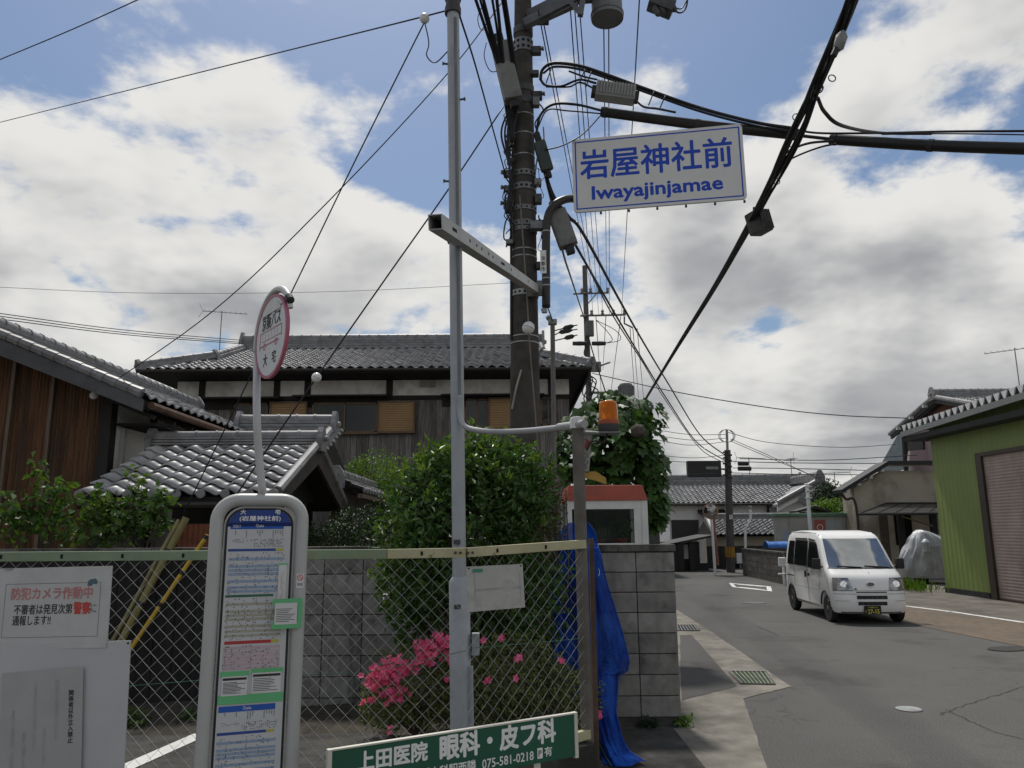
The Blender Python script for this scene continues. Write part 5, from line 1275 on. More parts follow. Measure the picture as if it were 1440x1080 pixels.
# the diagonal bundle: strands, rings
bnd = thing('cable_bundle', 'thick black diagonal cable bundle crossing the sky over the road', 'cable', P(905, 565, 24))
main = [(1208, -30, 5.0), (1180, 45, 5.4), (1146, 125, 6.0), (1112, 205, 6.8), (1064, 300, 8.4), (1006, 402, 11.5), (950, 492, 17), (905, 566, 26)]
for i in range(6):
    ph = i * 1.05; pts = []
    for j, (x, y, Y) in enumerate(main):
        sp = (7.0, 6.5, 6.5, 9.5, 4.2, 2.6, 1.8, 1.2)[j]
        pts.append(P(x + sp * math.cos(ph + j * .8), y + sp * .35 * math.sin(ph + j * .8), Y + .04 * math.sin(ph + j)))
    MB().tube(spline(pts, 10), (.022, .015, .018, .012, .015, .017)[i], 6).build('strand', cab, bnd, smooth='all')
for (x, y, Y, r_) in ((1152, 123, 5.95, .035), (1170, 110, 5.8, .03), (1120, 165, 6.4, .035), (1108, 210, 6.9, .04), (1092, 255, 7.5, .035), (1150, 125, 5.9, .04), (1060, 318, 8.7, .03)):
    c = P(x, y, Y); mb = MB(); mb.tube([c + V(r_ * math.cos(R(a)), 0, r_ * math.sin(R(a))) for a in range(0, 361, 30)], .005, 5, cap=False); mb.build('hanger_ring', cab, bnd)
bx2 = P(1182, 57, 5.3); sb2 = thing('cable_joint', 'small grey wrapped joint clinging to the top of the diagonal bundle', 'cable fitting', bx2)
MB().lathe([(.02, -.09), (.042, -.06), (.046, .03), (.02, .08)], bx2, (.35, 0, 1), 10).build('wrapping', M('wrap_grey', (.22, .22, .21), .7, .25, 12, .5, 40), sb2, smooth=True)
MB().lathe([(.025, 0), (.025, .08)], bx2 + V(-.03, 0, -.06), (-.5, 0, -1), 8).build('clip', ink, sb2)
# long cables from the pole to the far poles
cable('heavy cable sloping from the pole down to the far junction pole', [(764, 235, 9.2), (778, 275, 9.5), (800, 305, 10), (821, 330, 10.8), (870, 420, 15), (904, 480, 20), (940, 540, 27), (985, 612, 33), (1022, 642, 35)], .026)
cable('lower cable bundle sloping from pole to far junction pole', [(770, 260, 9.3), (790, 310, 10), (818, 360, 12), (864, 440, 16), (900, 500, 21), (937, 560, 27), (980, 622, 33), (1020, 648, 35)], .022)
cable('companion strand twisting along the lower sloping bundle', [(774, 270, 9.4), (797, 320, 10), (826, 374, 12), (862, 444, 16), (904, 510, 21), (934, 560, 27), (984, 630, 33), (1020, 652, 35)], .015)
cable('cable swinging from the pole side to the distant tall pole', [(766, 240, 9.2), (780, 300, 12), (793, 360, 18), (806, 400, 25), (822, 450, 37.6), (832, 490, 37.6), (853, 556, 37.6)], .03)
for i, (a, b) in enumerate((((757, 15), (832, 412)), ((763, 25), (838, 412)), ((800, -15), (834, 443)), ((806, -15), (842, 443)), ((813, -15), (848, 443)), ((849, 30), (853, 411)), ((856, 30), (857, 443)), ((900, -15), (874, 441)))):
    cable(('first', 'second', 'third', 'fourth', 'fifth', 'sixth', 'seventh', 'eighth')[i] + ' from the left of eight thin high wires running to the distant pole', [(a[0], a[1], 9.0 + .2 * i), (b[0], b[1], 37.8)], .0095 if i < 7 else .011, thin, 'high power wires to the distant pole')
for i, (a, b) in enumerate((((838, 445), (846, 560)), ((852, 445), (848, 520)), ((873, 445), (858, 560)), ((886, 462), (893, 560)), ((890, 462), (898, 560)), ((896, 462), (905, 560)))):
    cable(('first', 'third', 'second', 'fourth', 'fifth', 'sixth')[i] + ' from the left of six thin wires beyond the distant tall pole', [(a[0], a[1], 38.2), (b[0], b[1], 70)], .02, thin, 'wires beyond the distant pole')
cable('single cable crossing from the distant pole to the right hand houses', [(833, 525, 38), (950, 551, 36), (1080, 573, 35), (1180, 584, 35), (1275, 588, 36)], .022, thin)
for i, pts in enumerate((((920, 604), (970, 611), (1022, 611)), ((920, 612), (975, 619), (1022, 616)), ((920, 618), (970, 626), (1022, 621)), ((925, 648), (975, 650), (1020, 649)), ((925, 640), (975, 644), (1020, 640)))):
    cable(('topmost', 'second highest', 'third highest', 'lowest', 'second lowest')[i] + ' far wire running left from the junction pole', [(x, y, 35 + i * .1) for x, y in pts], .013, thin, 'far wires left of the junction pole')
for i, pts in enumerate((((1024, 608), (1080, 622), (1180, 629), (1260, 625)), ((1027, 617), (1080, 640), (1140, 668)), ((1027, 620), (1085, 645), (1150, 672)), ((1030, 649), (1120, 651), (1280, 652)), ((1030, 658), (1120, 659), (1280, 663)), ((1030, 665), (1120, 667), (1280, 668)), ((1040, 645), (1160, 647), (1290, 640)))):
    cable(('topmost', 'upper of two steeply falling', 'lower of two steeply falling', 'third lowest level', 'second lowest level', 'lowest level', 'rising')[i] + ' far wire running right from the junction pole', [(x, y, 35 + i * .1) for x, y in pts], .013 if i < 3 else .018, thin, 'far wires right of the junction pole')

# ------------------------------------------------------------------ distant tall pole with cross arms and the far junction pole
tp = thing('tall_pole', 'distant tall utility pole with two cross arms and a ribbed transformer', 'utility pole', V(P(830, 560, 38).x, 38, 0))
fx = wm(tp).translation.x; f0 = V(fx, 38, 0); ftop = P(822, 374, 38)
MB().tube([f0, ftop], [.19, .12], 14).build('shaft', M('far_pole', (.10, .095, .09), .85, .15, 3), tp, smooth=True)
for (xa_, xb_, y_) in ((806, 856, 413), (816, 880, 444)):
    a, b = P(xa_, y_, 37.8), P(xb_, y_ - 1.5, 37.8); MB().tube([a, b], .055, 6).build('cross_arm', armm, tp)
    for k in range(4):
        c = a.lerp(b, .25 + k * .24); MB().lathe([(.05, 0), (.09, .06), (.05, .12), (.09, .18), (.04, .26)], c + V(0, 0, .03), n=10).build('insulator', M('far_insulator', (.22, .21, .2), .5), tp, smooth=True)
MB().tube([P(826, 428, 37.8), P(838, 414, 37.8)], .03, 5).build('brace', armm, tp)
MB().tube([P(878, 445, 37.8), P(878, 455, 37.8), P(890, 461, 37.8)], .045, 6).build('arm_extension', armm, tp)
for k, (y_, dx) in enumerate(((462, 0), (468, -6), (476, 2))):
    MB().tube(spline([P(780, y_ + 3, 37.9), P(795 + dx, y_ - 1, 37.9), P(812, y_ - 5, 37.9)], 4), [.03] * 4 + [.12] * 3 + [.03] * 2, 8).build('strain_insulator', ink, tp)
MB().box(P(829, 462, 37.8), (.42, .3, .8)).build('switch_box', M('switch_grey', (.12, .12, .118), .6), tp, bevel=.03)
for (x_, y_, s_) in ((842, 483, 1), (815, 483, -1)):
    MB().lathe([(.10, -.35), (.12, 0), (.10, .35)], P(x_, y_, 37.7), (1, 0, 0), 10).build('cut_out_switch', ink, tp, smooth=True)
MB().box(P(838, 516, 37.8), (.5, .3, .5)).build('control_box', M('switch_grey2', (.16, .16, .158), .6), tp, bevel=.03)
MB().tube([P(844, 514, 37.7), P(858, 509, 37.7)], .06, 6).build('lamp_arm', galv, tp)
tt = P(881, 572, 37.6); MB().lathe([(.34, 0), (.36, .05), (.36, 1.05), (.3, 1.15), (.1, 1.18)], tt, n=22).build('transformer_tank', M('tank_far', (.17, .175, .17), .55), tp, smooth=True)
for k in range(11):
    a = R(180 + k * 18); MB().box(tt + V(.38 * math.cos(a), .38 * math.sin(a), .55), (.05, .03, .95), a).build('cooling_fin', MATS['tank_far'], tp)
MB().tube([P(832, 552, 37.8), P(872, 552, 37.8)], .07, 6).build('transformer_arm', armm, tp)
for k in range(9):
    rr_ = random.Random(k); x_, y_ = rr_.uniform(819, 842), rr_.uniform(470, 545)
    MB().tube(spline([P(828, y_, 37.7), P(x_, y_ + 8, 37.5), P(x_ - 3, y_ + 20, 37.5), P(830, y_ + 30, 37.7)], 5), .03, 5).build('jumper_cable', ink, tp)
for k, (x_, ex) in enumerate(((853, 8), (866, 6))):
    MB().tube(spline([P(838, 450, 37.7), P(x_, 465, 37.7), P(x_ + ex, 478, 37.7), P(850, 483, 37.7)], 6), .018, 5).build('jumper_cable', ink, tp)
sp_ = thing('slim_pole', 'slim grey steel pole carrying a wire bracket beside the thick concrete pole', 'pole', V(P(779, 740, 10.3).x, 10.3, 0))
a = P(777, 455, 10.3); MB().tube([wm(sp_).translation, a], .033, 10).build('shaft', M('slim_grey', (.15, .148, .14), .6, .15, 4), sp_, smooth=True)
MB().box(a + V(0, 0, .02), (.12, .1, .07)).build('wire_bracket', galv, sp_, bevel=.01)
MB().lathe([(.03, 0), (.045, .03), (.03, .06)], a + V(-.05, 0, .05), n=10).build('knob_insulator', MATS['far_insulator'], sp_, smooth=True)
cable('drop wire from the name sign arm to the slim pole', [(770, 432, 9.2), (775, 445, 10.0), (777, 453, 10.3)], .009, thin)
JP = 35.0
jp = thing('junction_pole', 'far utility pole with yellow and black striped guard standing at the junction', 'utility pole', V(P(1028, 806, JP).x, JP, 0))
j0 = wm(jp).translation; jt = P(1023, 633, JP)
MB().tube([j0, jt], [.19, .14], 16).build('shaft', M('junction_concrete', (.085, .08, .075), .85, .15, 3), jp, smooth=True)
MB().tube([jt, P(1022, 604, JP)], .06, 8).build('top_mast', galv, jp, smooth=True)
gz0, gz1 = P(1028, 784, JP).z, P(1028, 768.5, JP).z; yg = M('guard_yellow', (.50, .27, .02), .5)
MB().lathe([(.205, 0), (.205, gz1 - gz0)], V(j0.x, JP, gz0), n=18).build('guard', ink, jp)
for k in range(9):
    a = R(190 + k * 20); MB().box(V(j0.x + .206 * math.cos(a), JP + .206 * math.sin(a), (gz0 + gz1) / 2), (.012, .036, gz1 - gz0 - .02), a).build('guard_stripe', yg, jp)
MB().box(P(1028, 727, JP - .2), (.16, .02, .20)).build('number_plate', white, jp)
for k in range(10):
    y_ = 636 + k * 4; MB().box(P(1023 + (3 if k % 2 else -3), y_, JP - .12), (.2, .12, .07)).build('pole_fitting', ink, jp)
for (x0_, x1_, y_) in ((1038, 1052, 652), (1038, 1056, 659)):
    MB().tube([P(x0_, y_, JP - .2), P(x1_, y_, JP - .2)], .10, 8).build('line_weight', ink, jp)
for k in range(3):
    c = P(1022, 613, JP); MB().tube([c + V(.3 * math.cos(R(a)) * (1 + k * .15), 0, .3 * math.sin(R(a))) for a in range(0, 361, 30)], .012, 4, cap=False).build('wire_loop', ink, jp)
bk = thing('dark_box_sign', 'black box hung on the wires beside the far junction pole', 'box', P(990, 670, 34.6))
p0_, p1_ = P(967, 671, 34.6), P(1013, 648, 34.6)
MB().bb((p0_.x, 34.5, p0_.z), (p1_.x, 34.8, p1_.z)).build('box_shell', ink, bk, bevel=.02)
q0, q1 = P(993, 660, 34.49), P(1010, 656, 34.49); MB().bb((q0.x, 34.485, q0.z), (q1.x, 34.495, q1.z)).build('pale_label', M('label_dim', (.25, .25, .24), .7), bk)
MB().bb((p0_.x, 34.49, P(990, 667, 34.6).z), (p1_.x, 34.498, P(990, 666, 34.6).z)).build('lower_rail', M('dim_rail', (.06, .06, .06), .6), bk)
MB().tube([V(p1_.x, 34.65, (p0_.z + p1_.z) / 2), V(jt.x, JP, (p0_.z + p1_.z) / 2)], .04, 6).build('pole_arm', armm, bk)
# ------------------------------------------------------------------ plants
barkm = M('bark', (.075, .058, .042), .9, .3, 8, .4, 30)
hedgeg = M('hedge_leaf', (.042, .100, .018), .36, .45, 14, transl=.30, spec=.5, col2=(.085, .155, .028), c2scale=2.2, c2lo=.5, c2hi=.72)
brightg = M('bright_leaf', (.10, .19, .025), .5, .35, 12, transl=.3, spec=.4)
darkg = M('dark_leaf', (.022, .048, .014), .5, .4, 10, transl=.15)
dryg = M('dry_leaf', (.085, .088, .038), .7, .4, 14, transl=.2, col2=(.12, .095, .055), c2scale=4)
azag = M('azalea_leaf', (.125, .155, .045), .55, .4, 16, transl=.2, col2=(.10, .11, .03), c2scale=3)
vineg = M('vine_leaf', (.050, .108, .024), .5, .5, 9, transl=.35, col2=(.11, .17, .035), c2scale=3.5)
def branches(mb, base, tips, r, rng):
    for t in tips:
        t = Vector(t); md = Vector(base).lerp(t, .5) + V(rng.uniform(-.1, .1), rng.uniform(-.1, .1), rng.uniform(0, .15))
        pts = spline([Vector(base), md, t], 4); mb.tube(pts, [r * (1 - .75 * i / (len(pts) - 1)) for i in range(len(pts))], 5)
def shrub(name, label, cat, base, blobs, n, L, mat, seed, r=.03, lump=.25, inner=.4, wl=.5, group=None, freq=1.6):
    rng = random.Random(seed); t = thing(name, label, cat, base, group=group)
    bm2 = MB(); branches(bm2, base, [c for c, _ in blobs] + [Vector(c) + rdir(rng) * max(rd) * .6 for c, rd in blobs for _ in range(3)], r, rng); bm2.build('stems', barkm, t, fix=False)
    mb = MB(); tot = sum(rd[0] * rd[1] + rd[0] * rd[2] for _, rd in blobs)
    for i, (c, rd) in enumerate(blobs): crown(mb, c, rd, int(n * (rd[0] * rd[1] + rd[0] * rd[2]) / tot), L, rng, lump=lump, inner=inner, seed=seed + i * 7.7, wl=wl, freq=freq)
    stuff(mb.build('crown', mat, t, fix=False)); return t
b0 = P(665, 985, 7.3); b0.z = LOT
shrub('clipped_bush', 'large rounded dark green evergreen bush behind the steel pole', 'bush', b0,
      [(P(655, 748, 7.3), (.78, .62, .80)), (P(715, 682, 7.3), (.46, .5, .46)), (P(607, 708, 7.3), (.36, .45, .38)), (P(592, 822, 7.25), (.40, .4, .52)), (P(720, 835, 7.3), (.50, .4, .52)), (P(650, 650, 7.4), (.40, .4, .28))], 12500, .085, hedgeg, 11, .04, lump=.30, inner=.42, wl=.42)
bush = [o for o in COL.objects if o.name == 'clipped_bush'][0]
rng = random.Random(91); mb = MB(); tw = MB()
for c, rd in [(P(655, 748, 7.3), (.80, .62, .82)), (P(715, 682, 7.3), (.47, .5, .47)), (P(607, 708, 7.3), (.37, .45, .40)), (P(650, 650, 7.4), (.41, .4, .29)), (P(592, 822, 7.25), (.41, .4, .52))]:
    for _ in range(46):   # young shoots standing out of the clipped surface
        d_ = rdir(rng)
        if d_.z < -.1 or d_.y > .5: continue
        p = c + V(d_.x * rd[0], d_.y * rd[1], d_.z * rd[2]) * rng.uniform(.9, 1.02); g = (d_ + V(0, 0, 1.1)).normalized(); L_ = rng.uniform(.05, .17)
        tw.tube([p - g * .1, p + g * L_], [.004, .002], 4)
        for j in range(rng.randint(4, 8)): leaf(mb, p + g * L_ * rng.uniform(.1, 1), (g * .8 + rdir(rng)), rdir(rng), rng.uniform(.045, .10), rng.uniform(.02, .042))
stuff(mb.build('young_leaves', M('young_leaf', (.11, .20, .03), .42, .35, 12, transl=.35, spec=.5), bush, fix=False)); stuff(tw.build('shoots', barkm, bush, fix=False))
b0 = P(772, 985, 7.75); b0.z = LOT
shrub('dry_shrub', 'thin dry brownish green shrub at the bush\'s right side near the wall', 'shrub', b0, [(P(768, 700, 7.75), (.19, .2, .36)), (P(766, 760, 7.75), (.2, .2, .35))], 2600, .036, dryg, 5, .02, lump=.3, inner=.15)
b0 = P(530, 760, 16.6); b0.z = 0
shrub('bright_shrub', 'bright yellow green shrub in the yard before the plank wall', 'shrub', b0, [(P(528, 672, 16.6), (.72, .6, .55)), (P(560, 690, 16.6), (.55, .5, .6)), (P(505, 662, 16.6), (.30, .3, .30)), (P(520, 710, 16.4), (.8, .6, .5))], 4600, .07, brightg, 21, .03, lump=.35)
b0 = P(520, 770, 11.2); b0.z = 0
shrub('dark_shrub', 'dark leaved shrub in the yard beneath the bright one', 'shrub', b0, [(P(505, 738, 11.2), (.40, .4, .30)), (P(545, 735, 11.0), (.30, .35, .38)), (P(465, 757, 10.6), (.45, .4, .25))], 3600, .055, darkg, 27, .03, lump=.3)
# azaleas with single flowers
pet = M('azalea_pink', (.70, .11, .26), .55, .35, 40, transl=.3, rnd=.22)
def flower_mesh():
    mb = MB()
    for i in range(5):
        a = R(i * 72); d = V(math.cos(a), math.sin(a), 0); q = V(-d.y, d.x, 0); k = len(mb.v)
        mb.v += [V(0, 0, 0), d * .020 + q * .013 + V(0, 0, .012), d * .036 + V(0, 0, .013), d * .020 - q * .013 + V(0, 0, .012)]; mb.f += [(k, k + 1, k + 2), (k, k + 2, k + 3)]
    return mb
def azalea(label, base, blobs, n, seed, clusters):
    t = shrub('azalea', label, 'azalea', base, blobs, n, .042, azag, seed, .02, lump=.22, inner=.55, wl=.45, group='azaleas behind the fence')
    rng = random.Random(seed); src = None
    for (px, py, Y, sp, cnt) in clusters:
        for _ in range(cnt):
            p = P(px + rng.gauss(0, sp), py + rng.gauss(0, sp * .75), Y + rng.uniform(-.06, .06))
            if src is None: src = flower_mesh().build('flower', pet, t, world=False, fix=False); o = src
            else: o = inst(src, t)
            o.location = wm(t).inverted() @ p; o.rotation_euler = (R(rng.uniform(20, 95)), R(rng.uniform(-35, 35)), R(rng.uniform(-40, 40))); s = rng.uniform(.7, 1.05); o.scale = (s, s, s)
b0 = P(590, 1000, 6.9); b0.z = LOT
azalea('azalea bush with dense pink blossom left of the steel pole', b0, [(P(590, 965, 6.9), (.42, .35, .36)), (P(545, 985, 6.9), (.24, .3, .24)), (P(640, 950, 6.95), (.3, .3, .38))], 5200, 31,
       [(545, 948, 6.50, 11, 80), (528, 958, 6.5, 7, 26), (556, 978, 6.52, 7, 22), (600, 920, 6.52, 10, 44), (622, 903, 6.56, 7, 26), (574, 938, 6.5, 8, 22), (634, 922, 6.56, 6, 12), (518, 985, 6.6, 5, 4), (628, 955, 6.55, 4, 2), (548, 1030, 6.5, 4, 2)])
b0 = P(750, 1020, 6.75); b0.z = LOT
azalea('olive green azalea mound with few flowers right of the steel pole', b0, [(P(725, 950, 6.75), (.42, .36, .34)), (P(770, 985, 6.7), (.42, .34, .32)), (P(690, 970, 6.75), (.25, .3, .36)), (P(815, 985, 6.65), (.17, .25, .25))], 6800, 37,
       [(706, 897, 6.45, 2, 3), (727, 925, 6.36, 2.5, 3), (685, 957, 6.4, 2.5, 3), (790, 930, 6.4, 2, 2), (842, 1005, 6.4, 3, 4), (726, 955, 6.35, 2, 1), (676, 905, 6.45, 3, 2)])
# climbing plants above the wall at the left
rng = random.Random(77)
for k, (label, blobs, n) in enumerate((('leafy vine shrub before the rusty barn wall at the far left', [(P(30, 725, 8.45), (.42, .22, .30)), (P(-40, 720, 8.4), (.4, .25, .35)), (P(100, 745, 8.45), (.36, .2, .20)), (P(52, 665, 8.5), (.12, .12, .26)), (P(85, 700, 8.45), (.2, .18, .22))], 620),
                                       ('leafy vine shrub under the roofed gate eave behind the wall', [(P(170, 738, 8.45), (.32, .2, .26)), (P(215, 725, 8.45), (.22, .18, .24)), (P(190, 690, 8.5), (.09, .1, .28)), (P(140, 715, 8.45), (.2, .15, .2)), (P(232, 700, 8.45), (.1, .1, .12))], 520))):
    b0 = Vector(blobs[0][0]); b0.z = 0
    shrub('vine_shrub', label, 'shrub', b0, blobs, n, .105, vineg, 51 + k * 9, .012, lump=.5, inner=.0, wl=.66, group='vine shrubs over the wall', freq=2.4)
for k, (px, py, Y, r_, n, lb, mt) in enumerate(((190, 990, 7.3, .16, 120, 'small weeds growing at the foot of the dark boards', vineg), (270, 1000, 7.4, .12, 70, 'tiny weed tuft beside the parking line', vineg), (915, 1018, 8.0, .10, 60, 'weed tuft at the foot of the block wall end', darkg), (962, 1000, 8.05, .10, 70, 'moss tuft at the outer corner of the block wall', brightg))):
    b0 = P(px, py, Y); b0.z = max(.0, min(b0.z, LOT)) if px < 800 else 0.0
    t = thing('weed_tuft', lb, 'weeds', b0, group='weeds at the wall foot'); mb = MB(); crown(mb, b0 + V(0, 0, r_ * .5), (r_, r_ * .6, r_ * .7), n, .06, random.Random(k), inner=.1); stuff(mb.build('leaves', mt, t, fix=False))
gb = PX(1312, 838, 12.6)
gr2 = MB(); rng = random.Random(9)
for i in range(230):
    p = V(12.25 + rng.gauss(0, .25), 24.6 + rng.gauss(0, .7), 0); h = rng.uniform(.15, .48); dr = V(rng.gauss(0, .35), rng.gauss(0, .3), 1).normalized()
    leaf(gr2, p, dr, V(rng.uniform(-1, 1), -1, 0), h, .035)
tag(stuff(gr2.build('grass', brightg, fix=False)), 'tall tuft of grass at the green building corner', 'grass')
# broad-leaved tree behind the booth: nearest leaves single, the rest a mass
TY = 12.3; tb = V(P(868, 760, TY).x, TY, 0)
tree = thing('broadleaf_tree', 'broad leaved tree with big drooping leaves above the red topped booth', 'tree', tb)
rng = random.Random(14)
blobs = [(P(872, 625, TY), (.62, .6, .62)), (P(895, 590, TY), (.38, .4, .36)), (P(825, 600, TY), (.42, .4, .34)), (P(805, 640, TY), (.30, .35, .45)), (P(915, 665, TY - .1), (.22, .3, .36)), (P(922, 712, TY - .15), (.20, .25, .30)), (P(850, 690, TY), (.45, .4, .3)), (P(905, 730, TY - .1), (.14, .2, .18)), (P(860, 565, TY), (.3, .3, .16))]
tk = MB(); top = P(866, 640, TY); tk.tube(spline([tb, tb.lerp(top, .5) + V(.06, 0, 0), top], 5), [.13 - .006 * i for i in range(11)], 10)
tk.build('trunk', barkm, tree, smooth=True)
lm = MB(); branches(lm, top - V(0, 0, .3), [c for c, _ in blobs], .05, rng); lm.build('limbs', barkm, tree, fix=False)
MB().lathe([(.03, -.12), (.09, -.08), (.12, 0), (.10, .09), (.03, .13)], P(896, 607, TY - .55), (1, -.2, .1), 9).build('cut_stub', M('cut_wood', (.085, .072, .06), .9, .4, 14, .6, 25), tree, smooth=True)
treeg = M('tree_leaf', (.040, .095, .020), .45, .4, 9, transl=.28, rnd=.35, spec=.45, col2=(.075, .15, .03), c2scale=2.5)
def bigleaf(s=1.0):
    """five-lobed broad leaf with a folded midrib"""
    o = [(0, 0), (.32, -.10), (.52, .18), (.36, .34), (.44, .62), (.18, .66), (0, 1.0), (-.18, .66), (-.44, .62), (-.36, .34), (-.52, .18), (-.32, -.10)]
    mb = MB(); mb.v = [V(x * s, y * s, abs(x) * .22 * s - .12 * s * y * y) for x, y in o] + [V(0, .4 * s, -.02 * s)]
    mb.f = [(i, (i + 1) % 12, 12) for i in range(12)]; return mb
cand = []
for c, rd in blobs:
    for _ in range(int(900 * rd[0] * rd[2] + 60)):
        d_ = rdir(rng); u = .45 + .6 * rng.random() ** .6; lmv = 1 + .3 * mnoise.noise(d_ * 2 + c)
        cand.append((c + V(d_.x * rd[0], d_.y * rd[1], d_.z * rd[2]) * u * lmv, d_))
cand.sort(key=lambda q: q[0].y)
src = None; rest = MB()
for i, (p, d_) in enumerate(cand):
    dn_ = V(d_.x * .7 + rng.gauss(0, .3), d_.y * .7 - .1 + rng.gauss(0, .3), -.75 + rng.gauss(0, .3)).normalized()
    nrm = (V(d_.x, d_.y - .25, .55) + rdir(rng) * .4).normalized(); xx = dn_.cross(nrm)
    if xx.length < .05: continue
    xx.normalize(); nz2 = xx.cross(dn_); m4 = Matrix((xx, dn_, nz2)).transposed().to_4x4(); m4.translation = p; s = rng.uniform(.13, .21)
    if i < 290:
        if src is None: src = bigleaf().build('leaf', treeg, tree, world=False, fix=False); o = src
        else: o = inst(src, tree)
        o.matrix_basis = wm(tree).inverted() @ m4 @ Matrix.Scale(s, 4)
    else:
        q = bigleaf(s).xf(m4); rest.add(q.v, q.f)
stuff(rest.build('crown', M('tree_leaf_mass', (.036, .088, .018), .45, .5, 7, transl=.28, spec=.45, col2=(.07, .14, .03), c2scale=2.5), tree, fix=False))

# ------------------------------------------------------------------ things behind the fence
darkb = M('black_fill_boards', (.016, .016, .015), .9, .35, 4, .2, 30, rnd=.2, stretch=(5, 5, .5))  # made-up boards that only give this stretch its near-black tone
bp_ = thing('made_up_board_screen', 'made-up screen of near black boards standing against the block wall behind the fence', 'screen', (-4.3, 8.02, LOT))
xL_, xR_ = -7.2, P(352, 850, 8.02).x; n = int((xR_ - xL_) / .2)
for i in range(n): MB().bb((xL_ + i * .2 + .004, 8.0 + random.uniform(-.006, .006), LOT + .05), (xL_ + i * .2 + .196, 8.03, 1.66 + random.uniform(-.015, .015))).build('board', darkb, bp_)
MB().bb((xL_, 8.032, .6), (xR_, 8.07, .7)).build('cross_rail', darkb, bp_)
rsheet = thing('rusty_panel', 'small rust red metal panel showing over the wall beside the bus stop', 'panel', P(275, 765, 8.6))
a, b = P(248, 790, 8.6), P(312, 737, 8.6); ns = 16; mb = MB()
for i in range(ns + 1):
    x = a.x + (b.x - a.x) * i / ns; mb.v += [V(x, 8.6 + (.008 if i % 2 else -.008), .3), V(x, 8.6 + (.008 if i % 2 else -.008), b.z)]
for i in range(ns): mb.f.append((2 * i, 2 * i + 2, 2 * i + 3, 2 * i + 1))
mb.build('sheet', M('rust_red', (.16, .055, .028), .85, .25, 6), rsheet, fix=False)
MB().bb((a.x, 8.61, b.z - .03), (b.x, 8.63, b.z + .01)).build('top_edge', darkwood, rsheet)
def lean(name, label, a, b, r, mat, joints, jm):
    a, b = Vector(a), Vector(b); t = thing(name, label, 'pole', b, group='poles leaning on the wall')
    MB().tube([b, a], r, 12).build('shaft', mat, t, smooth=True); d_ = (a - b).normalized()
    for f_ in joints: MB().lathe([(r * 1.08, -.02), (r * 1.08, .02)], b.lerp(a, f_), d_, 12).build('joint_ring', jm, t)
    return t
olive = M('olive_pole', (.19, .165, .065), .6, .2, 6, stretch=(3, 3, .6))
lean('leaning_pole', 'thick olive green pole leaning on the wall behind the fence', P(262, 728, 8.06), G(112, 1012, LOT), .036, olive, (.55, .82), ink)
lean('leaning_pole', 'olive companion pole tight beside the thick leaning one', P(252, 731, 8.05), G(100, 1008, LOT), .022, M('olive_pale', (.23, .20, .10), .6, .2, 6), (), ink)
lean('leaning_pole', 'thin bright yellow pole with dark rings leaning on the wall', P(292, 752, 8.0), G(118, 1010, LOT), .021, M('yellow_pole', (.50, .33, .03), .5, .12, 6), (.60, .78, .985), ink)
# blue net draped over the wall end
rowsN = [(735, 800, 826, 8.16), (748, 787, 836, 8.13), (764, 780, 840, 8.06), (780, 778, 844, 7.98), (820, 775, 853, 7.88), (880, 775, 873, 7.75), (930, 777, 884, 7.66), (944, 780, 882, 7.64), (951, 792, 869, 7.62), (1000, 815, 866, 7.42), (1040, 834, 874, 7.22), (1062, 843, 888, 7.05), (1079, 850, 907, 6.84)]
def netpt(u, v):
    f_ = v * (len(rowsN) - 1); i = min(int(f_), len(rowsN) - 2); t = f_ - i; a, b = rowsN[i], rowsN[i + 1]
    y, xl, xr, Y = (a[k] + (b[k] - a[k]) * t for k in range(4))
    fold = .05 * abs(math.sin(u * 8 + v * 2.5)) + .025 * abs(math.sin(u * 17 + v * 9)) + .016 * abs(mnoise.noise(V(u * 14 + v * 6, v * 22 - u * 5, 3))) + .010 * mnoise.noise(V(u * 30, v * 40, 8)) + .05 * mnoise.noise(V(u * 3, v * 5, 2)) + .10 * math.cos((u - .5) * 3.0)
    p = P(xl + (xr - xl) * u + 3 * mnoise.noise(V(u * 4, v * 9, 7)), y, Y - fold * (.4 if v < .2 else 1)); p.z = max(p.z, .018 + .03 * u); return p
netm = bpy.data.materials.new('blue_net'); netm.use_nodes = True; t_ = netm.node_tree; b_ = t_.nodes['Principled BSDF']
nz_ = N(t_, 'ShaderNodeTexNoise'); nz_.inputs['Scale'].default_value = 5; nz_.inputs['Detail'].default_value = 5
wv1 = N(t_, 'ShaderNodeTexNoise'); wv1.inputs['Scale'].default_value = 130; wv1.inputs['Detail'].default_value = 2
netc = mixc(t_, _smooth(t_, nz_.outputs[0], .38, .66), (.003, .034, .24), (.010, .085, .43)); netc = mixc(t_, math_(t_, 'MULTIPLY', _smooth(t_, wv1.outputs[0], .48, .62), .55), netc, (.002, .018, .13))
link(t_, netc, b_.inputs['Base Color'])
nbp = N(t_, 'ShaderNodeBump'); nbp.inputs['Strength'].default_value = .6; nbp.inputs['Distance'].default_value = .01; link(t_, wv1.outputs[0], nbp.inputs['Height']); link(t_, nbp.outputs[0], b_.inputs['Normal']); b_.inputs['Roughness'].default_value = .8
tp_ = N(t_, 'ShaderNodeBsdfTransparent'); mx_ = N(t_, 'ShaderNodeMixShader'); mx_.inputs[0].default_value = .86
link(t_, tp_.outputs[0], mx_.inputs[1]); link(t_, b_.outputs[0], mx_.inputs[2]); b_.inputs['Specular IOR Level'].default_value = .05; link(t_, mx_.outputs[0], t_.nodes['Material Output'].inputs[0])
net = thing('blue_net', 'blue mesh net draped over the wall end and trailing on the pavement', 'net', (P(880, 1070, 7.0).x, 7.1, 0))
MB().grid(netpt, 70, 140).build('net_cloth', netm, net, smooth='all', fix=False)
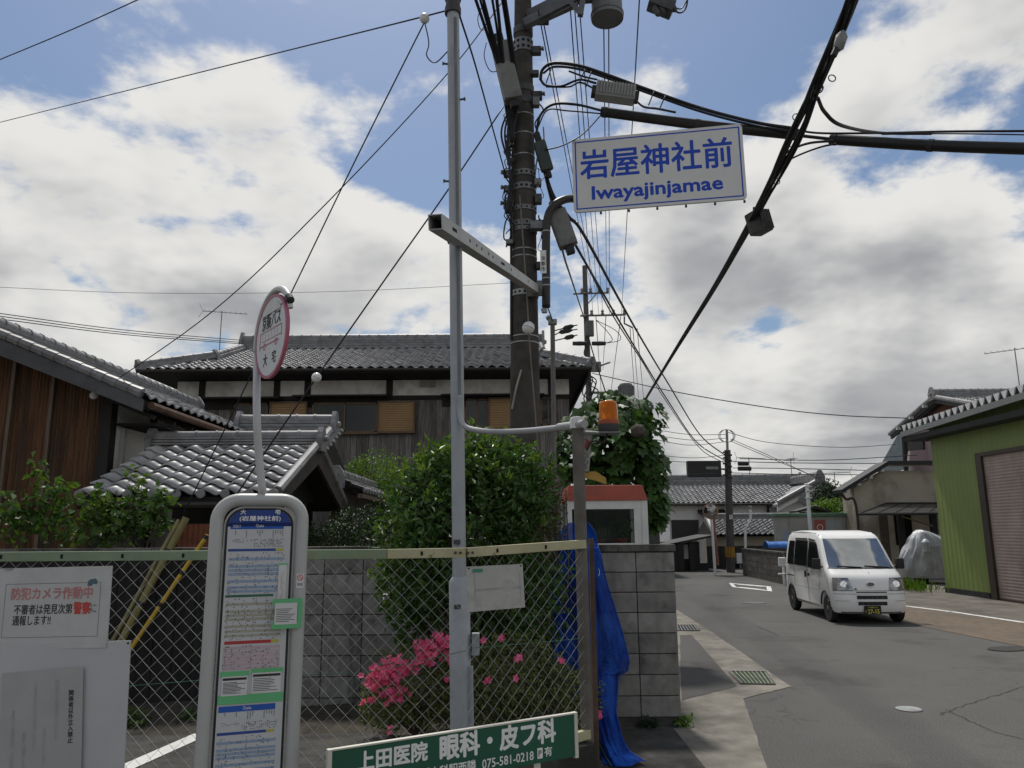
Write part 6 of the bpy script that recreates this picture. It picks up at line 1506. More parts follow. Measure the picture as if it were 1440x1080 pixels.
rp_ = [netpt(1, i / 40) + V(.002, -.004, 0) for i in range(41)]
MB().tube(rp_, .006, 5).build('hem_cord', M('net_cord', (.01, .06, .33), .8), net)
MB().tube(spline([netpt(.18, i / 14) + V(-.01, -.03, .0) for i in range(7, 15)], 4), .006, 5).build('green_cord', M('dark_green_cord', (.01, .05, .035), .7), net)
MB().tube(spline([P(834, 800, 7.85), P(840, 812, 7.8), P(843, 803, 7.82), P(838, 796, 7.84)], 6), .003, 5).build('tie_string', whitef, net)
# ------------------------------------------------------------------ white kei van
vw = M('van_white', (.80, .80, .78), .28, .03, 2, spec=.5, coat=.5)
weather(vw, (.52, .51, .47), 2.5, .52, .75, .35)
vglass = M('van_glass', (.010, .012, .012), .08, .1, 2, spec=.08)
vblack = M('van_black', (.015, .015, .016), .5, .1)
tyrem = M('tyre', (.016, .016, .016), .85, .2, 10, .2, 60)
rimm = M('steel_rim', (.20, .205, .205), .45, .1, metal=.5)
lampm = M('lamp_clear', (.30, .31, .32), .15, .3, 14, metal=.5, spec=.8)
hd = V(-.055, -1, 0).normalized()
van = thing('kei_van', 'small white boxy van facing the viewer on the right side of the road', 'van', (7.27, 16.55, 0), math.atan2(hd.y, hd.x))
sil = [(.34, .21), (.46, .215), (.50, .28), (.512, .42), (.508, .55), (.49, .64), (.475, .72), (.455, .80), (.42, .895), (.33, .985), (.14, 1.09), (-.03, 1.265), (-.22, 1.47), (-.42, 1.67), (-.50, 1.735), (-.62, 1.785), (-.88, 1.825), (-1.3, 1.855), (-2.0, 1.855), (-2.5, 1.83), (-2.70, 1.775), (-2.79, 1.68), (-2.83, 1.35), (-2.87, 1.02), (-2.90, .70), (-2.90, .36), (-2.86, .24), (-2.79, .235)]
def archpts(cx, r, cz=.27, a0=8, a1=172, n=9): return [(cx - r * math.cos(R(a0 + (a1 - a0) * i / (n - 1))), cz + r * math.sin(R(a0 + (a1 - a0) * i / (n - 1)))) for i in range(n)]
sil += archpts(-2.45, .33) + [(-2.1, .235), (-1.2, .23), (-.36, .235)] + archpts(0, .33)
def vwid(z):
    if z > 1.04: return .735 - .125 * ((z - 1.04) / .8) ** 1.35
    if z < .34: return .735 - .03 * (.34 - z) / .12
    return .735
def vcur(x, s):
    k = min(1, max(0, (x + .75) / .85)); k = k * k * (3 - 2 * k)
    r_ = min(1, max(0, (-2.3 - x) / .55)); return -.15 * k * s ** 4 + .05 * r_ * s ** 4
nS = len(sil)
def inset(e):
    out = []
    for i in range(nS):
        a, b, c = Vector(sil[i - 1]), Vector(sil[i]), Vector(sil[(i + 1) % nS]); n_ = ((b - a).normalized() + (c - b).normalized()); n_ = n_.normalized() if n_.length > 1e-5 else (c - b).normalized()
        out.append(b + Vector((-n_.y, n_.x)) * e)
    return out
# orientation: silhouette runs counter-clockwise seen from +y with x to the ... pick the sign that shrinks it
ar = sum(sil[i][0] * sil[(i + 1) % nS][1] - sil[(i + 1) % nS][0] * sil[i][1] for i in range(nS)); sg_ = 1 if ar > 0 else -1
mb = MB(); ss = [-1, -.985, -.95, -.88, -.65, -.3, 0, .3, .65, .88, .95, .985, 1]; ee = {1: .055, .985: .026, .95: .007, .88: 0}
for s in ss:
    pts = inset(sg_ * ee.get(abs(s), 0))
    for x, z in pts: mb.v.append(V(x + vcur(x, s), s * vwid(z), z))
for i in range(len(ss) - 1):
    for j in range(nS): a = i * nS + j; b = i * nS + (j + 1) % nS; mb.f.append((a, b, b + nS, a + nS))
mb.f += [tuple(range(nS)), tuple(range((len(ss) - 1) * nS, len(ss) * nS))]
body = mb.build('body', vw, van, world=False, smooth=True)
body.data.set_sharp_from_angle(angle=R(32))
MB().bb((-2.75, -.55, .2), (.40, .55, .62)).build('underbody', vblack, van, world=False)
def vside(pts4, sgn, name, mat, off=.004, nz=6, parent=None):
    """panel on the flank: bottom-rear, bottom-front, top-front, top-rear in (x,z)"""
    br, bf, tf_, trr = pts4; mb = MB()
    def fn(u, v):
        x = (br[0] + (bf[0] - br[0]) * u) * (1 - v) + (trr[0] + (tf_[0] - trr[0]) * u) * v; z = (br[1] + (bf[1] - br[1]) * u) * (1 - v) + (trr[1] + (tf_[1] - trr[1]) * u) * v
        return V(x + vcur(x, 1), sgn * (vwid(z) + off), z)
    mb.grid(fn, 6, nz); k = len(mb.v)
    return mb.build(name, mat, parent or van, world=False, smooth='all', fix=False)
for sgn in (-1, 1):
    wq = vside(((-2.66, 1.07), (-2.16, 1.07), (-2.16, 1.62), (-2.60, 1.62)), sgn, 'quarter_window', vglass)
    vside(((-2.08, 1.07), (-1.20, 1.07), (-1.20, 1.64), (-2.08, 1.64)), sgn, 'sliding_door_window', vglass)
    vside(((-1.10, 1.05), (-.18, 1.05), (-.62, 1.61), (-1.10, 1.64)), sgn, 'front_door_window', vglass)
    vside(((-2.08, 1.645), (-1.20, 1.645), (-1.20, 1.69), (-2.08, 1.69)), sgn, 'rain_visor', vblack, .018)
    vside(((-1.10, 1.645), (-.64, 1.62), (-.68, 1.66), (-1.10, 1.69)), sgn, 'rain_visor', vblack, .018)
    for x0_, z0_, z1_, w_ in ((-1.155, .30, 1.70, .010), (-2.12, .62, 1.70, .010), (-.30, .62, 1.0, .010)): vside(((x0_ - w_, z0_), (x0_ + w_, z0_), (x0_ + w_, z1_), (x0_ - w_, z1_)), sgn, 'door_seam', vblack, .0015, 10)
    vside(((-2.78, .80), (-2.16, .80), (-2.16, .825), (-2.78, .825)), sgn, 'slide_rail', vblack, .002)
    vside(((-2.08, .285), (-.38, .285), (-.38, .300), (-2.08, .300)), sgn, 'sill_seam', vblack, .002)
    vside(((-2.78, .60), (-.34, .60), (-.34, .612), (-2.78, .612)), sgn, 'body_crease', M('crease_side', (.45, .45, .44), .5), .0015)
    vside(((-2.72, 1.02), (-.12, 1.00), (-.12, 1.012), (-2.72, 1.032)), sgn, 'belt_line', MATS['crease_side'], .0015)
    for ax_ in (0, -2.45): MB().tube([V(x + vcur(x, 1), sgn * (vwid(z) - .012), z) for x, z in archpts(ax_, .335, n=15)], .016, 6).build('arch_lip', vblack, van, world=False, smooth='all')
    for xh in (-1.27, -1.06):
        MB().box((xh, sgn * (.735 + .012), .90), (.055 if xh < -1.2 else .07, .03, .14 if xh < -1.2 else .06)).build('door_handle', vblack, van, world=False, bevel=.008)
    m_ = MB().box((-.10, sgn * .86, 1.17), (.10, .16, .22)).build('mirror', vblack, van, world=False, bevel=.03, smooth=True)
    MB().tube([V(-.14, sgn * .72, 1.10), V(-.10, sgn * .84, 1.13)], .02, 6).build('mirror_arm', vblack, m_, world=False)
for ax_ in (0, -2.45):
    for sgn in (-1, 1):
        y0 = sgn * .655
        wh = MB().lathe([(.16, -.07), (.25, -.075), (.272, -.05), (.275, 0), (.272, .05), (.25, .075), (.16, .07)], (ax_, y0, .275), (0, sgn, 0), 28).build('wheel', tyrem, van, world=False, smooth=True)
        MB().lathe([(.185, .06), (.18, .072), (.165, .06), (.12, .035), (.07, .055), (.04, .075), (.01, .078)], (ax_, y0, .275), (0, sgn, 0), 24).build('rim', rimm, wh, world=False, smooth=True)
        for k in range(8):
            a = R(k * 45); MB().lathe([(.014, 0), (.014, .004)], V(ax_ + .125 * math.cos(a), y0 + sgn * .040, .275 + .125 * math.sin(a)), (0, sgn, 0), 8).build('rim_hole', vblack, wh, world=False)
# windscreen follows the body
fsil = sil[1:15]
def fx_(z):
    for i in range(len(fsil) - 1):
        a, b = fsil[i], fsil[i + 1]
        if a[1] <= z <= b[1]: return a[0] + (b[0] - a[0]) * (z - a[1]) / max(1e-6, b[1] - a[1])
    return fsil[-1][0]
def FP(y, z, off=.004):
    s = y / vwid(z); x = fx_(z); return V(x + vcur(x, s) + off, y, z)
def front(y0, y1, z0, z1, name, mat, off=.005, nu=8, nv=4, y0t=None, y1t=None, parent=None):
    y0t = y0 if y0t is None else y0t; y1t = y1 if y1t is None else y1t
    def fn(u, v):
        z = z0 + (z1 - z0) * v; y = (y0 + (y1 - y0) * u) * (1 - v) + (y0t + (y1t - y0t) * u) * v; return FP(y, z, off)
    return MB().grid(fn, nu, nv).build(name, mat, parent or van, world=False, smooth='all', fix=False)
ws = front(-.655, .655, 1.10, 1.685, 'windscreen', M('windscreen_glass', (.36, .38, .38), .06, .1, 2, spec=1.0, metal=.85), .006, 20, 12, -.575, .575)
front(-.68, .68, 1.075, 1.10, 'cowl', vblack, .006, 20, 2)
for y0, y1 in ((.55, .05), (-.02, -.5)):
    MB().tube([FP(y0, 1.105, .02), FP((y0 + y1) / 2, 1.12, .022), FP(y1, 1.135, .02)], .009, 6).build('wiper', vblack, van, world=False)
for sgn in (-1, 1):
    a, b = (sgn * .365, sgn * .72)
    hl = front(min(a, b), max(a, b), .665, .900, 'headlight', lampm, .010, 8, 6, min(sgn * .41, sgn * .70), max(sgn * .41, sgn * .70))
    MB().lathe([(.072, .0), (.075, .014), (.058, .02), (.02, .012)], FP(sgn * .52, .78, .004), (1, 0, .15), 20).build('lamp_reflector', M('chrome', (.7, .7, .7), .08, metal=.95), hl, world=False, smooth=True)
    front(min(sgn * .64, sgn * .705), max(sgn * .64, sgn * .705), .69, .88, 'indicator', M('indicator_clear', (.36, .30, .25), .2), .014, 3, 4, parent=hl)
    fb = MB(); 
    for z in (.662, .903): fb.tube([FP(sgn * (.365 if z < .8 else .41), z, .011), FP(sgn * .55, z, .011), FP(sgn * (.72 if z < .8 else .70), z, .011)], .006, 5)
    fb.build('lamp_trim', vblack, hl, world=False)
    front(min(sgn * .45, sgn * .70), max(sgn * .45, sgn * .70), .452, .462, 'bumper_crease', M('crease_grey', (.34, .34, .33), .5), .003, 6, 1)
front(-.30, .30, .618, .640, 'grille_slot', vblack, .006, 10, 2)
for z0_, z1_, hw_ in ((.495, .565, .30), (.375, .445, .285)):
    g_ = front(-hw_, hw_, z0_, z1_, 'bumper_intake', vblack, .006, 10, 2)
    for k in range(5): front(-hw_ + (k + 1) * hw_ / 3 - .006, -hw_ + (k + 1) * hw_ / 3 + .006, z0_ + .01, z1_ - .02, 'intake_rib', M('rib_grey', (.08, .08, .08), .5), .009, 1, 1, parent=g_)
front(-.36, .36, .655, .663, 'hood_seam', M('seam_dim', (.18, .18, .175), .6), .003, 14, 1)
front(-.715, .715, .590, .598, 'bumper_seam', MATS['seam_dim'], .003, 16, 1)
front(-.60, .60, .222, .24, 'chin_lip', vblack, .004, 14, 1)
em = frame(FP(0, .78, .012), (0, 1, 0), V(-.25, 0, 1))
eb = MB(); n_ = 24
eb.add([em @ V(.075 * math.cos(2 * math.pi * i / n_), .042 * math.sin(2 * math.pi * i / n_), 0) for i in range(n_)], [tuple(range(n_))])
emb = eb.build('emblem', M('emblem_navy', (.02, .025, .05), .2), van, world=False, fix=False)
er = MB(); er.tube([em @ V(.078 * math.cos(2 * math.pi * i / n_), .044 * math.sin(2 * math.pi * i / n_), .003) for i in range(n_ + 1)], .006, 6, cap=False); er.build('emblem_ring', MATS['chrome'], emb, world=False)
es = MB()
for (x, y, s) in ((-.035, .012, .017), (.005, -.004, .010), (.022, .014, .010), (.042, .002, .009), (.030, -.016, .009), (.008, -.022, .009)):
    es.add([em @ V(x + s * r_ * math.cos(R(a)), y + s * r_ * math.sin(R(a)), .002) for a, r_ in zip(range(0, 360, 45), (1, .3) * 4)], [tuple(range(8))])
stuff(es.build('emblem_stars', MATS['chrome'], emb, world=False, fix=False))
lp_ = frame(FP(-.02, .285, .03), (0, 1, 0), (0, 0, 1)); 
pl_ = slab(lp_, .33, .165, .012, .01).build('licence_plate', M('plate_black', (.012, .012, .011), .4), van, world=False)
WV = wm(van)
py_ = M('plate_yellow', (.55, .48, .05), .5)
text('27-15', .12, py_, pl_, WV @ lp_ @ T((.015, -.028, 0)), width=.225, bold=.003)
marks(WV @ lp_, -.085, .042, .085, .064, 34, .016, py_, pl_, 2)
marks(WV @ lp_, -.145, -.04, -.125, -.015, 7, .016, py_, pl_, 4)
sl2 = frame(FP(-.31, .69, .007), (0, 1, 0), (0, 0, 1)); marks(WV @ sl2, -.035, -.012, .035, .014, 18, .018, vblack, van, 6, 'small_badge')
MB().tube([V(-.56, -.60, 1.73), V(-.58, -.60, 1.77)], .012, 6).build('antenna_base', vblack, van, world=False)
MB().tube([FP(.05, 1.0, .01), FP(.05, 1.01, .02)], .008, 6).build('washer_nozzle', vblack, van, world=False)
for sgn in (-1, 1): MB().tube([V(-.75, sgn * .60, 1.80), V(-1.6, sgn * .618, 1.835), V(-2.55, sgn * .60, 1.81)], .010, 6).build('roof_gutter', vw, van, world=False)
# ------------------------------------------------------------------ green building with roller shutter, right
GX = 12.85
gm = M('green_metal', (.195, .255, .075), .55, .06, 1.2, spec=.35)
weather(gm, (.14, .185, .06), 1.6, .5, .75, .35, (1, 3.0, .25)); weather(gm, (.16, .12, .06), 2.2, .68, .78, .3, (1, 2, .5))
gbld = thing('green_building', 'olive green ribbed metal building with brown roller shutter beside the road', 'building', (17, 19, 0))
YF, YN = 23.55, 13.0
dY1, dY0 = PX(1385, 740, GX).y, 15.6
zd = PX(1386, 641, GX).z
zT = lambda Y: PX(1303, 604, GX).z + (YF - Y) * .06
def ribs(y0, y1, z0, z1f, name):
    n = int(abs(y1 - y0) / .055); mb = MB()
    for i in range(n + 1):
        y = y0 + (y1 - y0) * i / n; x = GX + (0, .0, .006, .006)[i % 4]; mb.v += [V(x, y, z0), V(x, y, z1f(y))]
    for i in range(n): mb.f.append((2 * i, 2 * i + 2, 2 * i + 3, 2 * i + 1))
    return mb.build(name, gm, gbld, fix=False)
ribs(YF, dY1, .16, zT, 'ribbed_wall'); ribs(dY1, dY0, zd + .06, zT, 'ribbed_wall'); ribs(dY0, YN, .16, zT, 'ribbed_wall')
MB().bb((GX + .02, YN, 0), (24, YF, zT(YF) - .1)).build('wall_core', M('green_dark', (.04, .06, .02), .8), gbld)
MB().bb((GX - .03, YN, 0), (GX + .05, dY0, .15)).build('plinth', M('plinth_dark', (.028, .027, .03), .8), gbld)
MB().bb((GX - .03, dY1 + .1, 0), (GX + .05, YF + .02, .15)).build('plinth', MATS['plinth_dark'], gbld)
brn = M('brown_steel', (.050, .036, .028), .5, .15, 3)
MB().bb((GX - .06, dY1 - .26, 0), (GX + .06, dY1, zd)).build('door_jamb', brn, gbld)
MB().bb((GX - .06, dY0, zd), (GX + .06, dY1, zd + .10)).build('door_lintel', brn, gbld)
shm = M('shutter_brown', (.37, .30, .27), .55, .12, 1.5, spec=.35)
weather(shm, (.18, .13, .11), .9, .48, .7, .5, (1, 1, .4)); sm_ = MB(); n = 46
for i in range(n):
    z0 = .04 + i * (zd - .04) / n; h = (zd - .04) / n
    sm_.add([V(GX + .02, dY1 - .26, z0), V(GX + .010, dY1 - .26, z0 + h * .5), V(GX + .02, dY1 - .26, z0 + h), V(GX + .02, dY0, z0), V(GX + .010, dY0, z0 + h * .5), V(GX + .02, dY0, z0 + h)], [(0, 1, 4, 3), (1, 2, 5, 4)])
stuff(sm_.build('shutter_slats', shm, gbld, fix=False))
MB().bb((GX - .02, dY0, .0), (GX + .03, dY1 - .26, .05)).build('shutter_foot', brn, gbld)
# folded-plate roof with white faced ends
EX = 12.28; ra, rb = PX(1268, 607, EX), PX(1440, 551, EX); sl3 = (rb.z - ra.z) / (rb.y - ra.y)
zE = lambda Y: ra.z + (Y - ra.y) * sl3
fas = M('fascia_grey', (.20, .205, .205), .5, .08, 3)
MB().prism([V(EX, ra.y + .1, zE(ra.y + .1) - .16), V(EX, YN, zE(YN) - .16), V(EX, YN, zE(YN)), V(EX, ra.y + .1, zE(ra.y + .1))], (.06, 0, 0)).build('fascia', fas, gbld)
wtm = M('tooth_white', (.72, .73, .73), .5, .06, 4)
pit = .315; nT = int((ra.y - YN) / pit); ht = .19
for i in range(nT):
    y0 = ra.y - i * pit; z = zE(y0) + .002
    pr_ = [(y0, z), (y0 - pit * .18, z), (y0 - pit * .36, z + ht), (y0 - pit * .94, z + ht + pit * -sl3), (y0 - pit * 1.0, z + ht)]
    tri = [V(EX, y0 - pit * .10, z + ht), V(EX, y0 - pit * .38, z + .005), V(EX, y0 - pit * .62, z + .005), V(EX, y0 - pit * .90, z + ht)]
    MB().prism(tri, (.03, 0, 0)).build('roof_tooth', wtm, gbld)
rf = MB()
for i in range(nT):
    y0 = ra.y - i * pit; z = zE(y0) + .012
    a = [(y0 + pit * .10, z + ht), (y0 - pit * .10, z + ht), (y0 - pit * .38, z), (y0 - pit * .62, z), (y0 - pit * .90, z + ht)]
    for k in range(4): rf.add([V(EX + .02, a[k][0], a[k][1]), V(24, a[k][0], a[k][1] + .2), V(24, a[k + 1][0], a[k + 1][1] + .2), V(EX + .02, a[k + 1][0], a[k + 1][1])], [(0, 1, 2, 3)])
rf.build('folded_roof', fas, gbld, fix=False)
MB().bb((EX + .06, YN, zE(ra.y) - .32), (GX + .2, ra.y, zE(ra.y) - .17)).build('soffit', M('soffit_dark', (.03, .032, .03), .8), gbld)
ab = PX(1434, 545, 14.0); antenna('antenna', 'television antenna standing on the green building roof at the right edge', ab, PX(1430, 488, 14).z - ab.z, 1.0, 2.4)

# ------------------------------------------------------------------ beige house, awning, covered motorbike
BH = 32.0
beige = M('beige_render', (.42, .375, .30), .9, .08, 1.2, .1, 40, col2=(.25, .22, .175), c2scale=.7)
bh = thing('beige_house', 'plain beige rendered house with dark roof edge behind the van', 'house', (17, 35, 0))
wl_ = P(1202, 700, BH).x; za, zb_, zc_ = P(1202, 686, BH).z, P(1243, 662, BH).z, P(1310, 660, BH).z; xk = P(1243, 660, BH).x
MB().prism([V(wl_, BH, 0), V(22, BH, 0), V(22, BH, zb_), V(xk, BH, zb_), V(wl_, BH, za)], (0, 1.2, 0)).build('wall', beige, bh)
o_ = .45; xe = P(1178, 694, BH).x; ze_ = P(1178, 694, BH).z; zk = P(1243, 655, BH).z
MB().prism([V(xe, BH - .5, ze_), V(xk, BH - .5, zk), V(22, BH - .5, zk), V(22, BH - .5, zk + .16), V(xk - .02, BH - .5, zk + .16), V(xe - .02, BH - .5, ze_ + .14)], (0, 1.0, 0)).build('roof', blackm, bh)
for k in range(4):
    p = V(xe, BH - .25, ze_).lerp(V(xk, BH - .25, zk), (k + .5) / 4); MB().box(p + V(0, 0, -.07), (.14, .3, .10)).build('purlin_end', whitef, bh)
MB().tube(spline([V(xe + .05, BH - .3, ze_ - .03), V(xe + .25, BH - .2, ze_ - .25), V(wl_ - .02, BH - .08, ze_ - .45), V(wl_ - .02, BH - .08, .2)], 5), .05, 8).build('downpipe', gutterm, bh)
MB().bb((P(1233, 700, BH).x, BH - .02, .3), (P(1245, 700, BH).x, BH + .01, P(1240, 725, BH).z)).build('corner_trim', M('trim_brown', (.10, .08, .06), .7), bh)
MB().bb((P(1256, 720, BH).x, BH - .03, 1.2), (P(1280, 720, BH).x, BH + .01, P(1270, 722, BH).z)).build('window', vglass, bh)
aw = thing('carport_awning', 'dark translucent awning on posts before the beige house', 'awning', V(P(1265, 800, 30).x, 30, 0))
a, b, c, d = P(1206, 723, 29), P(1330, 722, 29), P(1340, 708, 31.8), P(1247, 708, 31.8)
poly = M('smoked_panel', (.045, .042, .040), .35, .1, 2, alpha=.85)
for k in range(5):
    MB().add([a.lerp(b, k / 5 + .004), a.lerp(b, (k + 1) / 5 - .004), d.lerp(c, (k + 1) / 5 - .004), d.lerp(c, k / 5 + .004)], [(0, 1, 2, 3)]).build('roof_panel', poly, aw)
for p, q in ((a, b), (d, c), (a, d), (b, c)): MB().tube([p, q], .05, 6).build('roof_beam', blackm, aw)
for k in range(1, 5): MB().tube([a.lerp(b, k / 5), d.lerp(c, k / 5)], .03, 6).build('rafter', blackm, aw)
for px, Y in ((1265, 30.3), (1311, 30.3)):
    p = P(px, 716, Y); MB().bb((p.x - .13, Y - .08, 0), (p.x + .10, Y + .08, p.z)).build('post', blackm, aw)
MB().tube([P(1268, 726, 30), P(1312, 740, 30)], .03, 6).build('stay', M('stay_tan', (.2, .14, .08), .7), aw)
cv = thing('covered_motorbike', 'silver sheet covering a motorbike beside the green building', 'cover', V(P(1290, 815, 27.5).x, 27.5, 0))
silv = M('silver_sheet', (.42, .43, .44), .48, .15, 3, .5, 14, metal=.2)
crow = [(745, 1291, 1294), (748, 1284, 1306), (757, 1276, 1326), (768, 1272, 1330), (785, 1264, 1332), (800, 1262, 1334), (812, 1266, 1338)]
def cvpt(u, v):
    f_ = v * 6; i = min(int(f_), 5); t = f_ - i; y, xl, xr = (crow[i][k] + (crow[i + 1][k] - crow[i][k]) * t for k in range(3)); ang = math.pi * u * 2
    cxm, hw_ = (xl + xr) / 2, (xr - xl) / 2; p = P(cxm, y, 27.5); w3 = hw_ / F * 27.5
    f2 = 1.02 + .16 * mnoise.noise(V(math.cos(ang) * 1.6, math.sin(ang) * 1.6, v * 2.5)) - .22 * abs(mnoise.noise(V(math.cos(ang) * 3.5 + 3, math.sin(ang) * 3.5, v * 2.4))) - .05 * abs(math.sin(ang * 6 + v * 3)) * v
    z = max(p.z, .06 + .22 * max(0, mnoise.noise(V(u * 6, 1, 4)))); return V(p.x - w3 * math.cos(ang) * f2, 27.5 - .55 * math.sin(ang) * f2 * (.3 + .7 * min(1, v * 2)), z)
MB().grid(cvpt, 46, 20).build('sheet', silv, cv, fix=False)
for px_, py_2 in ((1302, 766),):
    p = P(px_, py_2, 26.85); MB().lathe([(.12, -.22), (.11, 0), (.13, .08), (.08, .17), (.02, .2)], p, (0, 0, 1), 12).build('mirror_bulge', silv, cv, smooth=True)
MB().lathe([(.26, -.08), (.28, 0), (.26, .08)], P(1296, 818, 27.3) + V(0, 0, .06), (1, .2, 0), 18).build('front_wheel', tyrem, cv, smooth=True)

# ------------------------------------------------------------------ tall house behind with pink wall
ph = thing('pink_house', 'house with pinkish upper wall and tiled gable rising above the beige house', 'house', (23, 38, 0))
PXg = 20.0; ap = PX(1313, 560, PXg); bk_ = PX(1252, 612, PXg); ft = V(PXg, 2 * ap.y - bk_.y, bk_.z)
pinkw = M('pink_render', (.33, .255, .27), .9, .06, 1.5)
MB().prism([V(PXg + .5, bk_.y - .6, 0), V(PXg + .5, ft.y + .6, 0), V(PXg + .5, ft.y + .6, bk_.z), V(PXg + .5, ap.y, ap.z - .25), V(PXg + .5, bk_.y - .6, bk_.z)], (9, 0, 0)).build('wall', pinkw, ph)
MB().prism([V(PXg + .42, bk_.y - .9, bk_.z + .05), V(PXg + .42, ap.y, ap.z - .3), V(PXg + .42, ft.y + .9, bk_.z + .05)], (.06, 0, 0)).build('gable_boarding', M('gable_brown', (.12, .05, .03), .8, .2, 3), ph)
for e in (bk_, ft):
    s = 1 if e is bk_ else -1
    MB().prism([V(PXg, e.y, e.z - .02), V(PXg, ap.y, ap.z - .02), V(PXg, ap.y, ap.z - .22), V(PXg, e.y, e.z - .2)], (.12, 0, 0)).build('bargeboard', M('barge_dark', (.05, .05, .052), .7), ph)
    MB().tube([V(PXg - .02, e.y, e.z + .06), V(PXg - .02, ap.y, ap.z + .06)], .12, 8).build('verge_tile', ridgem, ph, smooth=True)
    sl_ = math.hypot(ap.y - e.y, ap.z - e.z); upv2 = V(0, ap.y - e.y, ap.z - e.z)
    if e is ft: roof_tiles(ph, V(PXg, e.y, e.z), (1, 0, 0), upv2, 34, int(sl_ / .25), .27, .25, parts=True, limit=120, amp=.03, lip=.04, n=6)
    else: MB().add([V(PXg, e.y, e.z), V(PXg + 9, e.y, e.z), V(PXg + 9, ap.y, ap.z), V(PXg, ap.y, ap.z)], [(0, 1, 2, 3)]).build('back_slope', tilej, ph)
ridge(ph, V(PXg - .05, ap.y, ap.z), V(PXg + 9, ap.y, ap.z), .28, .4, .35)
for k in range(3):
    p = V(PXg - .05, bk_.y, bk_.z - .1).lerp(V(PXg - .05, ap.y, ap.z - .1), .25 + k * .3); MB().box(p, (.3, .12, .12)).build('purlin_end', whitef, ph)
ww = PX(1283, 630, PXg + .42); MB().bb((PXg + .40, ww.y - 1.1, ww.z - .6), (PXg + .44, ww.y + .5, ww.z + .6)).build('window', vglass, ph)
MB().add([PX(1262, 612, 19.6), PX(1272, 612, 19.6), PX(1276, 660, 19.6), PX(1230, 668, 19.4)], [(0, 1, 2, 3)]).build('side_sheet', M('blue_grey_sheet', (.11, .14, .16), .45, .15, 2), ph)
MB().tube([PX(1271, 608, 19.55), PX(1275, 668, 19.55)], .12, 6).build('corner_post', blackm, ph)
bl2 = P(1296, 625, 34); MB().prism([P(1278, 652, 36), P(1304, 650, 36), P(1304, 632, 36), P(1280, 634, 36)], (0, .2, 0)).build('balcony_panel', pinkw, ph)

# ------------------------------------------------------------------ white walled storehouse and low buildings at the junction
KY = 42.0
ku = thing('white_storehouse', 'far white walled storehouse with a broad grey tiled roof', 'house', (14, 46, 0))
xa_, xb_ = P(932, 700, KY).x, P(1100, 700, KY).x; zev, zrd = P(1000, 708, KY).z, P(1000, 681, KY + 3.2).z
MB().bb((xa_ + .4, KY + .5, 0), (xb_ + .3, KY + 6, zev)).build('wall', plasterw, ku)
MB().bb((xa_ + .3, KY + .40, zev - .14), (xb_ + .3, KY + .5, zev + .02)).build('eave_moulding', plasterw, ku)
roof_tiles(ku, V(xa_, KY, zev), (1, 0, 0), V(0, 3.2, zrd - zev), int((xb_ - xa_ + 2) / .27), int(math.hypot(3.2, zrd - zev) / .25), .27, .25, parts=True, limit=298, amp=.035, lip=.04, n=6)
MB().prism([V(xa_ + .1, KY + .1, zev - .04), V(xa_ + .1, KY + 3.2, zrd - .04), V(xa_ + .1, KY + 6.3, zev - .04)], (xb_ - xa_ + 1.8, 0, 0)).build('roof_body', tilej, ku)
ridge(ku, V(xa_ + .3, KY + 3.2, zrd), V(xb_ + 2.2, KY + 3.2, zrd), .40, .42, .4)
MB().tube([V(xa_ + .15, KY + .3, zev + .15), V(xa_ + .15, KY + 3.1, zrd + .1)], .17, 8).build('verge_tile', ridgem, ku, smooth=True)
MB().lathe([(.2, 0), (.22, .1), (.1, .2)], V(xa_ + .15, KY + .3, zev + .15), (0, -1, 0), 12).build('end_tile', ridgem, ku)
MB().tube([V(xa_, KY - .05, zev - .04), V(xb_ + .1, KY - .05, zev - .06)], .07, 6).build('gutter', gutterm, ku)
MB().tube([P(1080, 707, KY), P(1080, 722, KY + .4)], .07, 6).build('downpipe', gutterm, ku)
x_, x2_ = P(984, 720, KY).x, P(1022, 720, KY).x; MB().prism([V(x_, KY + .5, P(984, 716, KY).z), V(x_, KY - .2, P(984, 722, KY).z), V(x_, KY - .2, P(984, 724, KY).z), V(x_, KY + .5, P(984, 721, KY).z)], (x2_ - x_, 0, 0)).build('window_hood', blackm, ku)
MB().bb((xa_ + .5, KY + .42, .2), (P(985, 735, KY).x, KY + .49, P(960, 731, KY).z)).build('dark_boarding', M('far_board', (.05, .048, .045), .85, .2, 5, stretch=(6, 1, .4)), ku)
MB().bb((P(960, 660, KY + 8).x - 3.4, KY + 7, 0), (P(1122, 672, KY + 8).x, KY + 11, P(1000, 671.5, KY + 7).z)).build('rear_block', M('rear_roof_olive', (.17, .17, .14), .7), ku)
# gable-front wing
apx, lfx, rfx = P(1152, 677, 41), P(1094, 709, 41), P(1207, 709, 41)
wg = thing('gable_wing', 'far white gable wall under tiled verges beside the storehouse', 'house', (apx.x, 43, 0))
MB().prism([V(lfx.x + .35, 41.4, 0), V(rfx.x - .35, 41.4, 0), V(rfx.x - .35, 41.4, rfx.z), V(apx.x, 41.4, apx.z - .2), V(lfx.x + .35, 41.4, lfx.z)], (0, 5, 0)).build('wall', plasterw, wg)
for e in (lfx, rfx):
    d_ = (e - apx); up_ = V(0, 0, .14)
    MB().prism([apx, e, e - up_, apx - up_], (0, 5.6, 0)).build('roof_slope', tilej, wg)
    MB().tube([apx + V(0, .0, .08), e + V(0, 0, .08)], .14, 8).build('verge_tile', ridgem, wg, smooth=True)
    MB().prism([apx + V(0, .1, -.15), e + V(0, .1, -.15), e + V(0, .1, -.38), apx + V(0, .1, -.40)], (0, .1, 0)).build('verge_moulding', plasterw, wg)
ridge(wg, apx + V(0, -.1, .05), apx + V(0, 5.5, .05), .3, .4, .4)
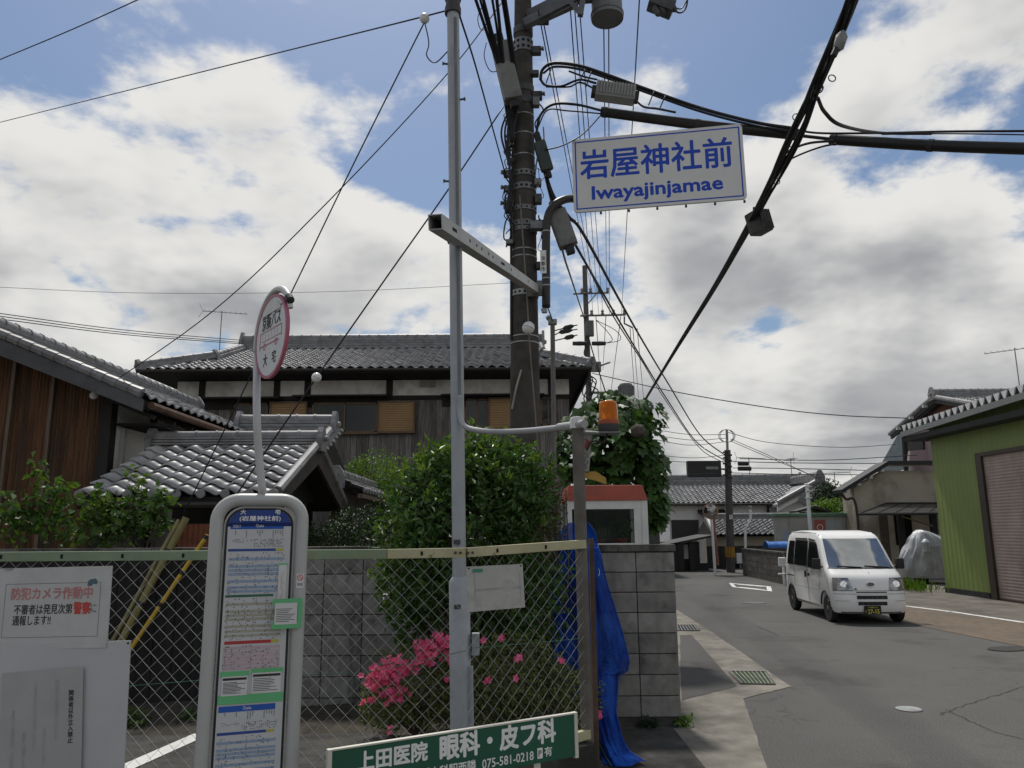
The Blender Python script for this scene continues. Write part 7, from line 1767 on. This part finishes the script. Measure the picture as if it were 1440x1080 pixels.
MB().lathe([(.42, 0), (.42, .05), (.35, .08)], P(1136, 702, 40.9), (0, -1, 0), 18).build('round_vent', M('vent_grey', (.25, .25, .24), .7), wg)
# low tiled building with black boards
LY = 38.0
lb_ = thing('low_tiled_house', 'low far house with tiled roof, cream band and black board wall', 'house', (12, 40, 0))
xa_, xb_ = P(984, 750, LY).x, P(1112, 750, LY).x; ze2, zr2 = P(1050, 753, LY).z, P(1050, 730, LY + 1.8).z
MB().bb((xa_ + .4, LY + .45, 0), (xb_ + 2, LY + 3.5, ze2)).build('wall', M('cream_render', (.34, .31, .25), .9, .08, 2), lb_)
zbk = P(1050, 768, LY).z
for k in range(18):
    x = xa_ + .4 + k * (xb_ + 1.6 - xa_) / 18; MB().bb((x + .005, LY + .40, 0), (x + (xb_ + 1.6 - xa_) / 18 - .005, LY + .45, zbk)).build('board', blackm, lb_)
roof_tiles(lb_, V(P(1005, 752, LY).x, LY, ze2), (1, 0, 0), V(0, 1.8, zr2 - ze2), int((xb_ - P(1005, 752, LY).x + 1.4) / .27), int(math.hypot(1.8, zr2 - ze2) / .25), .27, .25, parts=True, amp=.045, lip=.05, n=6)
MB().prism([V(P(1003, 752, LY).x, LY + .05, ze2 - .05), V(P(1003, 752, LY).x, LY + 1.8, zr2 - .05), V(P(1003, 752, LY).x, LY + 3.6, ze2 - .05)], (xb_ - xa_, 0, 0)).build('roof_body', darkwood, lb_)
ridge(lb_, V(P(1010, 740, LY).x, LY + 1.8, zr2), V(xb_ + 1.5, LY + 1.8, zr2), .18, .3, .35)
MB().tube([V(P(1005, 750, LY).x, LY, ze2 + .1), V(P(1008, 735, LY).x, LY + 1.8, zr2 + .12)], .15, 8).build('verge_tile', ridgem, lb_, smooth=True)
for px0, px1 in ((978, 984), (986, 993)): MB().bb((P(px0, 770, LY).x, LY + .3, P(980, 791, LY).z), (P(px1, 770, LY).x, LY + .36, P(980, 756, LY).z)).build('white_panel', plasterw, lb_)
# dark open shed at the left of it
dsx0, dsx1 = P(930, 780, 36).x, P(1000, 780, 36).x
ds = thing('dark_shed', 'dark lean-to shed with sloping roof at the road bend', 'shed', ((dsx0 + dsx1) / 2, 37, 0))
MB().prism([P(925, 768, 36), P(1003, 752, 36), P(1003, 755, 36), P(925, 772, 36)], (0, 3.2, 0)).build('roof', M('shed_roof', (.045, .045, .045), .7, .2, 4), ds)
MB().bb((dsx0, 38.2, 0), (dsx1, 38.35, P(960, 762, 38).z)).build('back_wall', blackm, ds)
for px in (948, 957, 973): MB().bb((P(px, 780, 36.1).x - .14, 36.0, 0), (P(px, 780, 36.1).x + .14, 36.2, P(px, 764, 36).z)).build('post', blackm, ds)
for px0, px1, y0, y1 in ((945, 952, 772, 784), (960, 969, 766, 786)): MB().bb((P(px0, 775, 37).x, 37, P(950, y1, 37).z), (P(px1, 775, 37).x, 37.06, P(950, y0, 37).z)).build('pale_panel', plasterw, ds)
MB().bb((dsx0, 36.6, 0), (dsx1, 36.7, P(960, 792, 36.6).z)).build('low_front', blackm, ds)
for k in range(4): MB().box(P(940 + k * 22, 809, 35.5), (.5, .3, .25)).build('kerb_stone', conc_d, ds, bevel=.05)
# low block wall, blue sheet, guard rail, notice board
lw0, lw1 = G(1047, 809), G(1109, 823)
lw = thing('low_block_wall', 'low weathered block wall along the far side of the road', 'wall', (lw0 + lw1) / 2)
d_ = (lw1 - lw0); Lw = d_.length; an = math.atan2(d_.y, d_.x); hw2 = P(1048, 771, lw0.y).z
oldb = M('old_block', (.10, .092, .082), .92, .25, 5, .3, 60, rnd=.15, col2=(.055, .05, .045), c2scale=2)
nbk = int(Lw / .42); src = None
for r_ in range(5):
    for k in range(nbk):
        c = lw0.lerp(lw1, (k + .5) / nbk) + V(0, 0, hw2 * (r_ + .5) / 5.2)
        if src is None: src = MB().box((0, 0, 0), (Lw / nbk - .012, .13, hw2 / 5.2 - .012)).build('block', oldb, lw, world=False); o = src
        else: o = inst(src, lw)
        o.location = c - wm(lw).translation; o.rotation_euler = (0, 0, an)
MB().box((lw0 + lw1) / 2 + V(0, 0, hw2 * .5), (Lw, .10, hw2 * .97), an).build('core', mortar, lw)
MB().box((lw0 + lw1) / 2 + V(0, 0, hw2 * .985), (Lw + .04, .17, hw2 * .05), an).build('coping', copem, lw)
MB().box(lw0 + V(1.6, .05, hw2 / 2), (3.2, .13, hw2), 0).build('return_wall', oldb, lw)
bs_ = P(1092, 771, 30.5); t = thing('blue_sheet', 'folded blue tarpaulin lying on the low block wall', 'tarpaulin', bs_)
mb = MB().grid(lambda u, v: bs_ + V(-.42 + u * .9, .35 * math.cos(math.pi * v), .02 + .24 * math.sin(math.pi * v) * (1 + .15 * mnoise.noise(V(u * 5, v * 3, 0)))), 20, 8); mb.build('tarp', M('tarp_blue', (.02, .13, .42), .5, .15, 4), t, smooth='all', fix=False)
gr3 = thing('guard_rail', 'short white guard rail standing behind the van', 'guard rail', V(P(1104, 815, 27).x, 27, 0))
z0, z1 = P(1104, 796, 27).z, P(1104, 784, 27).z; xg0, xg1 = P(1095, 790, 27).x, P(1125, 790, 27).x
for k in range(3): MB().tube([V(xg0, 27, z0 + (z1 - z0) * (k + .5) / 3), V(xg1, 27, z0 + (z1 - z0) * (k + .5) / 3)], (z1 - z0) / 5.2, 8).build('beam_ridge', plasterw, gr3, smooth=True)
MB().bb((xg0, 27.03, z0), (xg1, 27.06, z1)).build('beam', plasterw, gr3)
for xx in (xg0 + .2, xg1 - .2): MB().tube([V(xx, 27.1, 0), V(xx, 27.1, z1)], .06, 10).build('post', plasterw, gr3, smooth=True)
MB().tube([V(xg0 - .05, 27, P(1100, 807, 27).z), V(xg1, 27, P(1100, 807, 27).z)], .03, 6).build('lower_rail', plasterw, gr3)
NY = 33.0; nbx0, nbx1 = P(1089, 740, NY).x, P(1198, 740, NY).x; nz1 = P(1140, 726, NY).z
ntb = thing('notice_board', 'roadside notice board with pale panels and green roof behind the van', 'notice board', ((nbx0 + nbx1) / 2, NY, 0))
MB().bb((nbx0, NY, 0), (nbx1, NY + .12, nz1)).build('panel', M('notice_beige', (.33, .33, .29), .7, .08, 3), ntb)
MB().bb((nbx0 - .08, NY - .12, nz1), (nbx1 + .08, NY + .25, nz1 + .13)).build('roof_strip', M('green_strip', (.10, .19, .13), .6), ntb, bevel=.03)
for px in (1110, 1190): MB().bb((P(px, 740, NY).x - .03, NY - .02, 0), (P(px, 740, NY).x + .03, NY, nz1)).build('stile', galv, ntb)
m, wv, hv = plane4(P(1145, 731, NY - .01), P(1161, 731, NY - .01), P(1145, 749, NY - .01)); slab(m, wv, hv, .006).build('red_poster', M('poster_red', (.36, .10, .08), .7, .1, 5), ntb)
rg_ = MB(); rg_.tube([m @ V(.12 * math.cos(R(a)), -.05 + .12 * math.sin(R(a)), .004) for a in range(0, 361, 24)], .015, 5, cap=False); rg_.build('poster_ring', plasterw, ntb)
m, wv, hv = plane4(P(1163, 731, NY - .01), P(1184, 731, NY - .01), P(1163, 749, NY - .01)); slab(m, wv, hv, .006).build('pale_poster', M('poster_pale', (.34, .38, .39), .7, .1, 5), ntb)
m, wv, hv = plane4(P(1101, 746, NY - .01), P(1112, 746, NY - .01), P(1101, 764, NY - .01)); slab(m, wv, hv, .006).build('blue_poster', M('poster_blue', (.28, .33, .38), .7, .1, 5), ntb)
wpst = thing('white_post', 'tall white post with brackets standing at the notice board', 'post', V(P(1140, 760, 32.6).x, 32.6, 0))
MB().tube([wm(wpst).translation, P(1135, 680, 32.6)], .075, 10).build('shaft', plasterw, wpst, smooth=True)
for y_ in (684, 690, 700): MB().box(P(1137, y_, 32.5), (.28, .06, .05)).build('bracket', plasterw, wpst)
cp_ = thing('bent_white_post', 'thin white post bent near its top beside the junction pole', 'post', V(P(1049, 805, 33.5).x, 33.5, 0))
MB().tube(spline([wm(cp_).translation, P(1048, 748, 33.5), P(1049, 741, 33.5), P(1055, 731, 33.5), P(1055, 716, 33.5)], 5), .055, 8).build('shaft', plasterw, cp_, smooth='all')
MB().lathe([(.08, 0), (.08, .1), (.05, .15)], P(1055, 716, 33.5), n=10).build('head', galv, cp_)
mr = thing('road_mirror', 'round convex road mirror on a leaning white and orange post', 'mirror', V(P(1006, 809, 33).x, 33, 0))
mc = P(999, 719, 33); MB().tube([wm(mr).translation, mc + V(.05, .1, -.2)], .06, 10).build('post', plasterw, mr, smooth=True)
MB().tube([wm(mr).translation + V(.16, .1, .4), mc + V(.14, .12, 0)], .05, 8).build('orange_post', M('dull_orange', (.30, .12, .08), .6), mr, smooth=True)
MB().lathe([(.32, -.02), (.33, .03), (.29, .05)], mc, (-.25, -1, -.05), 24).build('mirror_rim', M('rim_orange', (.32, .18, .10), .6), mr, smooth=True)
MB().lathe([(.29, .045), (.2, .075), (.1, .09), (.01, .095)], mc, (-.25, -1, -.05), 24).build('mirror_glass', M('mirror_face', (.30, .29, .28), .08, .1, metal=.9), mr, smooth=True)
hb = thing('hatched_box', 'small white utility box on the black board wall', 'box', P(1038, 790, LY + .3)); MB().box(P(1041, 785, LY + .25), (.42, .25, .5)).build('case', plasterw, hb, bevel=.03)
MB().tube([P(1041, 793, LY + .25), V(P(1041, 793, LY + .25).x, LY + .25, 0)], .05, 6).build('stem', galv, hb)
# far trees and garden greenery
for k, (px, py, Y, rd, n, mt, lb) in enumerate(((1166, 718, 38, (1.1, .8, .6), 1500, brightg, 'round green garden bush behind the notice board'), (1165, 697, 39.5, (.8, .7, .75), 1100, darkg, 'dark clipped garden pine before the gable wing'))):
    c = P(px, py, Y); b0 = V(c.x, Y, 0); t = thing('garden_tree', lb, 'tree', b0, group='garden trees by the junction'); MB().tube([b0, c], .10, 8).build('trunk', barkm, t); mb = MB(); crown(mb, c, rd, n, .17, random.Random(k + 60), lump=.35, inner=.2); stuff(mb.build('crown', mt, t, fix=False))
gtw = thing('garden_gate_roof', 'small dark gateway roof in front of the garden bush', 'gate', (P(1137, 715, 37).x, 37, 0))
MB().prism([P(1122, 718, 37), P(1146, 711, 37), P(1168, 718, 37), P(1168, 721, 37), P(1146, 714, 37), P(1122, 721, 37)], (0, 1.2, 0)).build('roof', blackm, gtw)
for px in (1128, 1160): p = P(px, 720, 37.4); MB().bb((p.x - .1, 37.3, 0), (p.x + .1, 37.5, p.z)).build('post', blackm, gtw)
for k, (px, y1, y0, Y) in enumerate(((1055, 643, 676, 46), (1114, 645, 676, 46), (1176, 664, 700, 46))):
    b0 = P(px, y0, Y); antenna('antenna', ('thin far antenna just right of the junction pole', 'thin far antenna over the storehouse roof end', 'thin far antenna left of the beige house')[k], b0, P(px, y1, Y).z - b0.z, 1.6, .4 + k)
# distant houses closing the street
for k, (px0, px1, yt, Y, mt, lb) in enumerate(((700, 928, 700, 33, M('far_dark_wall', (.09, .085, .08), .9, .15, 2), 'added dark walled house unseen behind the broad leaved tree'), (1190, 1262, 706, 52, plaster, 'far pale house between the notice board and the beige house'), (905, 950, 722, 60, M('far_wall_grey', (.2, .2, .19), .9), 'far grey house wall showing beside the tree'))):  # first house is unseen, added to darken reflections in the van's side windows
    a, b = P(px0, 760, Y), P(px1, 760, Y); z = P(px0, yt, Y).z
    t = thing('far_house', lb, 'house', ((a.x + b.x) / 2, Y + 3, 0), group='far houses'); MB().bb((a.x, Y, 0), (b.x, Y + 6, z - .1)).build('wall', mt, t)
    MB().prism([V(a.x - .4, Y - .5, z - .2), V(a.x - .4, Y + 3, z + 1.0), V(a.x - .4, Y + 6.5, z - .2)], (b.x - a.x + .8, 0, 0)).build('roof', tilej, t)
    MB().bb(((a.x + b.x) / 2 - .8, Y - .03, z - 1.5), ((a.x + b.x) / 2 + .8, Y, z - .5)).build('window', vglass, t)
